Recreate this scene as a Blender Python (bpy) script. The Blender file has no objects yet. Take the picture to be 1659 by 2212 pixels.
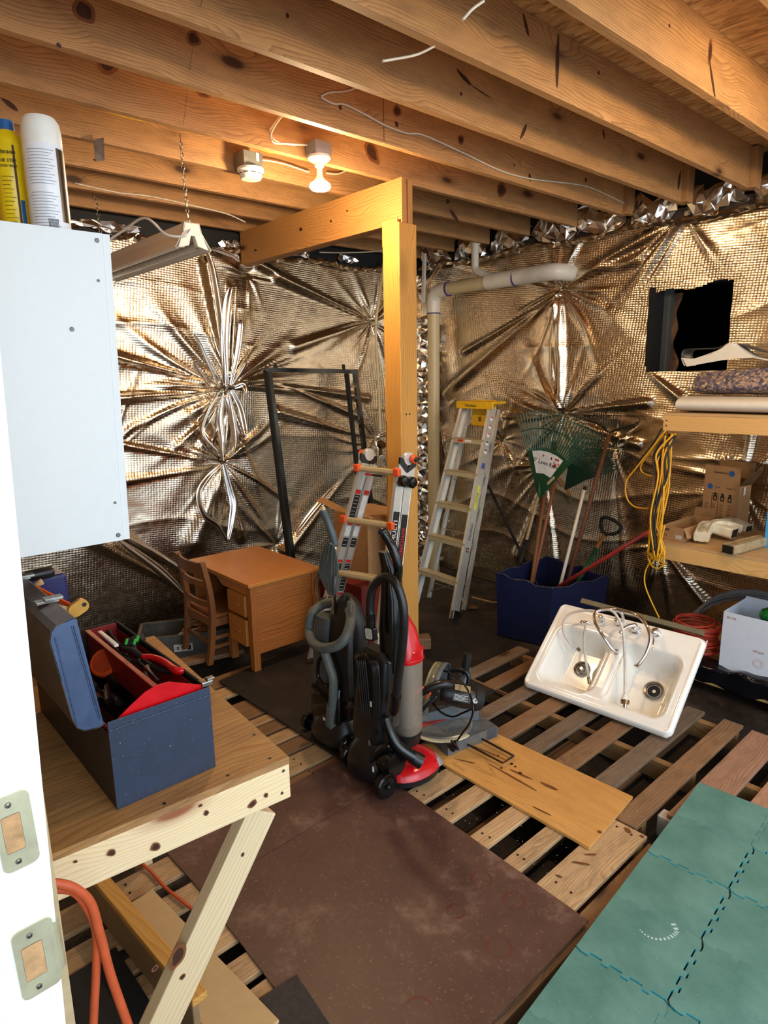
import bpy, bmesh, math, random
import numpy as np
from mathutils import Vector, Matrix
random.seed(7)
V = Vector
PI = math.pi
scene = bpy.context.scene

# ------------------------------------------------------------------ camera
FPX = 1400.0
CAM = V((0, 0, 1.88))
_y, _p, _r = .8411, .2061, -.0166
FW = V((math.cos(_y)*math.cos(_p), math.sin(_y)*math.cos(_p), -math.sin(_p)))
_rt = V((math.sin(_y), -math.cos(_y), 0)); _up = _rt.cross(FW)
RT = _rt*math.cos(_r) + _up*math.sin(_r)
UP = -_rt*math.sin(_r) + _up*math.cos(_r)
cd = bpy.data.cameras.new('camera'); cam = bpy.data.objects.new('camera', cd)
scene.collection.objects.link(cam); scene.camera = cam
cd.sensor_fit = 'HORIZONTAL'; cd.sensor_width = 36; cd.lens = 36*FPX/1659
cd.clip_start = .02
M = Matrix((RT, UP, -FW)).transposed().to_4x4(); M.translation = CAM
cam.matrix_world = M

# ------------------------------------------------------------------ world and light
w = bpy.data.worlds.new('sky'); scene.world = w; w.use_nodes = True
bg = w.node_tree.nodes['Background']
bg.inputs[0].default_value = (.72, .86, 1.0, 1); bg.inputs[1].default_value = 1.75
WARM = (1.0, .72, .42)
def lamp(name, loc, power, col, size=.05, kind='POINT', rot=None, sy=None, spread=None):
    l = bpy.data.lights.new(name, kind); l.energy = power; l.color = col
    if kind == 'AREA':
        l.shape = 'RECTANGLE'; l.size = size; l.size_y = sy or size
        if spread: l.spread = spread
    else: l.shadow_soft_size = size
    o = bpy.data.objects.new(name, l); o.location = loc
    if rot is not None: o.rotation_euler = rot
    scene.collection.objects.link(o); return o
def aim(o, target):
    o.rotation_euler = (V(target)-o.location).to_track_quat('-Z', 'Y').to_euler()
# daylight entering by the open side of the building behind the camera
dl = lamp('daylight_opening', (1.2, -2.6, 2.3), 80, (.80, .90, 1.0), 4.0, 'AREA', sy=2.4); aim(dl, (1.9, 2.6, .9))
scene.view_settings.view_transform = 'Standard'; scene.view_settings.look = 'None'
scene.view_settings.gamma = 1; scene.view_settings.use_curve_mapping = False
scene.view_settings.exposure = 0.22

# ------------------------------------------------------------------ measuring helpers (points of the place seen along a sight line, on a known plane)
def ray(u, v): return FW + RT*((u-829.5)/FPX) - UP*((v-1106)/FPX)
def AZ(u, v, z): d = ray(u, v); return CAM + d*((z-CAM.z)/d.z)
def AX(u, v, x): d = ray(u, v); return CAM + d*(x/d.x)
def AY(u, v, y): d = ray(u, v); return CAM + d*(y/d.y)
def AP(u, v, p, n): d = ray(u, v); return CAM + d*((V(p)-CAM).dot(n)/d.dot(n))
def AV(u, v, x, y): d = ray(u, v); return (CAM + d*(math.hypot(x, y)/math.hypot(d.x, d.y))).z

# ------------------------------------------------------------------ mesh helpers
def frame(a, b, up=(0, 0, 1)):
    x = (V(b)-V(a)).normalized(); u = V(up)
    if abs(x.dot(u)) > .97: u = V((1, 0, 0))
    y = u.cross(x).normalized(); z = x.cross(y)
    return x, y, z
def catmull(pts, k=6, closed=False):
    P = [V(p) for p in pts]; n = len(P); out = []
    rng = range(n if closed else n-1)
    for i in rng:
        if closed: a, b, c, d = P[(i-1) % n], P[i], P[(i+1) % n], P[(i+2) % n]
        else: a, b, c, d = P[max(i-1, 0)], P[i], P[i+1], P[min(i+2, n-1)]
        for j in range(k):
            t = j/k
            out.append(.5*((2*b) + (c-a)*t + (2*a-5*b+4*c-d)*t*t + (3*b-a-3*c+d)*t**3))
    if not closed: out.append(P[-1])
    return out
class B:
    def __init__(s): s.bm = bmesh.new()
    def _add(s, vs, fs):
        v = [s.bm.verts.new(p) for p in vs]
        for f in fs:
            try: s.bm.faces.new([v[i] for i in f])
            except ValueError: pass
        return s
    def box(s, lo, hi, bev=0, M=None):
        lo, hi = V(lo), V(hi); c = (lo+hi)/2; d = hi-lo
        t = bmesh.new(); bmesh.ops.create_cube(t, size=1)
        for v in t.verts: v.co = V((v.co.x*d.x, v.co.y*d.y, v.co.z*d.z)) + c
        if bev: bmesh.ops.bevel(t, geom=t.edges[:], offset=bev, segments=2, affect='EDGES', profile=.5)
        return s.merge(t, M)
    def merge(s, t, M=None):
        if M is not None: bmesh.ops.transform(t, matrix=M, verts=t.verts)
        t.verts.index_update()
        s._add([v.co.copy() for v in t.verts], [[v.index for v in f.verts] for f in t.faces]); t.free(); return s
    def beam(s, a, b, wd, th, up=(0, 0, 1), bev=0, off=(0, 0)):
        """bar from a to b, wd across (y of frame), th along 'up'"""
        x, y, z = frame(a, b, up); L = (V(b)-V(a)).length
        m = Matrix((x, y, z)).transposed().to_4x4(); m.translation = V(a)
        return s.box((0, -wd/2+off[0], -th/2+off[1]), (L, wd/2+off[0], th/2+off[1]), bev, m)
    def tube(s, pts, r, n=8, closed=False, k=0, ripple=None):
        P = catmull(pts, k, closed) if k else [V(p) for p in pts]
        N = len(P); R = r if isinstance(r, (list, tuple)) else [r]*N
        if len(R) != N:
            R = [R[min(int(i*(len(R)-1)/(N-1)), len(R)-2)]*(1-((i*(len(R)-1)/(N-1)) % 1)) + R[min(int(i*(len(R)-1)/(N-1))+1, len(R)-1)]*((i*(len(R)-1)/(N-1)) % 1) if i < N-1 else R[-1] for i in range(N)]
        if ripple: R = [q*(1+ripple*(i % 2)) for i, q in enumerate(R)]
        T = []
        for i in range(N):
            a = P[(i-1) % N] if closed or i else P[i]; b = P[(i+1) % N] if closed or i < N-1 else P[i]
            t = (b-a); T.append(t.normalized() if t.length > 1e-9 else V((0, 0, 1)))
        u = T[0].orthogonal().normalized(); vs = []
        for i in range(N):
            u = (u - T[i]*u.dot(T[i])).normalized(); w_ = T[i].cross(u)
            for j in range(n):
                a = 2*PI*j/n; vs.append(P[i] + (u*math.cos(a)+w_*math.sin(a))*R[i])
        fs = []
        for i in range(N if closed else N-1):
            i2 = (i+1) % N
            for j in range(n):
                j2 = (j+1) % n; fs.append((i*n+j, i*n+j2, i2*n+j2, i2*n+j))
        if not closed: fs += [list(range(n))[::-1], [(N-1)*n+j for j in range(n)]]
        return s._add(vs, fs)
    def cyl(s, a, b, r, r2=None, n=16): return s.tube([a, b], [r, r if r2 is None else r2], n)
    def lathe(s, prof, o, ax=(0, 0, 1), n=24, cap=True):
        ax = V(ax).normalized(); u = ax.orthogonal().normalized(); w_ = ax.cross(u); o = V(o)
        vs = []
        for r, z in prof:
            for j in range(n):
                a = 2*PI*j/n; vs.append(o + ax*z + (u*math.cos(a)+w_*math.sin(a))*max(r, 1e-4))
        fs = [(i*n+j, i*n+(j+1) % n, (i+1)*n+(j+1) % n, (i+1)*n+j) for i in range(len(prof)-1) for j in range(n)]
        if cap: fs += [list(range(n))[::-1], [(len(prof)-1)*n+j for j in range(n)]]
        return s._add(vs, fs)
    def prism(s, pts, d):
        """closed outline of 3D points, extruded by d"""
        P = [V(p) for p in pts]; d = V(d); n = len(P)
        return s._add(P+[p+d for p in P], [list(range(n))[::-1], list(range(n, 2*n))]+[(i, (i+1) % n, n+(i+1) % n, n+i) for i in range(n)])
    def ball(s, c, r, sc=(1, 1, 1), n=16):
        t = bmesh.new(); bmesh.ops.create_uvsphere(t, u_segments=n, v_segments=n//2+2, radius=r)
        for v in t.verts: v.co = V((v.co.x*sc[0], v.co.y*sc[1], v.co.z*sc[2])) + V(c)
        return s.merge(t)
    def grid(s, f, nu, nv):
        vs = [V(f(i/nu, j/nv)) for i in range(nu+1) for j in range(nv+1)]
        return s._add(vs, [(i*(nv+1)+j, (i+1)*(nv+1)+j, (i+1)*(nv+1)+j+1, i*(nv+1)+j+1) for i in range(nu) for j in range(nv)])
    def loft(s, rings, cap=True):
        n = len(rings[0]); vs = [V(p) for r in rings for p in r]
        fs = [(i*n+j, i*n+(j+1) % n, (i+1)*n+(j+1) % n, (i+1)*n+j) for i in range(len(rings)-1) for j in range(n)]
        if cap: fs += [list(range(n))[::-1], [(len(rings)-1)*n+j for j in range(n)]]
        return s._add(vs, fs)
def rrect(c, ux, uy, w_, h, r, n=5):
    c, ux, uy = V(c), V(ux), V(uy); out = []
    for sx, sy, a0 in ((1, 1, 0), (-1, 1, 90), (-1, -1, 180), (1, -1, 270)):
        for k in range(n+1):
            a = math.radians(a0+90*k/n)
            out.append(c + ux*(sx*(w_/2-r)+r*math.cos(a)) + uy*(sy*(h/2-r)+r*math.sin(a)))
    return out
def link(o): scene.collection.objects.link(o)
def set_parent(o, root):
    o.parent = root
    chain = Matrix(); q = root
    ms = []
    while q: ms.append(q.matrix_parent_inverse @ q.matrix_basis if q.parent else q.matrix_basis); q = q.parent
    for m in reversed(ms): chain = chain @ m
    o.matrix_parent_inverse = chain.inverted()
def mk(name, b, mat, parent=None, smooth=None, label=None, cat=None, group=None, kind=None, solid=None, origin=None):
    bm = b.bm if isinstance(b, B) else b
    bmesh.ops.recalc_face_normals(bm, faces=bm.faces)
    me = bpy.data.meshes.new(name); bm.to_mesh(me); bm.free()
    return fin(name, me, mat, parent, smooth, label, cat, group, kind, solid, origin)
def fin(name, me, mat, parent=None, smooth=None, label=None, cat=None, group=None, kind=None, solid=None, origin=None):
    n = len(me.vertices); co = np.empty(n*3, np.float32); me.vertices.foreach_get('co', co); co = co.reshape(-1, 3)
    lo, hi = co.min(0), co.max(0)
    c = V(((lo[0]+hi[0])/2, (lo[1]+hi[1])/2, lo[2])) if origin is None else V(origin)
    me.transform(Matrix.Translation(-c))
    if not me.materials: me.materials.append(mat)
    if smooth:
        me.polygons.foreach_set('use_smooth', [True]*len(me.polygons))
        if smooth is not True: me.set_sharp_from_angle(angle=math.radians(smooth))
    o = bpy.data.objects.new(name, me); link(o)
    o.location = c
    if parent: set_parent(o, parent)
    props(o, label, cat, group, kind)
    if solid:
        md = o.modifiers.new('solid', 'SOLIDIFY'); md.thickness = solid; md.offset = 0
    return o
def props(o, label=None, cat=None, group=None, kind=None):
    if label: o['label'] = label
    if cat: o['category'] = cat
    if group: o['group'] = group
    if kind: o['kind'] = kind
def thing(name, loc, label, cat, group=None):
    o = bpy.data.objects.new(name, None); o.empty_display_size = .05; link(o); o.location = loc
    props(o, label, cat, group); return o
def text(name, s, size, origin, ux, uy, mat, parent, align='CENTER', ext=.0004, sx=1):
    cu = bpy.data.curves.new(name, 'FONT'); cu.body = s; cu.size = size; cu.extrude = ext; cu.align_x = align; cu.align_y = 'CENTER'; cu.resolution_u = 2
    o = bpy.data.objects.new(name, cu); link(o)
    me = bpy.data.meshes.new_from_object(o, depsgraph=bpy.context.evaluated_depsgraph_get())
    bpy.data.objects.remove(o); bpy.data.curves.remove(cu)
    ux, uy = V(ux).normalized(), V(uy).normalized(); uz = ux.cross(uy)
    m = Matrix((ux*sx, uy, uz)).transposed().to_4x4(); m.translation = V(origin)
    me.transform(m); me.materials.clear()
    return fin(name, me, mat, parent)

# ------------------------------------------------------------------ materials
def srgb(h):
    h = h.lstrip('#'); c = [int(h[i:i+2], 16)/255 for i in (0, 2, 4)]
    return tuple((x/12.92 if x <= .04045 else ((x+.055)/1.055)**2.4) for x in c)+(1,)
class N:
    def __init__(s, name):
        s.m = bpy.data.materials.new(name); s.m.use_nodes = True; s.t = s.m.node_tree
        s.b = s.t.nodes['Principled BSDF']
    def n(s, typ, **kw):
        nd = s.t.nodes.new(typ)
        for k, v in kw.items():
            if k.startswith('i_'):
                key = k[2:]; key = int(key) if key.isdigit() else key.replace('_', ' ')
                s.set(nd, key, v)
            else: setattr(nd, k, v)
        return nd
    def set(s, nd, key, v):
        i = nd.inputs[key]
        if isinstance(v, bpy.types.NodeSocket): s.t.links.new(v, i)
        else: i.default_value = v
    def o(s, **kw):
        for k, v in kw.items(): s.set(s.b, k.replace('_', ' '), v)
    def ramp(s, fac, stops, interp='LINEAR'):
        r = s.n('ShaderNodeValToRGB'); s.t.links.new(fac, r.inputs[0]); r.color_ramp.interpolation = interp
        e = r.color_ramp.elements
        while len(e) < len(stops): e.new(.5)
        for el, (p, c) in zip(e, stops): el.position = p; el.color = c if isinstance(c, tuple) else (c, c, c, 1)
        return r.outputs[0]
    def mix(s, f, a, b, bt='MIX'):
        m = s.n('ShaderNodeMix', data_type='RGBA', blend_type=bt)
        s.set(m, 0, f); s.set(m, 6, a); s.set(m, 7, b); return m.outputs[2]
    def math(s, op, a, b=0.0):
        m = s.n('ShaderNodeMath', operation=op); s.set(m, 0, a); s.set(m, 1, b); return m.outputs[0]
    def vec(s, scale=(1, 1, 1), rnd=True, uv=False, rot=(0, 0, 0)):
        tc = s.n('ShaderNodeTexCoord'); v = tc.outputs['UV' if uv else 'Object']
        if rnd:
            oi = s.n('ShaderNodeObjectInfo'); m = s.n('ShaderNodeVectorMath', operation='MULTIPLY_ADD')
            cx = s.n('ShaderNodeCombineXYZ')
            for i, k in enumerate((17.3, 9.1, 5.7)): s.t.links.new(s.math('MULTIPLY', oi.outputs['Random'], k), cx.inputs[i])
            s.t.links.new(v, m.inputs[0]); m.inputs[1].default_value = (1, 1, 1); s.t.links.new(cx.outputs[0], m.inputs[2]); v = m.outputs[0]
        mp = s.n('ShaderNodeMapping'); s.t.links.new(v, mp.inputs[0]); mp.inputs['Scale'].default_value = scale; mp.inputs['Rotation'].default_value = rot
        return mp.outputs[0]
    def noise(s, v, scale, detail=4, rough=.6, dist=0):
        n = s.n('ShaderNodeTexNoise', i_Scale=scale, i_Detail=detail, i_Roughness=rough, i_Distortion=dist); s.t.links.new(v, n.inputs['Vector']); return n.outputs['Fac']
    def bump(s, h, strength=.3, dist=.002, prev=None):
        b = s.n('ShaderNodeBump', i_Strength=strength, i_Distance=dist, i_Height=h)
        if prev: s.t.links.new(prev, b.inputs['Normal'])
        s.t.links.new(b.outputs[0], s.b.inputs['Normal']); return b.outputs[0]
def plain(name, col, rough=.5, metal=0, var=.12, bump=.0, nscale=30, dirt=None, dscale=6, damt=.5, **kw):
    s = N(name); c = srgb(col) if isinstance(col, str) else col
    v = s.vec(); f = s.noise(v, nscale)
    dk = tuple(x*(1-var) for x in c[:3])+(1,); lt = tuple(min(1, x*(1+var)) for x in c[:3])+(1,)
    cc = s.ramp(f, [(.3, dk), (.7, lt)])
    if dirt:
        d = s.ramp(s.noise(v, dscale, 8, .7), [(.5, 0.0), (.68, 1.0)])
        cc = s.mix(s.math('MULTIPLY', d, damt), cc, srgb(dirt))
    s.o(Base_Color=cc, Roughness=rough, Metallic=metal)
    s.o(Roughness=s.math('ADD', s.math('MULTIPLY', f, .15), rough-.07))
    if bump: s.bump(f, bump, .002)
    for k, x in kw.items(): s.set(s.b, k.replace('_', ' '), x)
    return s.m
def wood(name, light, dark, axis='X', rings=9, rough=.62, knots=True, knot='#3a1c0a', dirt=None, damt=.5, dscale=3, fine=.35, kscale=1.0):
    s = N(name); tc = s.n('ShaderNodeTexCoord'); oi = s.n('ShaderNodeObjectInfo')
    sp = s.n('ShaderNodeSeparateXYZ'); s.t.links.new(tc.outputs['Object'], sp.inputs[0])
    order = {'X': (0, 1, 2), 'Y': (1, 0, 2), 'Z': (2, 0, 1)}[axis]
    cx = s.n('ShaderNodeCombineXYZ')
    for i, o in enumerate(order):
        s.t.links.new(s.math('ADD', sp.outputs[o], s.math('MULTIPLY', oi.outputs['Random'], (13.7, 1.9, 3.1)[i])), cx.inputs[i])
    v = cx.outputs[0]
    def mp(sc):
        m = s.n('ShaderNodeMapping'); s.t.links.new(v, m.inputs[0]); m.inputs['Scale'].default_value = sc; return m.outputs[0]
    low = s.noise(mp((.9, 4, 4)), 1.0, 3, .5)
    # knots bend the rings
    vor = s.n('ShaderNodeTexVoronoi', feature='F1', i_Scale=kscale, i_Randomness=1.0); s.t.links.new(mp((1.9, 5, 5)), vor.inputs['Vector'])
    kd = vor.outputs['Distance']
    bend = s.ramp(kd, [(0.0, 1.0), (.42, 0.0)])
    wv = s.n('ShaderNodeTexWave', wave_type='BANDS', bands_direction='Y', wave_profile='SAW', i_Scale=rings*.35, i_Distortion=0.0)
    dd = s.n('ShaderNodeVectorMath', operation='ADD'); s.t.links.new(mp((.35, 9, 9)), dd.inputs[0])
    c2 = s.n('ShaderNodeCombineXYZ'); s.t.links.new(s.math('ADD', s.math('MULTIPLY', low, 1.6), s.math('MULTIPLY', bend, .55 if knots else 0)), c2.inputs[1]); s.t.links.new(c2.outputs[0], dd.inputs[1])
    sz = s.n('ShaderNodeSeparateXYZ'); s.t.links.new(dd.outputs[0], sz.inputs[0])
    c3 = s.n('ShaderNodeCombineXYZ'); s.t.links.new(sz.outputs[0], c3.inputs[0]); s.t.links.new(s.math('ADD', sz.outputs[1], sz.outputs[2]), c3.inputs[1])
    s.t.links.new(c3.outputs[0], wv.inputs['Vector'])
    ring = s.ramp(wv.outputs['Fac'], [(0.0, 0.0), (.62, .35), (.93, 1.0), (1.0, .2)])
    fb = s.noise(mp((5, 130, 130)), 1.0, 2, .6)
    f = s.math('ADD', s.math('MULTIPLY', ring, .48), s.math('MULTIPLY', fb, fine*1.15))
    col = s.ramp(f, [(.12, srgb(light)), (.95, srgb(dark))])
    big = s.noise(mp((.7, 2, 2)), 1.0, 3, .6)
    col = s.mix(s.ramp(big, [(.35, 0.0), (.75, .4)]), col, srgb(dark))
    if knots:
        kf = s.ramp(kd, [(0.0, 1.0), (.075, .95), (.115, .35), (.2, 0.0)])
        col = s.mix(kf, col, srgb(knot))
    if dirt:
        d = s.ramp(s.noise(mp((1.5, 5, 5)), dscale, 8, .75), [(.45, 0.0), (.72, 1.0)])
        col = s.mix(s.math('MULTIPLY', d, damt), col, srgb(dirt))
    hv = s.math('ADD', s.math('MULTIPLY', oi.outputs['Random'], .30), .86)
    h = s.n('ShaderNodeHueSaturation'); s.t.links.new(col, h.inputs['Color']); s.t.links.new(hv, h.inputs['Value'])
    s.o(Base_Color=h.outputs[0], Roughness=rough)
    s.bump(s.math('ADD', fb, s.math('MULTIPLY', ring, .5)), .25, .0015)
    return s.m
def foil_mat(name, base=(.68, .58, .45, 1), rough=.17, quilt=True):  # default base has the brown of reflected wood tinted into it
    s = N(name); v = s.vec(rnd=False, uv=True)
    big = s.noise(v, 2.2, 5, .6); cr = s.noise(v, 26, 6, .65, .6)
    s.o(Metallic=1.0, Base_Color=s.mix(s.ramp(big, [(.35, 0.0), (.7, 1.0)]), base, (base[0]*.9, base[1]*.86, base[2]*.80, 1)))
    s.o(Roughness=s.ramp(cr, [(.3, rough), (.75, rough+.14)]))
    prev = s.bump(cr, .18 if quilt else .5, .004)
    if quilt:
        vo = s.n('ShaderNodeTexVoronoi', feature='F1', i_Scale=1.0, i_Randomness=.18)
        mp = s.n('ShaderNodeMapping'); s.t.links.new(v, mp.inputs[0]); mp.inputs['Scale'].default_value = (48, 64, 1); mp.inputs['Rotation'].default_value = (0, 0, .08)
        s.t.links.new(mp.outputs[0], vo.inputs['Vector'])
        dome = s.math('SUBTRACT', 1.0, s.math('MULTIPLY', vo.outputs['Distance'], vo.outputs['Distance']))
        amt = s.ramp(s.noise(v, 1.7, 3, .5), [(.34, .15), (.56, 1.0)])
        b = s.n('ShaderNodeBump', i_Distance=.0055, i_Height=s.math('MULTIPLY', dome, amt), i_Strength=.6)
        s.t.links.new(prev, b.inputs['Normal']); s.t.links.new(b.outputs[0], s.b.inputs['Normal'])
    return s.m
def osb_mat():
    s = N('osb_sheathing'); v = s.vec(rnd=False)
    cols = None
    for i, (a, sc) in enumerate(((.3, (60, 15, 1)), (1.3, (50, 14, 1)))):
        m = s.n('ShaderNodeMapping'); s.t.links.new(v, m.inputs[0]); m.inputs['Scale'].default_value = sc; m.inputs['Rotation'].default_value = (0, 0, a)
        vo = s.n('ShaderNodeTexVoronoi', feature='F1', i_Scale=1.0); s.t.links.new(m.outputs[0], vo.inputs['Vector'])
        bw = s.n('ShaderNodeRGBToBW'); s.t.links.new(vo.outputs['Color'], bw.inputs[0])
        c = s.ramp(bw.outputs[0], [(.2, srgb('#8f6535')), (.5, srgb('#c99a5e')), (.8, srgb('#e0b57c'))])
        cols = c if cols is None else s.mix(.5, cols, c)
        last = bw.outputs[0]
    s.o(Base_Color=cols, Roughness=.6); s.bump(last, .5, .003); return s.m
def clear_mat(name, col, rough=.2, alpha=.35):
    s = N(name); s.o(Base_Color=srgb(col), Roughness=rough, Alpha=alpha, Transmission_Weight=.2); return s.m

M_joist = wood('joist_pine', '#c4935c', '#754a24', 'X', rings=9, dirt='#46301c', damt=.4)
M_joistZ = wood('block_pine', '#b5854f', '#7a4e28', 'Z', rings=9)
M_header = wood('header_pine', '#c08a4c', '#825426', 'Y', rings=8)
M_post = wood('post_pine', '#dca24e', '#9c682a', 'Z', rings=7, kscale=.6)
M_white2 = wood('fresh_pine_x', '#ecd9b0', '#cfa873', 'X', rings=10, knot='#8a4a26', fine=.25)
M_white2y = wood('fresh_pine_y', '#e9cf9c', '#c99a5c', 'Y', rings=10, knot='#8a4a26', fine=.25)
M_white2z = wood('fresh_pine_z', '#e6cfa8', '#c49a68', 'Z', rings=12, knot='#8a4a26', fine=.25)
M_plytop = wood('bench_plywood', '#c99a5e', '#8f6030', 'X', rings=5, dirt='#6b4533', damt=.8, dscale=1.2)
M_fir = wood('shelf_pine_y', '#e6b873', '#c08a48', 'Y', rings=10, fine=.25)
M_ply = wood('loose_plywood', '#dda75c', '#a06a2c', 'Y', rings=16, knots=False, dirt='#7a4a24', damt=.3, dscale=4)
M_slat = wood('pallet_slat_light', '#d0ae80', '#98704a', 'X', rings=9, dirt='#4a3828', damt=.5, dscale=6)
M_slatd = wood('pallet_slat_weathered', '#89735c', '#4e3e30', 'X', rings=11, dirt='#33261c', damt=.5, dscale=6)
M_slatr = wood('pallet_slat_reddish', '#b98f72', '#7d5842', 'X', rings=9, dirt='#4a3020', damt=.4, dscale=6)
M_slatn = wood('pallet_slat_brown', '#97724e', '#5a402a', 'X', rings=9, dirt='#38281c', damt=.45, dscale=6)
M_string = wood('pallet_stringer', '#a8814f', '#5f4528', 'Y', rings=7, dirt='#2c2017', damt=.5)
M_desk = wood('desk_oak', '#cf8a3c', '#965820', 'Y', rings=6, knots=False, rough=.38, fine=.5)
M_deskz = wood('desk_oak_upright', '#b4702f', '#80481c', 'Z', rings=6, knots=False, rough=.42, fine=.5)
M_chair = wood('chair_oak', '#8e5a2c', '#5c3418', 'Z', rings=7, knots=False, rough=.42, fine=.4)
M_handle = wood('handle_ash', '#9a6436', '#6a3d1c', 'Z', rings=7, knots=False)
M_handle2 = wood('handle_pale_ash', '#c9a878', '#957046', 'Z', rings=7, knots=False)
M_handle3 = wood('handle_brown', '#6e4226', '#462513', 'Z', rings=7, knots=False)
M_osb = osb_mat()
M_foil = foil_mat('foil_insulation')
M_foilc = foil_mat('foil_crumple', (.88, .88, .88, 1), .16, False)
M_floor = plain('dark_earth', '#221a14', .85, 0, .5, .6, 9, '#4a3420', 3, .5)
M_board_floor = None
M_black = plain('black_plastic', '#141516', .34, 0, .2)
M_blackm = plain('black_rubber', '#101010', .7, 0, .3)
M_blackg = plain('black_gloss', '#0c0d0e', .14)
M_grey = plain('grey_plastic', '#4c5456', .42)
M_greyd = plain('grey_hose', '#5c6461', .5, 0, .15)
M_red = plain('red_plastic', '#c8121a', .2)
M_redp = plain('red_tray_paint', '#8f1a16', .4, 0, .2, dirt='#4a1512')
M_alu = plain('aluminium', '#d2d1ca', .36, .65, .06)
M_aluw = plain('aluminium_steps', '#cdbf98', .5, .35, .08)
M_chrome = plain('chrome', '#e8e8ea', .06, 1.0, .02)
M_steel = plain('steel', '#9a958c', .28, 1.0, .1)
M_orange = plain('orange_plastic', '#e8541a', .4)
M_yellow = plain('yellow_plastic', '#eab614', .4)
M_white = plain('white_enamel', '#f1eee4', .14, 0, .02)
M_whitep = plain('white_plastic', '#e6e4da', .4, 0, .04)
M_panel = plain('white_melamine', '#dfe4e3', .38, 0, .02)
M_jamb = plain('white_paint', '#eef0ec', .35, 0, .03, dirt='#cfcabb', dscale=4, damt=.3)
M_brass = plain('aged_brass', '#d8d2ae', .32, .55, .1, dirt='#b98f50', dscale=8, damt=.5)
M_pvc = plain('pvc_pipe', '#ddd6c6', .32, 0, .04, dirt='#a59a84', dscale=4, damt=.4)
M_pvcy = plain('pvc_pipe_yellowed', '#c9b78c', .35, 0, .05)
M_purple = plain('purple_primer', '#3a2a78', .5)
M_tool = plain('toolbox_blue_steel', '#394458', .36, .3, .15, .1, 20, '#22262c', 7, .55)
def speck_steel(name, col):
    s = N(name); v = s.vec(rnd=False); f = s.noise(v, 9, 6, .7); g = s.noise(v, 130, 4, .7); sc_ = s.noise(s.vec((1, 1, 5), rnd=False), 40, 4, .7)
    c = s.mix(s.ramp(f, [(.4, 0.0), (.7, .5)]), srgb(col), srgb('#242830')); msk = s.math('MULTIPLY', s.ramp(g, [(.63, 0.0), (.68, 1.0)]), s.ramp(f, [(.42, 0.0), (.6, 1.0)]))
    c = s.mix(msk, c, srgb('#a7a498')); c = s.mix(s.ramp(sc_, [(.70, 0.0), (.74, .7)]), c, srgb('#8f8f88'))
    s.o(Base_Color=c, Roughness=s.ramp(f, [(.3, .28), (.7, .45)]), Metallic=.3); s.bump(g, .1, .001); return s.m
M_tool = speck_steel('toolbox_scratched_blue', '#3c485d')
M_tool2 = plain('toolbox_brown_steel', '#332b28', .5, .25, .2, .1, 30, '#5a4a40', 10, .5)
M_green = plain('rake_green', '#174a2a', .4)
M_greenl = plain('bright_green', '#2fc043', .4)
M_bin = plain('navy_bin', '#121a3c', .42, 0, .1)
M_blue = plain('blue_plastic', '#1d3f96', .4)
M_card = plain('cardboard', '#a97f52', .75, 0, .08)
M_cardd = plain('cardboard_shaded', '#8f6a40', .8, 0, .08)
M_cardw = plain('white_card', '#cfd6e0', .6, 0, .03)
M_ink = plain('black_ink', '#14110e', .5)
M_inkr = plain('red_ink', '#d02418', .5)
M_inkw = plain('white_ink', '#f0efe8', .5)
M_inkb = plain('blue_ink', '#1c5a9c', .5)
M_inkbr = plain('brown_ink', '#4a3424', .7)
M_vinyl = plain('vinyl_backing', '#d5cdbd', .55, 0, .04)
M_vinyld = plain('vinyl_face', '#3a3a3a', .4)
M_cordy = plain('yellow_cord', '#e0a416', .4)
M_cordo = plain('orange_cord', '#c85a32', .45)
M_cordred = plain('red_cord', '#b23a24', .5)
M_cable = plain('white_cable', '#d2c8b4', .45)
M_cabley = plain('yellow_cable', '#c49a26', .45)
M_sheet = None

def sheet_mat():
    s = N('brown_hardboard'); v = s.vec(rnd=False)
    f = s.noise(v, 3.0, 8, .7); g = s.noise(v, 90, 3, .6)
    c = s.ramp(f, [(.3, srgb('#482f27')), (.55, srgb('#593e34')), (.68, srgb('#826455'))])
    c = s.mix(s.ramp(g, [(.60, 0.0), (.72, .6)]), c, srgb('#8b6c58'))
    s.o(Base_Color=c, Roughness=s.ramp(f, [(.3, .38), (.7, .55)])); s.bump(g, .12, .001); return s.m
M_sheet = sheet_mat()
def mat_mat():
    s = N('foam_mat_green'); v = s.vec(rnd=False)
    f = s.noise(v, 4.0, 7, .65)
    wv = s.n('ShaderNodeTexWave', wave_type='BANDS', bands_direction='X', i_Scale=70.0); s.t.links.new(v, wv.inputs['Vector'])
    oi = s.n('ShaderNodeObjectInfo')
    c = s.ramp(f, [(.3, srgb('#44756a')), (.7, srgb('#6a978c'))])
    sp = s.noise(v, 140, 2, .5)
    c = s.mix(s.ramp(sp, [(.72, 0.0), (.78, .7)]), c, srgb('#9fb5a8'))
    s.o(Base_Color=c, Roughness=.6); s.bump(wv.outputs['Fac'], .5, .0015); return s.m
M_mat = mat_mat()
M_mate = plain('foam_mat_edge', '#3fb0bc', .5)
def pad_mat():
    s = N('rebond_carpet_pad'); v = s.vec(rnd=False)
    vo = s.n('ShaderNodeTexVoronoi', i_Scale=75.0); s.t.links.new(v, vo.inputs['Vector'])
    bw = s.n('ShaderNodeRGBToBW'); s.t.links.new(vo.outputs['Color'], bw.inputs[0])
    c = s.ramp(bw.outputs[0], [(.15, srgb('#4a4658')), (.35, srgb('#7d6d70')), (.5, srgb('#a58a72')), (.65, srgb('#6d5f66')), (.85, srgb('#c2a878'))], 'CONSTANT')
    s.o(Base_Color=c, Roughness=.9); s.bump(vo.outputs['Distance'], .5, .004); return s.m
M_pad = pad_mat()

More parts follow.
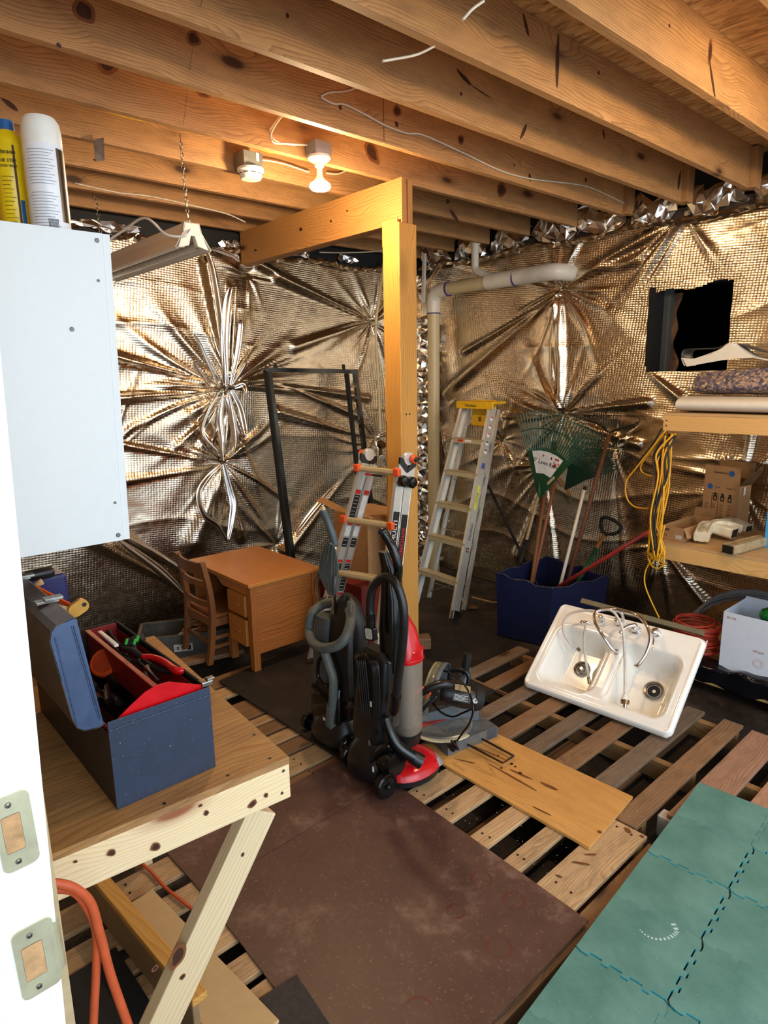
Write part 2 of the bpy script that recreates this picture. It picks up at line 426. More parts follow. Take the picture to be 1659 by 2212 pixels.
# ================================================================== SETTING
YB, XR = 4.57, 4.60          # back wall and right wall planes
JB, JH = 2.95, .235          # joist underside, joist depth
def vnoise(rs, U, W, scale):
    n = 64; g = rs.rand(n, n); x = (U*scale) % n; y = (W*scale) % n
    i = np.floor(x).astype(int); j = np.floor(y).astype(int); a = x-i; b = y-j; a = a*a*(3-2*a); b = b*b*(3-2*b)
    g0 = g[i % n, j % n]; g1 = g[(i+1) % n, j % n]; g2 = g[i % n, (j+1) % n]; g3 = g[(i+1) % n, (j+1) % n]
    return g0*(1-a)*(1-b)+g1*a*(1-b)+g2*(1-a)*b+g3*a*b-.5
def foil_wall(name, origin, ud, nd, L, H, stars, ridges, holes, seed, step=.0095):
    rs = np.random.RandomState(seed); nu, nv = int(L/step), int(H/step)
    u, v = np.meshgrid(np.linspace(0, L, nu+1), np.linspace(0, H, nv+1), indexing='ij')
    wu = u + .05*vnoise(rs, u, v, 2.5); wv_ = v + .05*vnoise(rs, u, v, 2.7)
    h = .055*vnoise(rs, u, v, 1.3) + .013*vnoise(rs, u, v, 4) + .0012*vnoise(rs, u, v*1.6, 22)
    # gentle draped wrinkles
    h += .010*(1-np.abs(np.sin(wv_*9+6*vnoise(rs, u, v, 1.1))))**3*np.clip(.3+vnoise(rs, u, v, 1.3)*2, 0, 1)
    for (su, sv, R, A, nf) in stars:
        du, dv = wu-su-.0, wv_-sv; r = np.hypot(u-su, v-sv)+1e-4; th = np.arctan2(dv, du)
        q = np.zeros_like(h); lobes = int(nf)
        for k in range(lobes):
            a0 = rs.uniform(-PI, PI); wd = rs.uniform(.03, .10); am = rs.uniform(.35, 1.0); rr = R*rs.uniform(.5, 1.5)
            d = np.abs((th-a0-.4*(r/R)*rs.uniform(-.4, .4)+PI) % (2*PI)-PI)
            width = wd*(1+.03/r)
            q += am*np.exp(-(d/width)**2)*np.exp(-(r/rr)**1.6)*np.clip(r/.05, 0, 1)
        h += A*q - .035*np.exp(-(r/.10)**1.3) + .012*np.exp(-(r/.3)**2)
    for (u0, v0, u1, v1, wd, am) in ridges:
        L2 = max((u1-u0)**2+(v1-v0)**2, 1e-6); t = ((u-u0)*(u1-u0)+(v-v0)*(v1-v0))/L2
        tc = np.clip(t, 0, 1); d = np.hypot(u-(u0+tc*(u1-u0)), v-(v0+tc*(v1-v0)))
        h += am*np.exp(-(d/(wd*(.4+1.2*tc)))**2)*np.sin(np.clip(tc, .03, 1)*PI*.55)
    h = np.clip(h, -.03, .11)
    O = np.array(origin); ud = np.array(ud); nd = np.array(nd)
    P = O[None, None]+u[..., None]*ud+v[..., None]*np.array([0, 0, 1.])+h[..., None]*nd
    me = bpy.data.meshes.new(name); n = (nu+1)*(nv+1); me.vertices.add(n); me.vertices.foreach_set('co', P.reshape(-1).astype(np.float32))
    i, j = np.meshgrid(np.arange(nu), np.arange(nv), indexing='ij'); a = i*(nv+1)+j
    F = np.stack([a, a+nv+1, a+nv+2, a+1], -1)
    keep = np.ones(a.shape, bool)
    uc, vc = (i+.5)*L/nu, (j+.5)*H/nv
    for (h0, h1, z0f, z1f) in holes:
        keep &= ~((uc > h0) & (uc < h1) & (vc > z0f(uc)) & (vc < z1f(uc)))
    F = F[keep]; m = len(F)
    me.loops.add(m*4); me.loops.foreach_set('vertex_index', F.reshape(-1)); me.polygons.add(m)
    me.polygons.foreach_set('loop_start', np.arange(m)*4); me.polygons.foreach_set('loop_total', np.full(m, 4))
    me.update(); uvl = me.uv_layers.new(name='m'); UVv = np.stack([u, v], -1).reshape(-1, 2)
    uvl.data.foreach_set('uv', UVv[F.reshape(-1)].reshape(-1).astype(np.float32)); me.validate()
    return fin(name, me, M_foil, smooth=True, kind='structure')
def sb(u, v): p = AY(u, v, YB-.02); return (p.x-.1, p.z)
def sr(u, v): p = AX(u, v, XR-.02); return (4.57-p.y, p.z)
S = lambda f, u, v, R, A, n: (*f(u, v), R, A, n)
Rg = lambda f, a, b, c, d, w_, h: (*f(a, b), *f(c, d), w_, h)
wall_back = foil_wall('wall_back', (.1, YB, 0), (1, 0, 0), (0, -1, 0), 4.5, 2.80,
    [S(sb, 485, 838, .42, .050, 34), S(sb, 482, 998, .34, .042, 20), S(sb, 812, 698, .40, .032, 20), S(sb, 815, 948, .30, .030, 16),
     S(sb, 540, 590, .3, .03, 8), S(sb, 250, 980, .3, .02, 7), S(sb, 905, 905, .3, .03, 14), S(sb, 905, 620, .3, .03, 10), S(sb, 600, 1180, .5, .03, 8)],
    [Rg(sb, 470, 830, 250, 770, .02, .045), Rg(sb, 470, 845, 255, 860, .02, .04), Rg(sb, 480, 1000, 260, 960, .015, .03), Rg(sb, 480, 1005, 270, 1040, .02, .02),
     Rg(sb, 485, 830, 440, 570, .018, .06), Rg(sb, 492, 830, 500, 620, .018, .075), Rg(sb, 483, 850, 450, 960, .015, .05), Rg(sb, 490, 850, 520, 940, .012, .05),
     Rg(sb, 480, 1005, 520, 1160, .02, .06), Rg(sb, 478, 1005, 420, 1170, .05, .05), Rg(sb, 590, 830, 800, 860, .02, .035), Rg(sb, 800, 945, 600, 890, .025, .04),
     Rg(sb, 800, 690, 600, 600, .02, .04), Rg(sb, 810, 695, 560, 570, .02, .035), Rg(sb, 805, 690, 640, 750, .03, .03), Rg(sb, 750, 1030, 620, 1190, .035, .05),
     Rg(sb, 390, 1270, 200, 1165, .03, .05), Rg(sb, 400, 1240, 270, 1160, .02, .045), Rg(sb, 610, 830, 780, 900, .02, .03)], [], 11)
hz0 = lambda uc: 1.885+0*uc; hz1 = lambda uc: 2.42+.035*(uc-2.294)/.55+.012*np.sin(uc*19)
HY0, HY1 = 1.735, 2.276
wall_right = foil_wall('wall_right', (XR, 4.57, 0), (0, -1, 0), (-1, 0, 0), 5.9, 2.86,
    [S(sr, 1205, 620, .44, .036, 26), S(sr, 1212, 892, .38, .036, 22), S(sr, 1485, 462, .55, .028, 16), S(sr, 1080, 955, .25, .025, 10),
     S(sr, 1175, 1005, .30, .030, 14), S(sr, 960, 560, .3, .03, 12), S(sr, 1420, 1180, .35, .022, 12), S(sr, 1600, 1060, .35, .022, 12), S(sr, 1330, 970, .3, .018, 9), S(sr, 940, 905, .2, .03, 10)],
    [Rg(sr, 1210, 610, 1480, 470, .03, .035), Rg(sr, 1210, 600, 1380, 560, .03, .025), Rg(sr, 1205, 630, 960, 850, .04, .045), Rg(sr, 1200, 640, 1000, 760, .02, .035), Rg(sr, 1207, 640, 1212, 880, .028, .05),
     Rg(sr, 1215, 890, 1400, 870, .02, .03), Rg(sr, 1205, 895, 1090, 900, .015, .03), Rg(sr, 1210, 900, 1380, 960, .02, .025), Rg(sr, 1180, 1010, 1120, 1200, .03, .04), Rg(sr, 1170, 1000, 1200, 1230, .02, .04),
     Rg(sr, 1330, 1010, 1350, 1260, .05, .03), Rg(sr, 1430, 1180, 1520, 1300, .02, .04), Rg(sr, 1560, 980, 1600, 1080, .02, .05), Rg(sr, 1395, 800, 1470, 860, .02, .035)],
    [(4.57-HY1, 4.57-HY0, hz0, hz1)], 23)
# framed backing behind the foil (wall bodies)
for nm, lo, hi, par in (('backing_panel', (.1, YB+.05, 0), (4.75, YB+.12, 3.3), wall_back),):
    mk(nm, B().box(lo, hi), plain('dark_block', '#26221d', .9), par)
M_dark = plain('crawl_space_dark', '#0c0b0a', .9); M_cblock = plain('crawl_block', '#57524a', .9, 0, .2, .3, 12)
b = B()
b.box((XR+.05, -1.3, 0), (XR+.12, HY0, 3.3)); b.box((XR+.05, HY1, 0), (XR+.12, YB+.1, 3.3))
b.box((XR+.05, HY0, 0), (XR+.12, HY1, 1.885)); b.box((XR+.05, HY0, 2.46), (XR+.12, HY1, 3.3))
mk('backing_panel', b, plain('dark_block2', '#26221d', .9), wall_right)
wn = thing('window_1', (XR+.1, 2.0, 1.885), None, None); props(wn, kind='structure')
b = B()
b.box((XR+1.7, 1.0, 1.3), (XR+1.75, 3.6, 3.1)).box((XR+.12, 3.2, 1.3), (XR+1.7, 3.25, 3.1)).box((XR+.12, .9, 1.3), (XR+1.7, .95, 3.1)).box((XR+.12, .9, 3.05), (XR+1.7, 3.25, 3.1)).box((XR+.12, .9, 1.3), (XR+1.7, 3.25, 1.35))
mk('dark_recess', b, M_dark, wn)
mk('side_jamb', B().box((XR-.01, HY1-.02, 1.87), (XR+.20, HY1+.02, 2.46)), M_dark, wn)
mk('torn_insulation', B().grid(lambda a, c: (XR+.22+.03*math.sin(c*9), HY1+.02-.11*a-.02*math.sin(c*14)*a, 1.87+.56*c), 8, 30), plain('torn_fibre', '#6a4c34', .9, 0, .4, .5, 30), wn, solid=.01)
mk('side_post', B().box((XR+.14, HY1-.065, 1.4), (XR+.20, HY1-.02, 2.9)), plain('grey_post', '#4a4a48', .7), wn)
mk('crawl_pipe', B().tube([(XR+1.0, 1.2, 2.55), (XR+1.1, 2.4, 2.62), (XR+1.1, 3.2, 2.62)], .05, 10), plain('dull_pipe', '#6a6660', .5), wn)

# floor
rs = np.random.RandomState(3)
def floor_f(a, c):
    x, y = -1.5+8*a, -2.5+8*c
    return (x, y, -.004+.008*math.sin(x*3.1+y*2)*math.sin(y*4.3-x))
fl = mk('floor', B().grid(floor_f, 80, 80), None, smooth=True, kind='structure'); fl.data.materials.clear()
def earth():
    s = N('packed_earth'); v = s.vec(rnd=False)
    f = s.noise(v, 1.6, 9, .7); g = s.noise(v, 14, 8, .75)
    c = s.ramp(f, [(.35, srgb('#0f0d0c')), (.55, srgb('#231a13')), (.7, srgb('#4a3523'))])
    c = s.mix(s.ramp(g, [(.55, 0.0), (.75, .5)]), c, srgb('#5c442e'))
    s.o(Base_Color=c, Roughness=s.ramp(f, [(.4, .35), (.6, .85)])); s.bump(g, .7, .012); return s.m
fl.data.materials.append(earth())
# front wall beside the door opening
wf = mk('wall_front', B().box((-.02, .80, 0), (.155, 4.7, 3.3)), plain('front_wall_board', '#b9a27c', .8), kind='structure')

# ceiling deck and joists
ce = mk('ceiling', B().box((-1.2, -1.2, JB+JH), (XR+.3, YB+.3, JB+JH+.018)), M_osb, kind='structure')
LJ = AY(832, 260, 2.448).x
JY = [1.259+.4064*k for k in range(-5, 9)]
for i, y in enumerate(JY):
    jx = 4.55 + random.uniform(-.03, .02)
    b = B().box((-1.1, y-.019, JB), (jx, y+.019, JB+JH), .002)
    if i == 8: # a lap joint of two lengths seen above the post
        b = B().box((-1.1, y-.019, JB), (LJ, y+.019, JB+JH), .002).box((LJ+.004, y-.019, JB), (jx, y+.019, JB+JH), .002)
    mk('joist', b, M_joist, ce)
for y, x0, dz in ((1.259, 4.40, 0), (1.666, 4.44, .0), (2.072, 4.45, 0), (2.479, 4.46, 0), (.853, 4.38, 0)):
    mk('joist_block', B().box((x0, y-.057, JB-.0), (x0+.09, y-.0195, JB+JH-.01), .002), M_joistZ, ce)
# rim board and foil tucks between joist ends on the right wall
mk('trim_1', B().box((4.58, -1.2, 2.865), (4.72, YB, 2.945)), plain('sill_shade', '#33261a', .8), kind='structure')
def crumple(name, f, nu, nv, amp, parent, seed):
    r2 = random.Random(seed); g = {}
    def h(i, j): return g.setdefault((i, j), V((r2.uniform(-1, 1), r2.uniform(-1, 1), r2.uniform(-1, 1)))*amp)
    bb = B(); vs = [V(f(i/nu, j/nv))+h(i, j) for i in range(nu+1) for j in range(nv+1)]
    fs = []
    for i in range(nu):
        for j in range(nv):
            a = i*(nv+1)+j; q = (a, a+nv+1, a+nv+2, a+1)
            fs += [(q[0], q[1], q[2]), (q[0], q[2], q[3])] if (i+j) % 2 else [(q[0], q[1], q[3]), (q[1], q[2], q[3])]
    bb._add(vs, fs); return mk(name, bb, M_foilc, parent)
for k in range(len(JY)-1):
    y0, y1 = JY[k]+.03, JY[k+1]-.03
    if y0 < .6: continue
    crumple('foil_tuck', lambda a, c: (4.56-.03*math.sin(c*PI)+.02*c, y0+(y1-y0)*a, 2.87+.20*c+.03*math.sin(a*7+k)), 9, 5, .030, wall_right, k)
# ragged top edge of the foil on both walls
crumple('foil_top_roll', lambda a, c: (4.53+.035*math.cos(c*2*PI), 4.5-4.6*a, 2.855+.02*math.sin(c*2*PI)+.012*math.sin(a*31)), 150, 6, .006, wall_right, 77).data.materials[0] = M_foil
crumple('foil_top_roll', lambda a, c: (.3+4.25*a, YB-.05+.03*math.cos(c*2*PI), 2.80+.02*math.sin(c*2*PI)+.015*math.sin(a*37)), 150, 6, .008, wall_back, 78).data.materials[0] = M_foil
mk('black_batten', B().box((.2, YB-.01, 2.80), (4.6, YB+.04, 2.94)), M_blackm, wall_back)
for q, (a0, a1) in enumerate(((1.4, 1.9), (2.5, 2.66), (3.0, 3.3), (3.6, 3.8), (4.1, 4.4))):
    crumple('foil_tuck', lambda a, c: (a0+(a1-a0)*a, YB-.03, 2.83+.06*c), 8, 4, .018, wall_back, 90+q)
# loose foil flaps fanned out of the vertical seam of the back wall
def flap(pts, wd, lift, seed):
    P = catmull([AY(u, v, YB-.07-lift*(i/(len(pts)-1))) for i, (u, v) in enumerate(pts)], 6); n = len(P); rr = random.Random(seed)
    def f(a, c):
        i = min(int(a*(n-1)+.5), n-1); p = P[i]; t = (P[min(i+1, n-1)]-P[max(i-1, 0)]).normalized(); s_ = t.cross(V((0, 1, 0))).normalized()
        ww = wd*math.sin(PI*min(max(a*.93+.05, 0), 1))**.6; return p + s_*(c-.5)*ww + V((0, -.018*math.cos((c-.5)*PI*1.0)+.006*math.sin(c*9+seed), 0))
    o = mk('foil_flap', B().grid(f, n-1, 8), M_foilc, wall_back, smooth=True)
for i, (pts, wd, lf) in enumerate([([(485, 835), (478, 700), (462, 590), (447, 545)], .055, .01), ([(490, 830), (487, 740), (492, 660), (498, 622)], .085, .04), ([(497, 832), (512, 770), (520, 705), (516, 690)], .05, .04),
        ([(470, 835), (452, 790), (432, 745), (418, 722)], .03, .03), ([(455, 835), (440, 815), (425, 795), (416, 780)], .03, .04), ([(500, 830), (515, 810), (527, 790), (532, 782)], .035, .05),
        ([(500, 842), (520, 880), (530, 925), (530, 940)], .05, .05), ([(490, 845), (500, 890), (508, 950), (500, 985)], .06, .05), ([(480, 848), (475, 900), (480, 950), (480, 990)], .06, .045),
        ([(470, 850), (450, 885), (436, 925), (445, 950), (470, 975)], .035, .05), ([(505, 838), (522, 832), (528, 836), (530, 850)], .06, .05), ([(482, 1002), (498, 1060), (505, 1090), (500, 1130), (492, 1165)], .07, .05),
        ([(478, 1004), (450, 1030), (430, 1065), (440, 1110), (470, 1135), (490, 1170)], .05, .02), ([(474, 1000), (455, 998), (440, 1002)], .03, .02), ([(488, 998), (505, 996), (518, 998)], .03, .02),
        ([(515, 565), (500, 552), (470, 540), (452, 538)], .05, .01), ([(545, 578), (530, 580), (518, 572)], .05, .03), ([(400, 1285), (340, 1228), (250, 1163)], .06, .01), ([(395, 1232), (330, 1190), (268, 1158)], .045, .01), ([(640, 1150), (680, 1100), (735, 1035)], .05, .02)]):
    flap(pts, wd, lf, i)
for (u, v) in ((485, 838), (482, 998), (812, 698), (815, 948)):
    p = AY(u, v, YB-.01); mk('nail_washer', B().cyl(p, p+V((0, -.035, 0)), .014, .010, 10), M_steel, wall_back)
for (u, v) in ((1205, 640), (1212, 892), (1485, 462)):
    p = AX(u, v, XR-.01); mk('nail_washer', B().cyl(p, p+V((-.02, 0, 0)), .018, .016, 12), M_steel, wall_right)

# ------------------------------------------------------------------ door jamb with strike plates (door_1)
t = thing('door_1', (.1, .73, 0), None, None); props(t, kind='structure')
def xj(z): return .1285+(z-1.245)*.033
b = B(); b.prism([(-.2, .70, 0), (xj(0), .70, 0), (xj(2.3), .70, 2.3), (-.2, .70, 2.3)], (0, .10, 0)); mk('jamb', b, M_jamb, t)
b = B(); b.prism([(-.2, .66, 0), (xj(0)-.062, .66, 0), (xj(2.3)-.062, .66, 2.3), (-.2, .66, 2.3)], (0, .041, 0)); mk('door_stop', b, M_jamb, t)
def strike(u0, v0, u1, v1, lip):
    c = AY((u0+u1)/2, (v0+v1)/2, .699); wd = abs(AY(u1, 1800, .699).x-AY(u0, 1800, .699).x); hg = abs(AY(40, v1, .699).z-AY(40, v0, .699).z)
    ux, uy = V((1, 0, .03)).normalized(), V((-.03, 0, 1)).normalized()
    n = V((0, -1, 0))
    out = rrect(c, ux, uy, wd, hg, .008); inn = rrect(c-ux*wd*.08, ux, uy, wd*.52, hg*.50, .002)
    b = B(); m = len(out); b._add([p+n*.0012 for p in out]+[p+n*.0012 for p in inn]+[p-n*.001 for p in out]+[p-n*.001 for p in inn],
        [(i, (i+1) % m, m+(i+1) % m, m+i) for i in range(m)]+[(i, (i+1) % m, 2*m+(i+1) % m, 2*m+i) for i in range(m)]+[(m+i, m+(i+1) % m, 3*m+(i+1) % m, 3*m+i) for i in range(m)])
    if lip: b.grid(lambda a, q: c+ux*(wd/2-.004+.012*math.sin(a*1.4))+uy*(q-.5)*hg*.72+n*(.0015-.012*(1-math.cos(a*1.4))), 8, 4)
    pl = mk('strike_plate', b, M_brass, t)
    mk('latch_hole', B().prism([p+n*.0016 for p in rrect(c-ux*wd*.08, ux, uy, wd*.50, hg*.48, .002)], (0, .0006, 0)), plain('raw_wood_hole', '#b98f62', .8, 0, .3, .2, 60), pl)
    for s_ in (-1, 1):
        q = c+uy*s_*hg*.385-ux*wd*.08
        mk('screw', B().lathe([(.0001, .0022), (.0028, .0016), (.0034, 0)], q+n*.001, n, 12, False).beam(q+n*.0034-ux*.002+uy*.002, q+n*.0034+ux*.002-uy*.002, .0007, .0004, n).beam(q+n*.0034-ux*.002-uy*.002, q+n*.0034+ux*.002+uy*.002, .0007, .0004, n), M_steel, pl, smooth=40)
strike(-8, 1712, 77, 1880, False); strike(33, 1990, 128, 2150, True)

# ------------------------------------------------------------------ post and header
t = thing('support_post', (2.70, 2.845, 0), 'square amber wooden support post holding up the short header beam', 'post')
mk('timber', B().box((2.629, 2.777, 0), (2.766, 2.915, 2.715), .004), M_post, t)
mk('top_notch', B().box((2.6275, 2.79, 2.60), (2.64, 2.915, 2.735), .001), M_post, t)
for z, y in ((1.66, 2.777), (1.66, 2.777)):
    for dx in (.012, .04): mk('nail_hole', B().cyl((2.66+dx, 2.7775, z), (2.66+dx, 2.7755, z), .005, n=8), M_ink, t)
b = B()
for i in range(14): z = .35+.09*i
b.tube([(2.6285, 2.905-.004*math.sin(i*2.3), 1.62-.06*i) for i in range(9)], .0018, 4); mk('crack', b, M_ink, t)
t = thing('header_beam', (2.70, 3.7, 2.715), 'short doubled header beam running from the post to the foil wall', 'beam')
for x0 in (2.657, 2.711): mk('board', B().box((x0, 2.781 if x0 < 2.7 else 2.79, 2.716), (x0+.038, 4.53, 2.949), .002), M_header, t)
t_h = t
M_knot = plain('knot_wood', '#3f2110', .6, 0, .35, .2, 60); M_knotr = plain('knot_halo', '#7e4c28', .6, 0, .2)
def decal(u0, v0, u1, v1, wpx, hit, parent, halo=True, nm='knot'):
    p, q, n = hit(u0, v0), hit(u1, v1), None
    if p is None or q is None: return
    dist = (p-CAM).dot(FW); hw = wpx/FPX*dist/2; c = (p+q)/2; ax = (q-p); L = max(ax.length/2, hw); nr = hit.n
    ax = ax.normalized() if ax.length > 1e-5 else nr.orthogonal(); bx_ = nr.cross(ax)
    for s_, m, o_ in (((1.5, M_knotr, .0004), (1.0, M_knot, .0008)) if halo else ((1.0, M_knot, .0008),)):
        b = B(); b.prism([c+nr*o_+ax*math.cos(a)*L*s_*(1+.12*math.sin(3*a+u0))+bx_*math.sin(a)*hw*s_*(1+.15*math.sin(2*a+v0)) for a in [k*PI/9 for k in range(18)]], nr*.0003); mk(nm, b, m, parent)
class Hit:
    def __init__(s, f, n): s.f = f; s.n = V(n)
    def __call__(s, u, v): return s.f(u, v)
jo = [o for o in ce.children if o.name.startswith('joist') and 'block' not in o.name]
for (u0, v0, u1, v1, w_) in ((170, 5, 192, 42, 30), (412, 83, 424, 83, 22), (222, 132, 242, 134, 34), (122, 97, 132, 99, 10), (428, 190, 452, 196, 26), (4, 212, 40, 240, 10), (620, 28, 622, 40, 8), (733, 232, 737, 233, 9), (858, 236, 858, 244, 16), (856, 265, 857, 271, 11),
        (986, 150, 1018, 185, 9), (994, 203, 998, 203, 8), (1018, 185, 1060, 212, 3), (793, 312, 812, 345, 20), (993, 302, 998, 302, 14), (1124, 300, 1138, 268, 8), (1293, 155, 1293, 160, 8), (1306, 300, 1302, 278, 6), (1076, 408, 1090, 412, 20), (1143, 375, 1146, 392, 8), (1110, 356, 1112, 357, 5), (1265, 386, 1266, 392, 9),
        (1470, 370, 1464, 410, 9), (1536, 95, 1532, 130, 14), (1532, 130, 1545, 215, 8), (964, 434, 970, 436, 10), (972, 452, 990, 480, 9), (1130, 30, 1142, 80, 9), (1445, 52, 1447, 60, 7), (1206, 75, 1202, 190, 12)):
    um, vm = (u0+u1)/2, (v0+v1)/2
    for k, y in enumerate(JY):
        yf = y-.0194
        if yf < .3: continue
        p = AY(um, vm, yf)
        if JB < p.z < JB+JH and p.x < 4.5: decal(u0, v0, u1, v1, w_, Hit(lambda u, v, yf=yf: AY(u, v, yf), (0, -1, 0)), jo[k], halo=w_ > 12); break
for (u, v, w_) in ((650, 495, 7), (715, 478, 4), (750, 455, 4), (552, 540, 5), (715, 560*.85, 3)): decal(u-w_/2, v, u+w_/2, v+1, w_, Hit(lambda u, v: AX(u, v, 2.6568), (-1, 0, 0)), t_h, False)
mk('spacer', B().box((2.6955, 2.80, 2.716), (2.7105, 4.5, 2.945)), M_header, t)
t = thing('brick', (2.9, 3.05, 0), 'small grey-brown wood block lying beside the post foot', 'block'); t.name = 'wood_block'
mk('block', B().beam((2.86, 3.18, .04), (3.1, 3.0, .04), .10, .08, bev=.004), M_slatn, t)

# ------------------------------------------------------------------ pallets
def pallet(label, x0, x1, ys, mat, z=.13, th=.019, strx=(), sty=None, low=None):
    t = thing('wooden_pallet', ((x0+x1)/2, (ys[0][0]+ys[-1][1])/2, 0), label, 'pallet', 'wooden pallets on the earth floor')
    for i, (a, c) in enumerate(ys):
        b = B().box((x0+random.uniform(-.008, .008), min(a, c), z-th), (x1+random.uniform(-.01, .01), max(a, c), z+random.uniform(-.001, .001)), .003)
        mk('slat', b, mat[i % len(mat)], t)
    y0, y1 = sty or (min(min(a) for a in ys), max(max(a) for a in ys))
    for x in strx: mk('stringer', B().box((x-.019, y0, .019), (x+.019, y1, z-th-.0005), .003), M_string, t)
    if low:
        for y in low: mk('base_slat', B().box((x0, y-.045, 0), (x1, y+.045, .018), .003), M_slatn, t)
    return t
A_ys = [(2.02, 1.94), (1.80, 1.70), (1.63, 1.54), (1.435, 1.35), (1.267, 1.194), (1.119, .965)]
pA = pallet('pallet half under the brown sheet, its pale slats reaching out to the loose plywood', 1.14, 2.195, A_ys, [M_slat], strx=(1.18, 1.66, 2.15), low=(1.0, 1.3, 1.5, 1.72))
mk('edge_board', B().box((1.19, .893, .02), (2.19, .955, .112), .004), M_slatn, pA)
B_ys = [(2.40, 2.31), (2.22, 2.13), (2.04, 1.95), (1.854, 1.759), (1.674, 1.581), (1.498, 1.40), (1.30, 1.205), (1.112, 1.018)]
pB = pallet('weathered dark slatted pallet that the white sink leans on', 2.205, 3.325, B_ys, [M_slatd, M_slatn], strx=(2.28, 2.75, 3.25), low=(1.3, 1.6, 1.9))
D_ys = [(.975, .835), (.775, .66), (.60, .49), (.42, .31), (.24, .13), (.06, -.05), (-.12, -.23)]
pD = pallet('reddish pallet reaching out from under the far end of the green mats', 2.385, 3.30, D_ys, [M_slatr], strx=(2.45, 2.85, 3.25))
mk('corner_block', B().box((2.37, .925, .018), (2.43, 1.01, .112), .006), plain('weathered_block', '#b8b2a4', .8, 0, .15), pD)
C_ys = [(3.40, 3.27), (3.24, 3.125), (3.02, 2.83), (2.805, 2.735), (2.715, 2.63), (2.607, 2.52), (2.50, 2.405), (2.385, 2.255), (2.235, 2.187)]
pC = pallet('close-slatted pallet between the workbench and the black mat', 1.05, 2.2, C_ys, [M_slatn, M_slat], strx=(1.1, 1.48, 2.1), z=.12)
E_ys = [(2.14, 2.02), (1.957, 1.86), (1.80, 1.74), (1.717, 1.63), (1.57, 1.482), (1.45, 1.355), (1.27, 1.17), (1.10, 1.0), (.92, .82)]
pE = pallet('pale pallet under the workbench with a dropped orange cord across it', .10, 1.12, E_ys, [M_slat], strx=(.15, .62, 1.07))
F_ys = [(.80-.115*k-.03, .80-.115*k-.115) for k in range(9)]
pF = pallet('pallet hidden beneath the near green mats', 1.0, 2.36, F_ys, [M_slatn], strx=(1.05, 1.7, 2.3))
pF['label'] = 'pallet carrying the nearer green mats, seen in the gap beside them'

# ------------------------------------------------------------------ sheets and mats lying on the pallets
def slab(name, poly, z, th, mat, label, cat, group=None):
    o = mk(name, B().prism([(x, y, z) for x, y in poly], (0, 0, th)), mat, label=label, cat=cat, group=group); return o
o = slab('hardboard_sheet', [(.803, 1.872), (1.712, 1.902), (1.672, .905), (.78, .90)], .1315, .006, M_sheet, 'large dark brown hardboard sheet with round ring stains in the foreground', 'board')
slab('hardboard_sheet', [(.795, 2.16), (1.64, 2.178), (1.690, 1.9045), (.803, 1.8745)], .1315, .006, M_sheet, 'narrow dark brown hardboard sheet between the large one and the yellow slat', 'board')
M_ring = plain('ring_stain', '#5e2f22', .5, 0, .1)
for (u, v, r) in ((1040, 1898, .036), (1110, 1945, .036), (985, 1968, .03), (1078, 2045, .04), (905, 2190, .05)):
    c = AZ(u, v, .1376); b = B(); n = 40
    vs = []; fs = []
    for k in range(n):
        a = 2*PI*k/n; r1 = r*(1+.03*math.sin(3*a)); wdt = .0035*(1+.8*math.sin(a*2+u))
        for q in (r1-wdt, r1+wdt*.6): vs.append(c+V((q*math.cos(a), q*math.sin(a), .0002)))
    fs = [(2*k, 2*k+1, (2*k+3) % (2*n), (2*k+2) % (2*n)) for k in range(n)]
    b._add(vs, fs); mk('ring_stain', b, M_ring, o)
slab('plywood_offcut', [(2.34, 1.823), (2.364, 1.113), (1.964, 1.077), (1.961, 2.013)], .133, .012, M_ply, 'loose honey-coloured plywood offcut in front of the miter saw', 'board')
slab('rubber_mat', [(1.622, 3.30), (2.75, 3.45), (2.70, 2.10), (1.648, 2.19)], .1315, .008, plain('black_mat', '#1e1a17', .6, 0, .3, .1, 40, '#3f3127', 5, .6), 'black rubber mat under the two vacuum cleaners and the desk', 'mat')
slab('rubber_mat', [(.16, 1.84), (.50, 1.86), (.52, .95), (.16, .95)], .1315, .005, plain('black_mat2', '#191a1d', .7, 0, .2), 'black mat on the floor below the jamb and workbench', 'mat')
slab('felt_scrap', [(.70, 1.40), (.86, 1.385), (.83, 1.10), (.68, 1.12)], .140, .004, plain('dark_felt', '#3a332c', .95, 0, .3, .6, 60), 'dark felt scrap lying beside the brown sheet corner', 'mat')

# green foam puzzle tiles
PITCH = .2775
O0 = V((2.652, .962, .1415)); ang = math.radians(184.6); ex = V((math.cos(ang), math.sin(ang), 0)); ey = V((-ex.y, ex.x, 0))   # ex towards the camera, ey away from the left edge
def edge(a, c, teeth, gap, nrm, ph):
    """points along a->c with dovetail teeth, nrm sideways"""
    a, c, nrm = V(a), V(c), V(nrm); L = (c-a).length; d = (c-a)/L; out = [a]
    if teeth:
        n = 9
        for k in range(1, n):
            s_ = 1 if (k+ph) % 2 else -1
            x0, x1 = L*(k-.5)/n, L*(k+.5)/n; e = .004*s_*-1
            out += [a+d*(x0-e)+nrm*(.007*s_), a+d*(x1+e)+nrm*(.007*s_)] if k % 1 == 0 else []
    return out
NAMES_R = ['far-end row', 'row next to the far end', 'middle row', 'scuffed row', 'row below the scuff', 'near row', 'nearest row']
NAMES_C = ['along the pallet edge', 'one in from the edge', 'third from the edge', 'fourth from the edge']
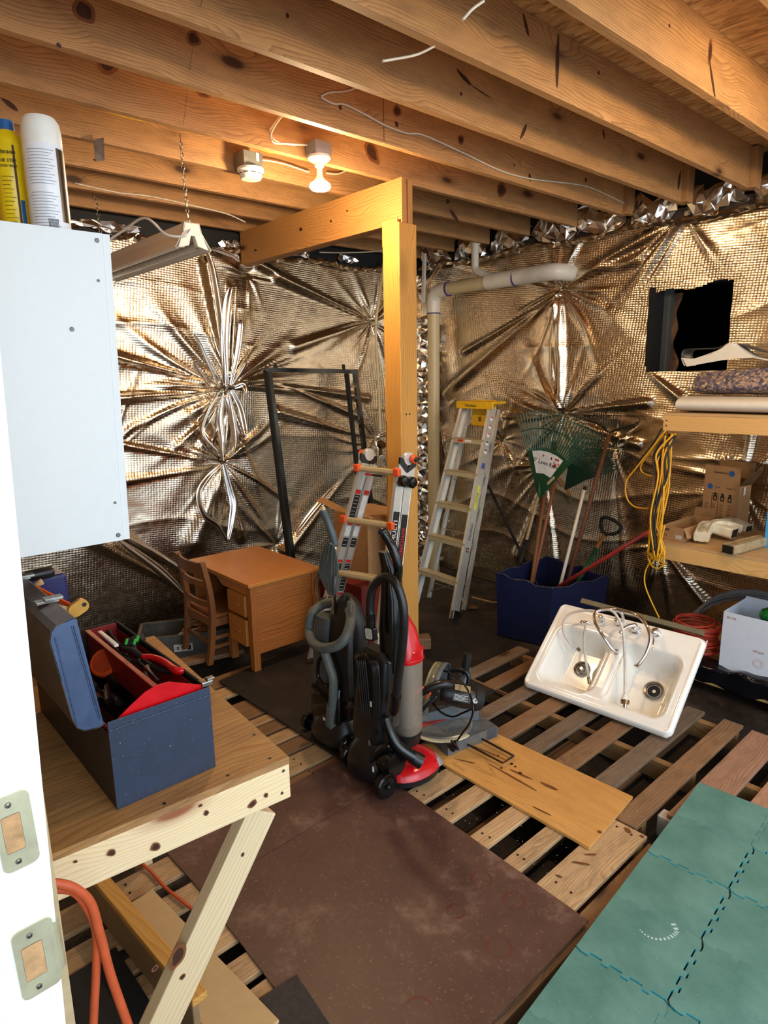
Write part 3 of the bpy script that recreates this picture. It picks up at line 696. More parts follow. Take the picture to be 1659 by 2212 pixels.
for i in range(7):
    for j in range(5):
        gx = .0012 + (.004 if i in (2, 4) else 0); gy0 = .0012
        gyr = .006 if (j in (0,) and i in (3,)) else .001
        x0 = i*PITCH + (.005 if i in (2, 4) else .0006); x1 = (i+1)*PITCH-.0006; y0 = j*PITCH+(.0055 if (j == 1 and i in (1, 2, 3)) else .0006); y1 = (j+1)*PITCH-.0006
        P = lambda x, y: O0 + ex*x - ey*y*-1
        c00, c10, c11, c01 = P(x0, y0), P(x1, y0), P(x1, y1), P(x0, y1)
        pts = edge(c00, c10, j > 0, 0, -ey*-1, 0) + edge(c10, c11, i < 6, 0, ex, 0) + edge(c11, c01, j < 4, 0, ey, 1) + edge(c01, c00, i > 0, 0, ex, 1)
        dz = random.uniform(0, .0015)
        pr_x = (P((x0+x1)/2, (y0+y1)/2)-CAM); dep = pr_x.dot(FW)
        if dep < .3 or abs(pr_x.dot(RT)/dep*FPX) > 1000 or -pr_x.dot(UP)/dep*FPX > 1250: continue
        bt = B().prism([p+V((0, 0, dz)) for p in pts], (0, 0, .010)); me_faces = bt.bm.faces; bt.bm.faces.ensure_lookup_table()
        bmesh.ops.recalc_face_normals(bt.bm, faces=bt.bm.faces)
        for f in bt.bm.faces:
            if abs(f.normal.z) < .5: f.material_index = 1
        me = bpy.data.meshes.new('foam_tile'); bt.bm.to_mesh(me); bt.bm.free(); me.materials.append(M_mat); me.materials.append(M_mate)
        cname = NAMES_C[j] if j < 4 else 'fifth from the edge'
        fin('foam_tile', me, M_mat, label='green ribbed foam puzzle tile, %s, %s' % (NAMES_R[i], cname), cat='foam tile', group='green foam floor tiles')

# ================================================================== WORKBENCH
BZ = .98
c0 = V((.767, 1.218, 0)); bx = V((-.532, .044, 0)).normalized(); by = V((.034, .444, 0)).normalized()
t = thing('workbench', (.5, 1.5, 0), 'fresh pine workbench with plywood top and slanted brace carrying the blue toolbox', 'workbench')
def bp(a, c, z): p = c0+bx*a+by*c; p.z = z; return p
LB, WB = .60, .98
b = B(); b.prism([bp(0, 0, BZ-.018), bp(LB, 0, BZ-.018), bp(LB, WB, BZ-.018), bp(0, WB, BZ-.018)], (0, 0, .018)); mk('plywood_top', b, M_plytop, t)
def rim(a, c, nm='rim_board', m=M_white2, tz=BZ-.0185, h=.091, th=.038):
    x, y, z = frame(a, c); L = (c-a).length
    mm = Matrix((x, y, z)).transposed().to_4x4(); mm.translation = a
    bb = B().box((0, -th/2, -h), (L, th/2, 0), .003)
    o = mk(nm, bb, m, t, origin=(0, 0, 0)); o.matrix_basis = mm; o.parent = None; o.matrix_basis = mm; set_parent(o, t); return o
z0 = BZ-.0185
rim(bp(0, .019, z0), bp(LB, .019, z0)); rim(bp(.019, .039, z0), bp(.019, WB, z0)); rim(bp(.04, WB-.019, z0), bp(LB, WB-.019, z0)); rim(bp(.04, .5, z0), bp(LB, .5, z0))
# slanted brace under the front rim, running back to the foot of the wall
pa = AY(548, 1770, 1.285); pb = AY(345, 2212, 1.285); dr = (pb-pa).normalized(); pa = pa-dr*.03; pb = pb + dr*.16
def plank(nm, a, c, wd, th, mat, par, up=(0, 0, 1), bev=.003, **k):
    x, y, z = frame(a, c, up); mm = Matrix((x, y, z)).transposed().to_4x4(); mm.translation = V(a)
    o = mk(nm, B().box((0, -wd/2, -th/2), ((V(c)-V(a)).length, wd/2, th/2), bev), mat, None, origin=(0, 0, 0), **k)
    o.matrix_basis = mm
    if par: set_parent(o, par)
    return o
pa.y = pb.y = 1.285
plank('brace', pa, pb, .089, .038, M_white2, t, up=(0, 1, 0))
plank('leg', (.24, 2.19, .0), (.24, 2.19, BZ-.11), .089, .038, M_white2z, t, up=(1, 0, 0)); plank('leg', (.72, 2.19, .0), (.72, 2.19, BZ-.02), .089, .038, M_white2z, t, up=(1, 0, 0))
for (u, v) in ((355, 1736), (492, 1675), (549, 1587), (583, 1638)):
    p = AZ(u, v, BZ+.0002); mk('screw', B().cyl(p, p+V((0, 0, .0008)), .004, n=10), M_ink, t)
for (u, v) in ((612, 1665), (609, 1713)):
    p = AP(u, v, bp(0, 0, .9), by); mk('screw', B().cyl(p, p-by*.001, .004, n=10), M_steel, t)

for (u, v, a, c_, w_) in ((236, 1843, 246, 1841, 12), (330, 1831, 342, 1827, 14), (442, 1757, 449, 1755, 8), (539, 1741, 552, 1732, 11), (572, 1720, 577, 1716, 7), (430, 1741, 436, 1739, 5), (160, 1862, 166, 1860, 5)):
    decal(u, v, a, c_, w_, Hit(lambda x, y: AP(x, y, bp(0, 0, .9)-by*.0003, by), -by), t, True)
for (u, v, a, c_, w_) in ((376, 2085, 392, 2045, 22), (392, 2114, 396, 2106, 9), (333, 2095, 337, 2088, 10), (523, 1847, 525, 1845, 6)):
    decal(u, v, a, c_, w_, Hit(lambda x, y: AY(x, y, 1.2657), (0, -1, 0)), t, True)
# boards lying beneath the bench
plank('board_offcut', (.60, 1.98, .152), (.665, 1.285, .152), .15, .012, plain('tan_hardboard', '#c4a473', .6, 0, .05), None, label='tan hardboard strip lying flat on the pallet below the bench', cat='board')
t2 = thing('lumber_piece', (.53, 1.8, .14), 'brownish board standing on edge with yellowish top below the bench', 'lumber')
pl = V((-.06, .1, 0))
plank('face_board', (.50, 2.12, .20), (.555, 1.40, .20), .02, .11, plain('brown_board', '#8a7252', .7, 0, .12), t2)
plank('edge_strip', (.513, 2.12, .268), (.568, 1.40, .268), .045, .022, wood('yellow_pine', '#dba655', '#b07a34', 'X', rings=6), t2)
plank('white_trim_offcut', (.49, 1.24, .16), (.42, 1.10, .42), .035, .012, M_whitep, None, up=(0, 1, 0), label='white trim offcut leaning behind the slanted bench brace', cat='trim piece')

# orange cords
def cord(name, pts, r, mat, label, cat='cord', group=None, k=5, parent=None, n=6):
    return mk(name, B().tube(pts, r, n, k=k), mat, parent, smooth=True, label=label, cat=cat, group=group)
hz = lambda u, v, y=1.10: AY(u, v, y)
cord('extension_cord', [hz(60, 1925), hz(110, 1921), hz(155, 1925), hz(185, 1955), hz(207, 2010), hz(208, 2090), hz(202, 2212), hz(200, 2330)], .0075, M_cordo, 'orange extension cord hanging in front of the bench, inner strand', group='orange cords by the jamb')
cord('extension_cord', [hz(60, 1908, 1.09), hz(112, 1908, 1.09), hz(160, 1918, 1.09), hz(195, 1950, 1.09), hz(216, 2020, 1.09), hz(240, 2110, 1.09), hz(280, 2225, 1.09), hz(310, 2330, 1.09)], .0085, M_cordo, 'orange extension cord hanging in front of the bench, outer strand', group='orange cords by the jamb')
cord('extension_cord', [AZ(300, 1860, .15), AZ(325, 1882, .143), AZ(355, 1915, .143), AZ(395, 1948, .143), AZ(430, 1975, .143)], .006, M_cordo, 'thin orange cord lying on the pallet behind the bench brace')

# ================================================================== TOOLBOX
t = thing('toolbox', (.5, 1.6, BZ), 'open blue steel toolbox full of hand tools standing on the workbench', 'toolbox')
X0, X1, Y0, Y1, TH = .387, .617, 1.305, 1.885, .205
b = B(); z = BZ+.001
b.box((X0, Y0, z), (X1, Y1, z+.002)); 
for lo, hi in (((X0, Y0, z), (X0+.0015, Y1, z+TH-.03)), ((X1-.0015, Y0, z), (X1, Y1, z+TH))): b.box(lo, hi)
b.box((X0, Y1-.0015, z), (X1, Y1, z+TH))
mk('body', b, M_tool2, t)
mk('end_plate', B().box((X0, Y0-.0015, z), (X1, Y0, z+TH), .0005).box((X0, Y0-.004, z+TH-.022), (X1, Y0-.0015, z+TH-.018), .001).box((X0-.001, Y0-.0025, z), (X0+.003, Y0, z+TH)), M_tool, t)
b = B()
b.tube([(X1-.004, Y0, z+TH-.002), (X1-.004, Y1, z+TH-.002)], .004, 6); mk('rim', b, M_blackm, t)
# inner red tray tilted in the box
za = z+TH
b = B(); b.box((X1-.095, Y0+.012, za-.075), (X1-.012, Y1-.03, za-.073)).box((X1-.095, Y0+.012, za-.075), (X1-.093, Y1-.03, za+.004)).box((X1-.014, Y0+.012, za-.075), (X1-.012, Y1-.03, za-.012)).box((X1-.095, Y1-.03, za-.075), (X1-.012, Y1-.028, za+.004))
b.box((X1-.102, Y0+.012, za+.000), (X1-.088, Y1-.03, za+.006), .002); mk('tray', b, M_redp, t)
b = B(); q = Y0+.008
b.prism([(X0+.012, q, za-.035), (X0+.012, q, za-.012), (X0+.05, q, za+.014), (X0+.085, q, za+.034), (X0+.11, q, za+.041), (X0+.14, q, za+.040), (X0+.175, q, za+.024), (X1-.014, q, za+.006), (X1-.012, q, za-.035)], (0, .002, 0)); mk('tray_end', b, M_red, t)
b = B(); b.box((X0+.004, Y0+.01, za-.16), (X0+.006, Y1-.05, za-.02)); b.box((X0+.004, Y0+.01, z+.004), (X1-.1, Y1-.05, z+.006)); mk('lower_tray', b, M_redp, t)
# lid: open, leaning back over the bench; end cap is a rounded panel
yl = Y0-.006
out = [(532, 985), (505, 1000), (430, 1015), (395, 1000), (372, 960), (255, 560), (262, 510), (290, 480), (375, 440), (392, 445)]
P2 = [AY(a/2.37, 1150+c/2.37, yl) for a, c in out]
lid_d = V((0, Y1-Y0+.10, .0))
b = B().prism(P2, (0, .003, 0))
for (a, c, d, e) in ((378, 480, 518, 955), (283, 540, 395, 985), (368, 480, 508, 955)):
    pa, pb = AY(a/2.37, 1150+c/2.37, yl-.001), AY(d/2.37, 1150+e/2.37, yl-.001)
    b.tube([pa, pb], .0016, 5)
lid = mk('lid_end', b, plain('lid_blue_skylit', '#4a5c7c', .3, .3, .1, dirt='#2e3440', dscale=10, damt=.35), t); lid['label'] = 'blue rounded lid end cap'  # paler than the box: bright sky reflection put into the colour
b = B(); n = len(P2)
for i in range(n-1):
    p, q = P2[i], P2[i+1]; b._add([p, q, q+lid_d, p+lid_d], [(0, 1, 2, 3)])
mk('lid', b, plain('lid_brown_steel', '#4a3c36', .45, .25, .2, .1, 40, '#6a5548', 12, .5), t, solid=.002)
p = P2[8]
for dy in (.14, .36):
    c = P2[8].lerp(P2[7], .35)+V((0, dy, .004))
    mk('latch', B().box((c.x-.022, c.y-.012, c.z-.002), (c.x+.022, c.y+.012, c.z+.004), .001).box((c.x-.006, c.y-.016, c.z+.003), (c.x+.03, c.y+.008, c.z+.009), .001), M_steel, t)
p = V((X1-.004, Y0+.006, za)); mk('latch', B().box(p+V((-.012, -.004, 0)), p+V((.016, .02, .012)), .002).box(p+V((.004, .0, .01)), p+V((.022, .014, .016)), .001), M_steel, t)
# tools lying in the box
def tool(name, b, mat, label, cat, smooth=40, group=None): return mk(name, b, mat, label=label, cat=cat, smooth=smooth, group=group)
yy = 1.42
def ib(u, v, zz=None): return AZ(u, v, za if zz is None else zz)
T1 = thing('pliers', ib(360, 1445, za-.02), 'pliers with a fat red handle lying across the toolbox tray', 'pliers')
mk('handle', B().tube([ib(307, 1418), ib(330, 1420), ib(355, 1430), ib(380, 1448), ib(397, 1448)], [.006, .008, .009, .009, .011, .008], 8, k=4), M_red, T1, smooth=True)
mk('jaw', B().tube([ib(307, 1418), ib(285, 1405, za-.01), ib(262, 1398, za-.01)], [.006, .009, .004], 8), M_blackm, T1, smooth=True)
mk('handle', B().tube([ib(307, 1425, za-.02), ib(340, 1445, za-.02), ib(370, 1452, za-.02)], .006, 8, k=3), M_blackm, T1, smooth=True)
T1 = thing('utility_knife', ib(285, 1390, za-.03), 'black utility tool with bright green marks in the toolbox', 'knife')
mk('body', B().tube([ib(262, 1400, za-.02), ib(285, 1388, za-.01), ib(312, 1375, za)], [.010, .016, .012], 10), M_blackm, T1, smooth=True)
for a, c in ((272, 1392), (290, 1392), (296, 1385)):
    p = ib(a, c, za+.003); mk('green_mark', B().beam(p, p+V((.012, .02, .006)), .006, .003), M_greenl, T1)
T1 = thing('tape_measure', ib(235, 1430, za-.04), 'round orange tape case on a black tool in the toolbox', 'tape measure')
c = ib(228, 1432, za-.045); ax = V((-.5, -.55, .65)).normalized()
mk('case', B().lathe([(.0, -.013), (.034, -.013), (.039, -.008), (.039, .008), (.034, .013), (0, .013)], c, ax, 24), M_orange, T1, smooth=35)
mk('case_face', B().lathe([(0, .0135), (.030, .0135), (.029, .015), (0, .015)], c, ax, 24), plain('dark_orange', '#b53d15', .4), T1)
mk('grip', B().tube([c+V((.0, -.02, -.03)), c+V((.03, -.05, -.05)), c+V((.055, -.03, -.03))], [.018, .022, .014], 10, k=4), M_black, T1, smooth=True)
T1 = tool('plastic_cup', B().lathe([(.026, 0), (.029, .01), (.029, .06), (.025, .062), (.024, .02), (0, .02)], ib(232, 1475, z+.07), (.35, -.5, .75), 20), M_black, 'black cylindrical cup lying on the toolbox floor', 'cup', 40)
tool('putty_knife', B().beam(ib(215, 1365, za+.002), ib(252, 1395, za+.002), .012, .008, bev=.002), M_whitep, 'white plastic scraper handle resting in the tray', 'scraper')
rr = random.Random(5)
for i in range(22):
    x, y = rr.uniform(X0+.03, X1-.12), rr.uniform(Y0+.06, Y1-.12); a = rr.uniform(-.5, .5)+PI/2; L = rr.uniform(.05, .11); zz = za-.085+rr.uniform(-.03, .03)
    p = V((x, y, zz)); q = p+V((math.cos(a)*L, math.sin(a)*L, rr.uniform(-.02, .03)))
    m = rr.choice([M_steel, M_blackm, M_blackm, M_steel, M_black])
    kn_ = ['screwdriver', 'wrench', 'chisel', 'punch'][i % 4]
    tool(kn_, B().tube([p, p.lerp(q, .45), p.lerp(q, .46), q], [.008, .009, .0035, .003], 8), m, '%s %s in the loose pile on the %s of the toolbox floor' % ('dark' if m is not M_steel else 'bright steel', kn_, 'near end' if y < 1.48 else ('middle' if y < 1.62 else 'far end')), 'hand tool', group='loose tools heaped in the toolbox')
for i in range(12):
    x, y = X1-.055+rr.uniform(-.025, .025), rr.uniform(Y0+.10, Y1-.08); a = rr.uniform(-.5, .5)+PI/2; L = rr.uniform(.05, .12); zz = za-.05+rr.uniform(-.015, .03)
    p = V((x, y, zz)); q = p+V((math.cos(a)*L*.3, math.sin(a)*L, rr.uniform(-.01, .02)))
    m = rr.choice([M_steel, M_blackm])
    tool('wrench', B().tube([p, p.lerp(q, .2), p.lerp(q, .8), q], [.007, .004, .004, .008], 8), m, 'small %s wrench lying in the %s part of the red tray' % ('dark' if m is not M_steel else 'bright steel', 'near' if y < 1.52 else ('middle' if y < 1.66 else 'far')), 'hand tool', group='tools in the tray of the toolbox')
# things on the bench beyond the box
p = V((.41, 2.02, BZ))
t3 = thing('tool_case', AZ(105, 1270, 1.0), 'dark blue plastic case behind the toolbox lid', 'case')
q0 = AY(105, 1240, 2.15); mk('case_body', B().box((q0.x-.07, 2.12, BZ), (q0.x+.045, 2.24, q0.z), .01), plain('navy_case', '#20225c', .35), t3)
t3 = thing('caulking_tube', (.4, 2.2, 1.3), 'black cylinder handle lying on the blue case', 'tube')
a, c = AY(55, 1246, 2.10), AY(115, 1233, 2.10); mk('tube_body', B().tube([a, a.lerp(c, .9), c], [.017, .019, .015], 14), M_black, t3, smooth=40)
t3 = thing('hand_saw', AZ(120, 1290, 1.2), 'hand tool with a long orange blade edge and small tan handle tip', 'saw')
a, c = AY(72, 1267, 2.05), AY(158, 1312, 1.93); mk('orange_edge', B().beam(a, c, .006, .014), M_orange, t3)
mk('handle_tip', B().tube([AY(76, 1264, 2.05), AY(92, 1256, 2.05)], [.009, .010], 8), M_handle2, t3, smooth=True)
t3 = thing('trowel', AZ(175, 1310, 1.2), 'trowel with a yellow wooden handle poking out beyond the toolbox', 'trowel')
a, c = AY(155, 1325, 1.90), AY(186, 1303, 1.90)
ux = (c-a).normalized(); uy = ux.cross(V((0, 1, 0))).normalized()
mk('handle', B().prism(rrect(a.lerp(c, .5), ux, uy, (c-a).length*1.25, .040, .018), (0, .014, 0)), plain('yellow_wood', '#d09a3c', .4), t3)
p = c-ux*.006; mk('hang_hole', B().cyl(p+V((0, -.001, 0)), p+V((0, .002, 0)), .0065, n=12), M_ink, t3)
mk('blade', B().prism([AY(128, 1306, 1.91), AY(150, 1312, 1.91), AY(160, 1330, 1.91), AY(146, 1330, 1.91)], (0, .003, 0)), M_handle2, t3)

# ================================================================== WHITE WALL CABINET WITH CANS
t = thing('wall_cabinet', (.36, 1.9, 1.49), 'white melamine wall cabinet seen from its screwed side panel', 'cabinet')
cz0, cz1 = 1.493, 2.21; sh = .03
xr = lambda z: .560+(z-cz0)*.031
b = B(); b.prism([(.155, 1.6, cz0), (xr(cz0), 1.6, cz0), (xr(cz1), 1.6, cz1), (.155, 1.6, cz1)], (0, .016, 0)); mk('side_panel', b, M_panel, t)
b = B(); b.prism([(.155, 2.34, cz0), (xr(cz0), 2.34, cz0), (xr(cz1), 2.34, cz1), (.155, 2.34, cz1)], (0, .016, 0)); mk('side_panel', b, M_panel, t)
mk('top_panel', B().box((.155, 1.616, cz1-.018), (xr(cz1)-.002, 2.34, cz1-.002)), M_panel, t)
mk('bottom_panel', B().box((.155, 1.616, cz0+.002), (xr(cz0)-.002, 2.34, cz0+.018)), M_panel, t)
for k in range(2):
    y0 = 1.602+.378*k; mk('door', B().prism([(xr(cz0)+.001, y0, cz0), (xr(cz0)+.017, y0, cz0), (xr(cz1)+.017, y0, cz1), (xr(cz1)+.001, y0, cz1)], (0, .372, 0)), M_panel, t)
for (u, v, r) in ((210, 519, .0045), (213, 606, .003), (156, 711, .0045), (249, 1086, .003), (256, 1156, .0048)):
    p = AY(u, v, 1.5985); mk('screw', B().lathe([(r*.3, -.0012), (r, -.001), (r*1.2, .0012)], p, (0, 1, 0), 12), plain('screw_grey', '#6a6660', .4, .6), t)
# cans on top
ct = cz1-.001
def spray(name, x, y, r, h, mat, label, capm, cap='round', deco=None, band=None):
    t = thing(name, (x, y, ct), label, 'spray can')
    hc = h*.74 if cap == 'round' else h*.80
    mk('can', B().lathe([(r*.93, 0), (r, .004), (r, hc), (r*.97, hc+.004)], (x, y, ct), n=32), mat, t, smooth=40)
    if cap == 'round':
        mk('cap', B().lathe([(r*.99, hc+.002), (r*1.0, hc+.02), (r*.98, hc+.035), (r*.93, h-.012), (r*.78, h-.002), (0, h)], (x, y, ct), n=32), capm, t, smooth=50)
    else:
        mk('shoulder', B().lathe([(r*.98, hc), (r*.9, hc+.012), (r*.62, hc+.022), (r*.6, hc+.024)], (x, y, ct), n=32), mat, t, smooth=50)
        mk('cap', B().lathe([(r*.52, hc+.022), (r*.54, hc+.030), (r*.50, hc+.046), (r*.2, h), (0, h)], (x, y, ct), n=20), capm, t, smooth=50)
    return t, hc
def wrap(name, x, y, r, a0, a1, z0, z1, mat, par, dr=.0006, n=10):
    bb = B(); bb.grid(lambda i, j: (x+(r+dr)*math.cos(math.radians(a0+(a1-a0)*i)), y+(r+dr)*math.sin(math.radians(a0+(a1-a0)*i)), ct+z0+(z1-z0)*j), n, 1)
    return mk(name, bb, mat, par, smooth=True)
def wraptext(s, x, y, r, a, z, size, mat, par):
    n = V((math.cos(math.radians(a)), math.sin(math.radians(a)), 0)); ux = V((-n.y, n.x, 0))
    return text('lettering', s, size, V((x, y, ct+z))+n*(r+.0012), ux, (0, 0, 1), mat, par)
cy = 1.665; cx = AY(110, 480, cy).x; ch = AY(100, 262, cy).z-ct+.004
fa = math.degrees(math.atan2(-cy, -cx)) # facing the camera
M_lab = plain('pale_label', '#e9ebee', .3, 0, .02)
s1, hc = spray('spray_can', cx, cy, .041, ch, M_lab, 'white spray can with rounded white cap and small print on the cabinet', M_whitep)
wrap('dark_label', cx, cy, .041, fa+38, fa+100, .02, hc-.005, plain('dark_brown_label', '#2a1e18', .3), s1)
for k in range(26):
    z = hc-.012-k*.0062
    if 11 < k < 14: continue
    wrap('print_line', cx, cy, .041, fa-52+(k % 3)*2, fa+30-((k*7) % 5)*4, z-.0011, z, plain('grey_print', '#8a93a0', .6) if k == 0 else bpy.data.materials['grey_print'], s1, .0009, 6)
for k in range(9): wrap('barcode', cx, cy, .041, fa-5+k*3.2, fa-3.6+k*3.2, .004, .024, M_ink, s1, .0011, 1)
cy2 = 1.73; cx2 = AY(36, 470, cy2).x; ch2 = AY(38, 266, cy2).z-ct
s2, hc2 = spray('spray_can', cx2, cy2, .033, ch2, plain('yellow_can', '#e6c512', .3), 'yellow aerosol can with blue cap and black lettering beside the white can', M_inkb, 'small')
fb = math.degrees(math.atan2(-cy2, -cx2))
wrap('side_stripe', cx2, cy2, .033, fa+14, fa+22, .01, hc2-.01, M_inkbr, s2); wrap('blue_block', cx2, cy2, .033, fa+24, fa+40, .02, .07, M_inkb, s2)
wraptext('Johnson', cx2, cy2, .033, fb-12, hc2-.025, .013, M_ink, s2); wraptext('ONE STEP', cx2, cy2, .033, fb-12, hc2-.043, .0095, M_ink, s2); wraptext('WOOD WAX', cx2, cy2, .033, fb-12, hc2-.054, .0075, M_ink, s2)
for k in range(14):
    z = hc2-.075-k*.0085; wrap('print_line', cx2, cy2, .033, fb-34, fb+8-((k*7) % 5)*4, z-.001, z, M_inkbr, s2, .0009, 6)
s3, hc3 = spray('spray_can', .315, 1.78, .030, .19, plain('dark_can', '#352a26', .4), 'dark bottle with a reddish band barely showing behind the yellow can', M_black)
wrap('red_band', .315, 1.78, .030, 200, 340, .09, .14, M_inkr, s3)

# ================================================================== FLUORESCENT SHOP LIGHT ON CHAINS
t = thing('shop_light', (1.49, 3.6, 2.58), 'white two-tube fluorescent shop light hung on a thin chain', 'light fixture')
fy0, fy1 = 2.955, 4.18; cx = 1.487; zt = 2.585
prof = [(-.080, -.118), (-.088, -.110), (-.045, -.040), (-.032, 0), (.032, 0), (.045, -.040), (.088, -.110), (.080, -.118)]
b = B(); b.grid(lambda a, c: (cx+prof[int(round(c*7))][0], fy0+(fy1-fy0)*a, zt+prof[int(round(c*7))][1]), 1, 7); mk('reflector', b, plain('baked_white', '#f2efe6', .5, 0, .02), t, solid=.002)
for yq in (fy0, fy1-.03):
    b = B(); b.prism([(cx-.05, yq, zt-.05), (cx-.036, yq, zt+.002), (cx+.036, yq, zt+.002), (cx+.052, yq, zt-.06), (cx+.074, yq, zt-.112), (cx+.022, yq, zt-.098), (cx+.010, yq, zt-.055), (cx-.010, yq, zt-.055), (cx-.022, yq, zt-.098), (cx-.074, yq, zt-.112)], (0, .03, 0)); mk('end_cap', b, M_whitep, t)
M_tubeoff = plain('tube_off', '#d8d4c8', .25)
for s_ in (-1, 1):
    q = mk('tube', B().cyl((cx+s_*.045, fy0+.035, zt-.088), (cx+s_*.045, fy1-.035, zt-.088), .018, n=16), M_tubeoff, t, smooth=40)
    mk('tube_cap', B().cyl((cx+s_*.045, fy0+.02, zt-.088), (cx+s_*.045, fy0+.045, zt-.088), .0185, n=16), M_steel, q)
mk('power_cord', B().tube([(cx-.01, fy0-.005, zt-.03), (cx-.05, fy0-.02, zt-.065), (cx-.12, fy0+.02, zt-.06), (cx-.17, fy0+.12, zt+.02), (cx-.22, fy0+.3, zt-.02), (cx-.36, fy0+.5, zt-.12), (cx-.6, fy0+.7, zt-.16)], .006, 6, k=6), M_whitep, t, smooth=True)
def chain(a, c, parent, n=None, r=.0085, wr=.0018):
    a, c = V(a), V(c); d = (c-a).normalized(); n = n or int((c-a).length/.0215); u0 = d.orthogonal().normalized(); w0 = d.cross(u0); b = B(); L = (c-a).length/n
    for i in range(n):
        p = a+(c-a)*((i+.5)/n); s_ = u0 if i % 2 else w0
        b.tube([p+d*math.cos(q)*L*.62+s_*math.sin(q)*r*.8 for q in [k*PI/5 for k in range(10)]], wr, 4, closed=True)
    return mk('chain', b, M_steel, parent, smooth=True)
chain((1.475, 2.985, 2.93), (cx, 2.99, zt+.002), t); chain((1.475, 4.1, 2.93), (cx, 4.1, zt+.002), t)
mk('hook', B().tube([(1.475, 2.985, 2.965), (1.475, 2.985, 2.93)], .002, 5), M_steel, t)

# ================================================================== BULB, DETECTOR, CABLES
t = thing('bulb_holder', (2.12, 2.84, 2.86), 'lit bulb in a white porcelain holder on a grey junction box', 'lamp')
bx0 = AY(683, 335, 2.80)
mk('junction_box', B().box((2.075, 2.775, 2.955), (2.175, 2.864, 3.02), .008), plain('grey_box', '#8e9294', .5), t)
bc = V((2.122, 2.812, 2.955))
mk('holder', B().lathe([(0, 0), (.055, 0), (.057, -.012), (.045, -.024), (.026, -.032), (.022, -.05), (.0, -.05)], bc, n=28), M_whitep, t, smooth=45)
mk('stem', B().lathe([(.014, -.048), (.014, -.085), (.02, -.10), (.03, -.115)], bc, n=20), M_whitep, t, smooth=45)
s = N('glowing_bulb'); s.o(Base_Color=(1, .8, .5, 1), Emission_Color=(1, .74, .38, 1), Emission_Strength=60.0); M_bulb = s.m
mk('bulb_glass', B().lathe([(.0, -.112), (.030, -.114), (.050, -.128), (.054, -.142), (.044, -.154), (.0, -.160)], bc, n=28), M_bulb, t, smooth=60)
lamp('bulb_light', bc+V((0, 0, -.20)), 46, WARM, .05)
# a second lamp of the same kind above the entrance side
t = thing('bulb_holder', (2.9, .45, 2.9), 'second porcelain lamp holder above the shelf side', 'lamp')
bc2 = V((2.95, .50, 2.948))
mk('holder', B().lathe([(0, 0), (.055, 0), (.057, -.012), (.045, -.024), (.022, -.05), (.0, -.05)], bc2, n=20), M_whitep, t, smooth=45)
mk('bulb_glass', B().lathe([(.014, -.048), (.03, -.09), (.030, -.114), (.045, -.128), (.047, -.142), (.036, -.156), (.0, -.162)], bc2, n=20), M_bulb, t, smooth=60)
lamp('bulb_light', bc2+V((0, 0, -.21)), 42, WARM, .05)
t = thing('smoke_detector', (1.98, 3.22, 2.9), 'round white smoke detector hanging below a grey metal box', 'smoke detector')
p0 = AY(535, 332, 3.22); p1 = AY(532, 390, 3.22)
mk('metal_box', B().box((p0.x-.055, 3.17, p1.z+.055), (p0.x+.06, 3.262, p0.z), .002), plain('galvanised', '#8f938f', .4, .7), t)
mk('label_plate', B().box((p0.x+.02, 3.1685, p1.z+.09), (p0.x+.035, 3.1695, p1.z+.13)), M_inkw, t)
pc = V((p0.x, 3.20, p1.z+.055)); mk('rim_plate', B().lathe([(0, 0), (.068, 0), (.070, -.012), (.066, -.016), (0, -.016)], pc, n=32), M_whitep, t, smooth=40)
mk('sensor_body', B().lathe([(0, -.016), (.060, -.016), (.058, -.04), (.050, -.052), (0, -.054)], pc, n=32), M_whitep, t, smooth=40)
for k in range(10):
    a = 2*PI*k/10; q = pc+V((math.cos(a)*.0595, math.sin(a)*.0595, -.028)); tt = V((-math.sin(a), math.cos(a), 0))
    mk('vent_slot', B().beam(q-tt*.012, q+tt*.012, .003, .003), M_ink, t)
cab = lambda pts, y, nm, lab, mat=M_cable, r=.0045, cat='cable': mk(nm, B().tube([AY(u, v, y) for u, v in pts], r, 6, k=5), mat, smooth=True, label=lab, cat=cat)
cab([(693, 210), (720, 224), (745, 226), (790, 248), (835, 272), (880, 288), (915, 292), (1000, 330), (1080, 368), (1145, 386), (1230, 396), (1275, 405), (1330, 430), (1372, 452)], 2.452, 'white_cable', 'long white cable stapled along the joist face towards the foil wall')
cab([(693, 208), (712, 200), (745, 197), (779, 187)], 2.452, 'white_cable', 'short curved white cable end between two joists above the bulb')
cab([(618, 241), (600, 262), (585, 290), (592, 308), (620, 310), (672, 314)], 2.84, 'white_cable', 'looped white cable feeding the lamp junction box')
cab([(612, 243), (590, 270), (583, 285), (600, 306), (640, 313)], 2.85, 'white_cable', 'second strand of the white loop beside the lamp box')
cab([(555, 345), (585, 348), (620, 356), (655, 368), (668, 372)], 3.23, 'white_cable', 'white cable running from the detector box towards the bulb')
cab([(705, 374), (730, 376), (752, 366)], 3.23, 'white_cable', 'short white cable piece just beyond the bulb')
cab([(0, 165), (60, 182), (130, 204), (200, 230), (270, 252), (350, 268), (400, 275), (450, 285), (500, 298), (560, 322), (600, 332), (655, 336)], 3.235, 'yellow_cable', 'thin yellow cable running along the underside of the joists', M_cabley, .004)
cab([(1000, 42), (1020, 20), (1045, 2)], 1.235, 'white_cable', 'white cable tail poking from the near joist', r=.004)
cab([(826, 132), (850, 128), (900, 118), (938, 100)], 1.641, 'white_cable', 'white cable end hanging below the second joist', r=.004)
cab([(160, 395), (250, 415), (330, 425), (420, 445), (490, 462), (530, 480)], 4.082, 'white_cable', 'white cable running behind the hanging chain near the foil wall')
cab([(690, 545), (740, 546), (800, 544), (828, 541)], 4.47, 'white_cable', 'white cable below the header beam', r=.005)
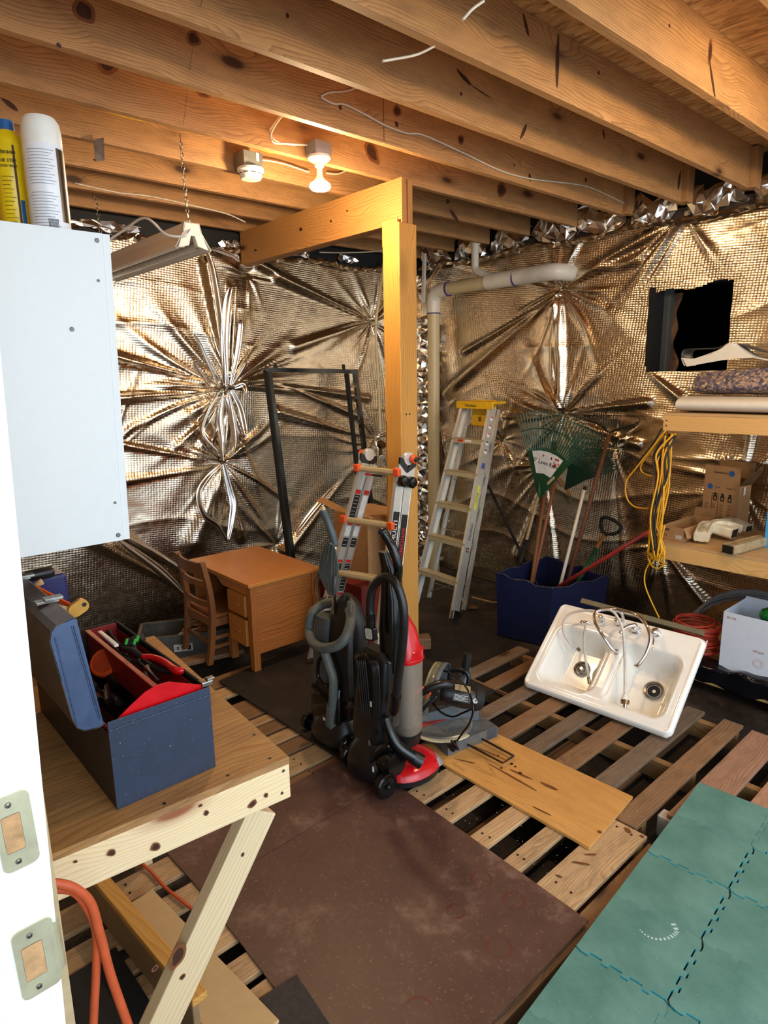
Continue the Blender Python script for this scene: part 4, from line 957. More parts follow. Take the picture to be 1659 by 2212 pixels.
t = thing('metal_strap', (1.1, 3.2, 2.9), 'bent galvanised metal strap hanging on a joist', 'bracket')
a, c = AY(206, 298, 3.6), AY(219, 350, 3.6); mk('strap', B().prism([AY(202, 302, 3.25), AY(224, 297, 3.25), AY(226, 345, 3.25), AY(206, 348, 3.25)], (0, .002, 0)).prism([AY(206, 348, 3.25), AY(226, 345, 3.25), AY(226, 345, 3.25)+V((0, .03, .015)), AY(206, 348, 3.25)+V((0, .03, .015))], (0, 0, -.002)), M_steel, t)
# thin string with its hook up to the near joist
mk('hang_wire', B().tube([AY(438, 0, 2.0)+V((0, 0, .01)), AY(412, 130, 2.4), AY(396, 270, 2.86)], .0008, 4), M_ink, label='thin dark wire hanging down from the joists to the chain', cat='wire')

# ================================================================== PIPES
t = thing('drain_pipe', (4.45, 4.2, 0), 'white plastic drain pipe with elbow and side branch entering the foil wall', 'pipe')
r = .056
pv = lambda u, v, x=4.45: AX(u, v, x)
h0 = pv(968, 629); h1 = pv(1205, 596)
vx = pv(940, 668); mk('stack', B().cyl((4.43, 4.235, 0.0), (4.43, 4.235, 2.49), r, n=24), M_pvcy, t, smooth=40)
mk('elbow', B().tube([(4.43, 4.235, 2.43), (4.43, 4.235, 2.53), (4.43, 4.215, 2.58), (4.43, 4.17, 2.615), (4.43, 4.06, 2.625)], r*1.12, 20, k=4), M_pvc, t, smooth=40)
mk('run', B().cyl((4.43, 4.09, 2.625), (4.43, 3.05, 2.608+.03), r, n=24), M_pvcy, t, smooth=40)
mk('wye', B().cyl((4.43, 3.62, 2.633), (4.43, 3.34, 2.636), r*1.13, n=24).tube([(4.43, 3.62, 2.67), (4.43, 3.50, 2.645)], .042, 16), M_pvc, t, smooth=40)
mk('end_elbow', B().tube([(4.43, 3.33, 2.636), (4.43, 3.10, 2.638), (4.44, 3.0, 2.638), (4.48, 2.955, 2.638), (4.62, 2.94, 2.638)], r*1.13, 20, k=4), M_pvc, t, smooth=40)
for y in (4.055, 3.335): mk('primer_ring', B().cyl((4.43, y, 2.6245+.006*(y < 4)), (4.43, y-.01, 2.6245+.006*(y < 4)), r*1.15, n=24), M_purple, t, smooth=40)
mk('primer_ring', B().cyl((4.43, 4.235, 2.425), (4.43, 4.235, 2.435), r*1.13, n=24), M_purple, t, smooth=40)
t2 = thing('vent_pipe', (4.43, 3.75, 2.8), 'narrow white vent pipe dropping between joists into the drain pipe', 'pipe')
mk('pipe_body', B().tube([(4.43, 3.755, 3.18), (4.43, 3.755, 2.80), (4.43, 3.75, 2.755), (4.43, 3.71, 2.72), (4.43, 3.53, 2.645)], .031, 16, k=5), M_pvc, t2, smooth=40)
mk('coupling', B().cyl((4.43, 3.755, 3.03), (4.43, 3.755, 2.98), .037, n=18), M_pvc, t2, smooth=40)
mk('coupling', B().cyl((4.43, 3.56, 2.662), (4.43, 3.52, 2.642), .036, n=18), M_purple, t2, smooth=40)
t2 = thing('wrapped_pipe', (4.50, 4.40, 0), 'foil wrapped upright pipe in the corner beside the drain pipe', 'pipe')
crumple('foil_wrap', lambda a, c: (4.50+.07*math.cos(c*2*PI), 4.43+.07*math.sin(c*2*PI), .02+2.4*a), 90, 12, .012, t2, 5)
t2 = thing('water_line', (3.85, 4.46, 0), 'thin cream plastic water line running up the back foil wall with a shutoff valve', 'pipe')
wp = [AY(830, 560, 4.45), AY(820, 640, 4.45), AY(812, 700, 4.46), AY(815, 780, 4.45), AY(819, 860, 4.45), AY(821, 935, 4.45)]
mk('line', B().tube(wp, .013, 8, k=5), M_pvcy, t2, smooth=True)
p = AY(812, 700, 4.44); mk('clamp', B().beam(p-V((.05, 0, 0)), p+V((.05, 0, 0)), .02, .02), M_steel, t2)
p = AY(822, 960, 4.42); mk('valve', B().ball(p, .035, (1, 1, 1.1), 12).cyl(p-V((0, 0, .10)), p, .016, n=10).cyl(p+V((-.03, -.06, .0)), p, .012, n=8).cyl(p+V((-.03, -.075, -.0)), p+V((-.03, -.06, 0)), .03, n=12), plain('dark_brass', '#5c4220', .4, .8), t2, smooth=40)
t2 = thing('hanging_channel', (4.3, 4.3, 2.5), 'narrow white plastic strip hanging below the joists near the corner', 'strip')
a, c = AX(917, 548, 4.36), AX(914, 655, 4.36); mk('strip_body', B().beam(a, c, .03, .02), M_pvc, t2)

# ================================================================== DESK
t = thing('desk', (2.08, 3.62, 0), 'small orange oak desk with two drawers on the black mat', 'desk')
DX0, DX1, DY0, DY1, DH = 1.835, 2.325, 3.245, 3.985, .70
Z0 = .141
b = B().box((DX0-.02, DY0-.018, DH-.022), (DX1+.015, DY1+.02, DH), .003); mk('desktop', b, M_desk, t)
for (x, y) in ((DX0, DY0), (DX0, DY1-.045), (DX1-.045, DY0), (DX1-.045, DY1-.045), (DX0+.002, DY0+.27), (DX1-.047, DY0+.27)):
    zt = DH-.0225 if y in (DY0, DY1-.045) else .30
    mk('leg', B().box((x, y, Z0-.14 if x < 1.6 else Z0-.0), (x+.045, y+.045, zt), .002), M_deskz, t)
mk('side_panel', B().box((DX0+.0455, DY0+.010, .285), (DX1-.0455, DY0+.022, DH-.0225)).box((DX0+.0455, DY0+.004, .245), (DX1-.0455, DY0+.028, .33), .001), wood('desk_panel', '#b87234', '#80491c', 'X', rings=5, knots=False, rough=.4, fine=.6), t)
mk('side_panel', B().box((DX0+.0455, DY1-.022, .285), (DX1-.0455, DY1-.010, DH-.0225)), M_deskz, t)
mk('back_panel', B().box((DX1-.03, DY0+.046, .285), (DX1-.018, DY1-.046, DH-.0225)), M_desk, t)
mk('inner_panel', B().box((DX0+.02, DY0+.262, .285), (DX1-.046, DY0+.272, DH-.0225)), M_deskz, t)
# curved apron over the kneehole
pts = [(DY0+.045, DH-.0225), (DY1-.045, DH-.0225), (DY1-.045, DH-.10)]
for k in range(9): a = k/8; pts.append((DY1-.045-.08*a, DH-.10+.055*(a*a*(3-2*a))))
for k in range(9): a = k/8; pts.append((DY0+.44-.10*a, DH-.045-.045*(a*a*(3-2*a))))
pts += [(DY0+.045, DH-.09)]
mk('apron', B().prism([(DX0+.006, y, z) for y, z in pts], (.016, 0, 0)), M_desk, t)
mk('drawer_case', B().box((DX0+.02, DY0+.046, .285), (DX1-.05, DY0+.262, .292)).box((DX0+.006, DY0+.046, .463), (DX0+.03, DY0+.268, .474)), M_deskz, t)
for (z0_, z1_, pull) in ((.482, .612, 0.0), (.292, .458, 0.0)):
    dw = mk('drawer', B().box((DX0-.016-pull, DY0+.052, z0_), (DX0+.004-pull, DY0+.256, z1_), .002).box((DX0+.004-pull, DY0+.058, z0_+.01), (DX0+.34, DY0+.250, z1_-.02)), M_desk, t)
    zc = (z0_+z1_)/2; yc = DY0+.157
    mk('drawer_pull', B().box((DX0-.026-pull, yc-.045, zc-.008), (DX0-.016-pull, yc+.045, zc+.008), .003), M_desk, dw)

# ================================================================== CHAIR
t = thing('wooden_chair', (1.86, 3.7, 0), 'brown wooden ladder-back chair tucked against the open side of the desk', 'chair')
CY0, CY1 = 3.545, 3.885
cz = .139
def cpost(y):
    P = [(1.69, y, cz if True else 0), (1.715, y, .28), (1.732, y, .46), (1.722, y, .62), (1.688, y, .80)]
    P = catmull(P, 4); rings = []
    for p in P:
        s_ = .017; rings.append([p+V((-.016, -s_, 0)), p+V((.016, -s_, 0)), p+V((.016, s_, 0)), p+V((-.016, s_, 0))])
    return B().loft(rings)
for y in (CY0, CY1): mk('back_post', cpost(y), M_chair, t)
for (z0_, z1_, x) in ((.715, .79, 1.695), (.63, .67, 1.718), (.50, .535, 1.732)):
    def f(a, c): return (x-.028*math.sin(a*PI)-.0, CY0+(CY1-CY0)*a, z0_+(z1_-z0_)*c)
    mk('back_slat', B().grid(f, 12, 3), M_chair, t, solid=.014)
b = B(); out = [(1.74, CY0-.01), (1.74, CY1+.01), (2.06, CY1+.02), (2.09, CY1+.0), (2.10, (CY0+CY1)/2), (2.09, CY0+.01), (2.06, CY0-.01)]
mk('seat', b.prism([(x, y, .43) for x, y in out], (0, 0, .022)), M_chair, t)
for y in (CY0+.012, CY1-.012): mk('leg', B().tube([(2.05, y, cz), (2.045, y, .43)], .017, 4), M_chair, t)
b = B()
for y in (CY0, CY1): b.beam((1.73, y, .40), (2.04, y, .40), .02, .05)
b.beam((1.73, CY0, .40), (1.73, CY1, .40), .05, .02, (1, 0, 0)).beam((2.04, CY0, .40), (2.04, CY1, .40), .05, .02, (1, 0, 0)); mk('seat_frame', b, M_chair, t)
for z, dy in ((.24, 0), (.30, 1)):
    for y in (CY0, CY1): mk('stretcher', B().beam((1.705, y, z), (2.045, y, z), .014, .022), M_chair, t)
mk('stretcher', B().beam((1.712, CY0, .27), (1.712, CY1, .27), .014, .022), M_chair, t)

# ================================================================== LEANING BLACK FRAME, CRATE BY THE WALL
t = thing('bed_base', (3.2, 4.3, 0), 'tall black metal bed-frame section leaning on the foil wall', 'frame')
fb = lambda x, z: V((x, 4.18+.245*z/1.95, z))
xl0, xl1 = 2.745, 3.665
b = B().beam(fb(xl0, 1.945), fb(xl1, 1.925), .035, .035); mk('top_rail', b, M_blackg, t)
for x0, x1, nm in ((xl0+.035, xl0+.055, 'side_rail'), (xl1-.02, xl1+.02, 'side_rail')):
    b = B().beam(fb(x0, 1.93), fb(x1, .02), .04, .028, (0, 1, 0)); mk('side_rail', b, M_blackg, t)
b = B()
b.beam(fb(xl0+.01, 1.93), fb(xl0+.02, .02), .018, .05, (0, 1, 0)); b.beam(fb(xl1-.115, 1.91), fb(xl1-.10, .02), .03, .03, (0, 1, 0)); mk('inner_rail', b, M_blackm, t)
mk('cross_bar', B().beam(fb(xl0+.04, .05), fb(xl1, .05), .035, .03), M_blackg, t)
for x in (xl0+.10, xl1-.14): mk('bolt', B().cyl(fb(x, 1.945), fb(x, 1.985), .014, n=10), M_blackm, t)
t = thing('shallow_crate', (1.62, 4.1, 0), 'long grey metal tray box on the floor by the foil wall behind the chair', 'crate')
c0_, c1_ = V((1.40, 3.98, .0)), V((1.95, 3.70, .0))
d = (c1_-c0_).normalized(); nrm = V((-d.y, d.x, 0)); c0_ += nrm*.14; c1_ += nrm*.14
M_crate = plain('dull_grey_metal', '#6b6a64', .5, .4, .15, dirt='#3a342c', dscale=6, damt=.5)
for nm, a, c, m in (('side_wall', c0_, c1_, 0), ('side_wall', c0_+nrm*.30, c1_+nrm*.30, 0), ('end_wall', c0_, c0_+nrm*.30, 0), ('end_wall', c1_, c1_+nrm*.30, 0)):
    mk(nm, B().beam(a+V((0, 0, .11)), c+V((0, 0, .11)), .01, .17).beam(a+V((0, 0, .195)), c+V((0, 0, .195)), .022, .012), M_crate, t)
mk('crate_floor', B().prism([c0_+V((0, 0, .02)), c1_+V((0, 0, .02)), c1_+nrm*.3+V((0, 0, .02)), c0_+nrm*.3+V((0, 0, .02))], (0, 0, .01)), M_crate, t)
p = c0_.lerp(c1_, .46)-nrm*.0065+V((0, 0, .11)); lb = mk('label_plate', B().beam(p-d*.06, p+d*.06, .001, .05), M_inkw, t)
mk('label_print', B().beam(p+d*.025-nrm*.0012, p+d*.05-nrm*.0012, .001, .036).lathe([(.012, 0), (.016, 0), (.016, .0006), (.012, .0006)], p-nrm*.0008, -nrm, 18, False).beam(p-d*.05-nrm*.0012, p-d*.046-nrm*.0012, .001, .03).beam(p-d*.04-nrm*.0012, p-d*.03-nrm*.0012, .001, .02), M_ink, t)
t = thing('pvc_fitting', (1.7, 4.0, .2), 'white plastic pipe piece with tan cord lying in the grey tray', 'pipe')
a = c0_.lerp(c1_, .45)+nrm*.12+V((0, 0, .16)); mk('pipe_piece', B().tube([a-nrm*.08, a, a+d*.18+V((0, 0, .02))], .018, 10, k=3), M_pvc, t, smooth=40)
mk('cord_loop', B().tube([a+V((0, 0, .02)), a+d*.05+V((0, 0, .06)), a+d*.12+V((0, 0, .045)), a+d*.2+V((0, 0, .0))], .008, 6, k=4), M_handle2, t, smooth=True)

# lumber offcuts on the floor behind desk
mk('floor_board', B().beam((1.35, 3.72, .145), (1.95, 3.60, .145), .09, .03, bev=.003), M_slatn, label='rough board lying across the pallet in front of the grey tray', cat='board')

# ================================================================== ALUMINIUM STEPLADDER (closed, leaning on the right wall)
t = thing('stepladder', (3.7, 3.4, 0), 'aluminium stepladder with yellow top leaning on the foil wall', 'ladder')
LA, LBt = V((3.60, 3.19, .0)), V((4.28, 3.40, 1.63)); LC, LD = V((3.72, 3.72, .0)), V((4.27, 3.82, 1.63))
LA = AZ(982, 1338, .005); LBt = AX(1066, 878, 4.27); LC = AZ(893, 1302, .005); LD = AX(1001, 876, 4.27)
wdir = (LC-LA).normalized()
upl = ((LBt-LA).normalized()).cross(wdir).normalized()
if upl.x > 0: upl = -upl
def channel(a, c, w_, dpt, th, inward, nrm):
    x = (c-a).normalized(); nrm = (nrm - x*nrm.dot(x)).normalized(); inw = x.cross(nrm).normalized()
    if inw.dot(inward) < 0: inw = -inw
    sec = [V((0, 0)), ]
    q = [(0, 0), (dpt, 0), (dpt, th), (th, th), (th, w_-th), (dpt, w_-th), (dpt, w_), (0, w_)]
    ring = lambda o: [o + inw*i + nrm*(j-w_/2) for i, j in q]
    return B().loft([ring(a), ring(c)])
mk('front_rail', channel(LA, LBt, .075, .028, .003, wdir, upl), M_alu, t); mk('front_rail', channel(LC, LD, .075, .028, .003, -wdir, upl), M_alu, t)
for k, f_ in enumerate((.17, .345, .51, .672, .835)):
    a = LA.lerp(LBt, f_); c = LC.lerp(LD, f_)
    x = (c-a).normalized(); fl_ = V((-.97, -.2, 0)); fl_ = (fl_-x*fl_.dot(x)).normalized()
    b = B().prism([a+fl_*.045, c+fl_*.045, c-fl_*.04, a-fl_*.04], (0, 0, .004)).prism([a+fl_*.045+V((0, 0, .004)), c+fl_*.045+V((0, 0, .004)), c+fl_*.045-V((0, 0, .034)), a+fl_*.045-V((0, 0, .034))], fl_*-.003).prism([a-fl_*.04+V((0, 0, .004)), c-fl_*.04+V((0, 0, .004)), c-fl_*.04-V((0, 0, .034)), a-fl_*.04-V((0, 0, .034))], fl_*.003)
    st = mk('step', b, M_aluw, t)
    for s_, q in ((.012, a), (-.012, c)): mk('rivet', B().ball(q+x*s_*2.5+fl_*.046-V((0, 0, .013)), .005, n=8), M_steel, st)
    if k == 4:
        q = a.lerp(c, .72)+fl_*.0455-V((0, 0, .014)); mk('sticker', B().beam(q-x*.03, q+x*.03, .001, .02), M_inkr, st); mk('sticker', B().beam(a.lerp(c, .38)+fl_*.0455-V((0, 0, .014)), a.lerp(c, .58)+fl_*.0455-V((0, 0, .014)), .001, .018), M_inkw, st)
bk = -upl*.075
RA, RB = LA+bk*1.3+V((.12, .06, 0)), LBt+bk*.7; RC, RD = LC+bk*1.3+V((.12, .02, 0)), LD+bk*.7
RA = AZ(1003, 1318, .01); RA2 = AX(1078, 885, 4.36); RC = AZ(925, 1290, .01); RC2 = AX(1012, 880, 4.36)
mk('rear_rail', channel(RA, RA2, .035, .02, .003, wdir, upl), M_alu, t); mk('rear_rail', channel(RC, RC2, .035, .02, .003, -wdir, upl), M_alu, t)
for f_ in (.08, .36, .62, .84): mk('rear_brace', B().beam(RA.lerp(RA2, f_), RC.lerp(RC2, f_), .004, .025, upl), M_aluw, t)
mk('rear_brace', B().beam(RA.lerp(RA2, .03), LA.lerp(LBt, .14)+wdir*.08, .003, .018, upl).beam(RC.lerp(RC2, .03), LA.lerp(LBt, .14)+wdir*.10, .003, .018, upl), M_aluw, t)
topc = LBt.lerp(LD, .5)+(LBt-LA).normalized()*.03; x = (LD-LBt).normalized(); fx = x.cross(V((0, 0, 1))).normalized()
if fx.x > 0: fx = -fx
cap = B(); hw = (LD-LBt).length/2+.035
mm = Matrix((x, fx, V((0, 0, 1)))).transposed().to_4x4(); mm.translation = topc
cap.box((-hw, -.12, -.012), (hw, .065, .012), .008, mm).box((-hw, .045, -.05), (hw, .064, .0), .006, mm); mk('top_cap', cap, M_yellow, t)
text('lettering', 'Davidson', .032, topc+fx*.067+x*.03-V((0, 0, .022)), -x, (0, 0, 1), M_ink, t)
pp = LBt.lerp(LD, .55)-(LBt-LA).normalized()*.10+bk*.6; ty = (LBt-LA).normalized()
mk('pail_shelf', B().box((-hw*.62, -.012, -.17), (hw*.62, .012, .05), .006, mm @ Matrix.Translation((-.01, -.06, -.03))).box((-.04, .012, .0), (.05, .015, .02), .002, mm @ Matrix.Translation((-.01, -.06, -.03))), M_yellow, t)
mk('shelf_hole', B().box((.02, .0125, -.13), (.05, .0145, -.09), .004, mm @ Matrix.Translation((-.01, -.06, -.03))).box((-.07, .0125, -.12), (-.045, .0145, -.10), .003, mm @ Matrix.Translation((-.01, -.06, -.03))), plain('amber_hole', '#7a5a10', .5), t)
# stickers and lettering on the front rail (outer side, facing the room)
rl = (LBt-LA).normalized(); rn = rl.cross(upl).normalized()
if rn.dot(wdir) > 0: rn = -rn
def onrail(f_, off=0): return LA.lerp(LBt, f_)+rn*.002+upl*off
for f_ in (.94, .90, .86, .82, .78): q = onrail(f_); mk('sticker', B().beam(q-rl*.018, q+rl*.018, .001, .03, upl), M_inkw, t); mk('sticker_band', B().beam(q+rl*.006+rn*.0008, q+rl*.016+rn*.0008, .001, .028, upl), M_inkr if f_ > .85 else M_ink, t)
q = onrail(.56); mk('sticker', B().beam(q-rl*.10, q+rl*.10, .001, .028, upl), plain('lime_sticker', '#dfe04a', .5), t)
text('lettering', 'LADDER', .022, q+rn*.0012, rl, rl.cross(rn)*-1, M_ink, t)
text('lettering', 'Davidson', .038, onrail(.40)+rn*.001, rl, rl.cross(rn)*-1, plain('pale_purple_ink', '#5a4a6a', .5), t)
q = onrail(.315); mk('emblem', B().beam(q-rl*.018, q+rl*.018, .001, .03, upl), plain('maroon', '#5c1420', .5), t); text('lettering', 'D', .026, q+rn*.0012, rl, rl.cross(rn)*-1, M_inkw, t)
q = onrail(.04); mk('foot_pad', B().beam(LA-rl*.0+rn*.004, LA+rl*.07+rn*.004, .03, .09, upl, .004), M_steel, t)
q = onrail(.70, .0)+rn*.004; mk('blue_cap', B().cyl(q, q+rl*.04, .012, n=8), M_blue, t)

# ================================================================== FOLDING ARTICULATED LADDER against the post
t = thing('folding_ladder', (2.2, 2.85, .14), 'folded multi-position ladder with orange hinges leaning on the post', 'ladder')
zf = .168
gR0, gR1 = V((2.205, 2.555, zf)), AX(868, 1010, 2.475); gL0, gL1 = V((2.165, 3.13, zf)), AX(784, 1000, 2.475)
ldir = (gR1-gR0).normalized(); gy = (gL1-gR1).normalized()
lnr = V((-1, 0, 0)); lnr = (lnr-ldir*lnr.dot(ldir)).normalized()
def rail2(a, c, inward, k, nm):
    dp = -lnr*(.066*k)
    mk(nm, channel(a+dp, c+dp, .058, .024, .003, inward, lnr), M_alu, t)
for k in (0, 1): rail2(gR0, gR1, gy, k, 'side_rail'); rail2(gL0, gL1, -gy, k, 'side_rail')
# inner telescoping rails
for k in (0, 1):
    dp = -lnr*(.066*k)
    mk('inner_rail', channel(gR0.lerp(gR1, .2)+gy*.026+dp, gR1+gy*.014+dp, .05, .012, .003, gy, lnr), M_alu, t); mk('inner_rail', channel(gL0.lerp(gL1, .2)-gy*.026+dp, gL1-gy*.014+dp, .05, .012, .003, -gy, lnr), M_alu, t)
for (uL, vL, uR, vR, orange) in ((760, 1012, 850, 1022, 1), (742, 1122, 828, 1137, 1), (737, 1235, 812, 1255, 0), (715, 1345, 795, 1372, 0)):
    fL = (AX(uL, vL, 2.4)-gL0); # project onto the rail heights
    def on(a, c, v): # parameter where the rail passes image height v
        lo, hi = 0, 1
        for _ in range(30):
            m_ = (lo+hi)/2; p = a.lerp(c, m_)-CAM; vv = 1106-FPX*p.dot(UP)/p.dot(FW)
            lo, hi = (m_, hi) if vv > v else (lo, m_)
        return a.lerp(c, lo)
    a = on(gL0, gL1, vL); c = on(gR0, gR1, vR)
    for k in (0, 1):
        dp = -lnr*(.066*k)+lnr*.012
        mk('rung', B().beam(a+dp, c+dp, .042, .026, ldir, .006).beam(a+dp-ldir*.001, c+dp-ldir*.001, .03, .034, ldir, .004), M_aluw, t)
    if orange:
        for q, s_ in ((a, -1), (c, 1)): mk('rung_cap', B().box(q+lnr*.035-V((.012, .022, .022)), q+lnr*.035+V((.016, .022, .022)), .006), M_orange, t)
for q, sgn in ((gR1, -1), (gL1, 1)):
    hc = q+ldir*.055-lnr*.033
    mk('hinge_disc', B().lathe([(0, -.016), (.036, -.016), (.038, -.012), (.038, .012), (.036, .016), (0, .016)], hc, gy, 28), M_alu, t, smooth=35)
    mk('hinge_plate', B().prism([q+lnr*.028-ldir*.08+gy*.0, q+lnr*.030+ldir*.06, q+lnr*.008+ldir*.03, q-lnr*.033-ldir*.005, q-lnr*.075+ldir*.03, q-lnr*.096+ldir*.06, q-lnr*.094-ldir*.08], gy*.010*sgn), M_alu, t)
    mk('hinge_guard', B().prism([q+lnr*.031+ldir*.055, q+lnr*.031+ldir*.02, q-lnr*.030-ldir*.025, q-lnr*.033+ldir*.005, q+lnr*.012+ldir*.05], -gy*.015*(1)).prism([q-lnr*.036+ldir*.005, q-lnr*.036-ldir*.025, q-lnr*.097+ldir*.02, q-lnr*.097+ldir*.055, q-lnr*.078+ldir*.05], -gy*.015), M_black, t)
    kn = hc + gy*(.02*sgn)
    if sgn < 0: mk('hinge_knob', B().lathe([(0, 0), (.024, 0), (.026, .012), (.022, .022), (0, .024)], kn-lnr*.028, -gy, 18), M_orange, t, smooth=35); mk('knob_cap', B().lathe([(0, .024), (.017, .024), (.015, .034), (0, .034)], kn-lnr*.028, -gy, 6), M_black, t)
    else: mk('hinge_knob', B().lathe([(0, 0), (.024, 0), (.026, .012), (.022, .022), (0, .024)], kn+lnr*.02, gy, 18), M_orange, t, smooth=35)
# black lock knobs on the near rail
for k in (0, 1):
    q = gR1-ldir*.075-lnr*(.066*k)-gy*.004
    mk('lock_knob', B().lathe([(0, 0), (.02, .0), (.034, .012), (.034, .032), (.028, .04), (0, .042)], q, -gy, 8), M_blackg, t, smooth=30)
# label strips and lettering on the outer face of the near rails, facing the camera side
for k, (bands) in enumerate((((.30, .62),), ((.22, .66),))):
    dp = -lnr*(.066*k)
    f0, f1 = bands[0]; a, c = gR0.lerp(gR1, f0)+dp-gy*.0008, gR0.lerp(gR1, f1)+dp-gy*.0008
    if k == 0: a, c = gR0.lerp(gR1, .36)+dp-gy*.0008, gR0.lerp(gR1, .80)+dp-gy*.0008
    else: a, c = gR0.lerp(gR1, .34)+dp-gy*.0008, gR0.lerp(gR1, .79)+dp-gy*.0008
    mk('label_strip', B().beam(a, c, .001, .046, lnr), M_ink, t)
    L = (c-a).length; up2 = lnr
    T = lambda s_, f_, sz, m: text('lettering', s_, sz, a.lerp(c, f_)-gy*.0012, ldir, lnr, m, t, sx=1.05)
    if k == 0: T('MULTI', .80, .042, M_inkw); T('LittleGiant', .38, .040, M_inkr)
    else: T('LittleGiant', .68, .046, M_inkr); T('MULTI', .24, .042, M_inkw)
    mk('rail_edge', B().beam(gR0.lerp(gR1, .1)+dp-gy*.001-lnr*.026, gR1+dp-gy*.001-lnr*.026, .002, .005, lnr), M_inkw, t)
# warning label stacks on the inner faces of the far rails
for k in (0, 1):
    dp = -lnr*(.066*k)
    for (f0, f1, m) in ((.87, .85, M_inkr), (.845, .72, M_ink), (.71, .695, M_inkr), (.69, .64, M_inkw), (.63, .585, M_ink), (.52, .505, M_inkr), (.50, .36, M_ink), (.35, .335, M_inkr), (.33, .25, M_ink)):
        if k and m is M_ink and f0 > .8: m = M_inkw
        a, c = gL0.lerp(gL1, f1)+dp-gy*.0275, gL0.lerp(gL1, f0)+dp-gy*.0275
        q = mk('warning_label', B().beam(a, c, .001, .04, lnr), m, t)
        if m is M_ink:
            n_ = max(2, int((f0-f1)*60))
            for j in range(n_): e = a.lerp(c, (j+.5)/n_)-gy*.0008; mk('print_line', B().beam(e-lnr*.013, e+lnr*.013, .0006, .002, ldir), M_inkw, q)
rg = AX(800, 1028, 2.40)
mk('label_strip', B().beam(AX(788, 1024, 2.40), AX(802, 1026, 2.40), .001, .012), M_inkr, t); mk('label_strip', B().beam(AX(803, 1026, 2.40), AX(826, 1029, 2.40), .001, .012), M_ink, t)
# boxes behind the ladder
t = thing('cardboard_box', (2.55, 3.25, 0), 'plain brown cardboard box standing behind the folding ladder', 'box')
b = B().box((2.56, 3.02, .60), (2.88, 3.36, 1.02), .003); mk('carton', b, M_card, t)
mk('tape_strip', B().box((2.559, 3.16, .85), (2.5595, 3.23, 1.02)), plain('tape', '#b58f60', .35), t); 
mk('flap', B().prism([(2.56, 3.36, 1.02), (2.64, 3.36, 1.02), (2.62, 3.56, 1.07), (2.54, 3.53, 1.06)], (0, 0, .003)), M_card, t); mk('flap', B().prism([(2.56, 3.02, 1.02), (2.88, 3.02, 1.02), (2.88, 2.96, .99), (2.56, 2.95, .99)], (0, 0, .003)), M_card, t)
t = thing('carton', (2.6, 3.2, .0), 'dark red printed carton with pale lower half under the brown box', 'box'); t.name = 'printed_box'
mk('carton_body', B().box((2.45, 2.96, .02), (2.83, 3.40, .598), .003), plain('maroon_card', '#6a1d16', .5), t)
mk('picture_panel', B().box((2.448, 3.0, .10), (2.4495, 3.34, .43)), plain('tan_print', '#a5814a', .5), t); mk('dark_figure', B().prism([(2.447, 3.13+.05*math.cos(a)*(1 if math.sin(a) < .3 else .5), .30+.10*math.sin(a)) for a in [k*PI/8 for k in range(16)]], (-.001, 0, 0)), M_ink, t)
text('lettering', 'DALE', .05, (2.4465, 3.17, .50), (0, -1, 0), (0, 0, 1), plain('pink_print', '#c98a78', .5), t)

# ================================================================== BLUE BIN WITH GARDEN TOOLS
t = thing('storage_bin', (3.9, 2.6, 0), 'open dark blue plastic bin holding rakes and long-handled tools', 'bin')
c = [AZ(1079, 1372, .0), None, None, None]
b0 = [V((3.61, 2.80, 0)), V((3.69, 2.43, 0)), V((4.20, 2.30, 0)), V((4.19, 2.78, 0))]
b1 = [V((3.59, 2.81, .475)), V((3.70, 2.41, .425)), V((4.22, 2.28, .43)), V((4.22, 2.82, .47))]
cen = sum(b0, V())/4
b = B(); n = 7
def ringz(f, sh=0):
    out = []
    for i in range(4):
        p0, p1 = b0[i].lerp(b1[i], f), b0[(i+1) % 4].lerp(b1[(i+1) % 4], f)
        for k in range(n):
            q = p0.lerp(p1, k/n); q = q + (cen-q).normalized()*sh*V((1, 1, 0)).length/1.414; q.z = p0.lerp(p1, k/n).z + (.012*math.sin(k*2.1+i) if f > .99 else 0); out.append(q)
    return out
mk('bin_shell', B().loft([ringz(0), ringz(.5), ringz(1.0), ringz(1.0, .006), ringz(.5, .006), ringz(.03, .006)]), M_bin, t)
mk('rim', B().tube(ringz(1.0), .006, 6, closed=True), plain('worn_rim', '#1a1f3c', .5, dirt='#8a6a40', dscale=20), t)
HX = 4.05
def ln(a, c, z=.06):
    d = c-a; return [a, a.lerp(c, .5), a+d*((z-a.z)/d.z)]
def pole(name, pts, r, mat, label, cat, zs=None): return mk(name, B().tube(pts, r, 10), mat, smooth=True, label=label, cat=cat)
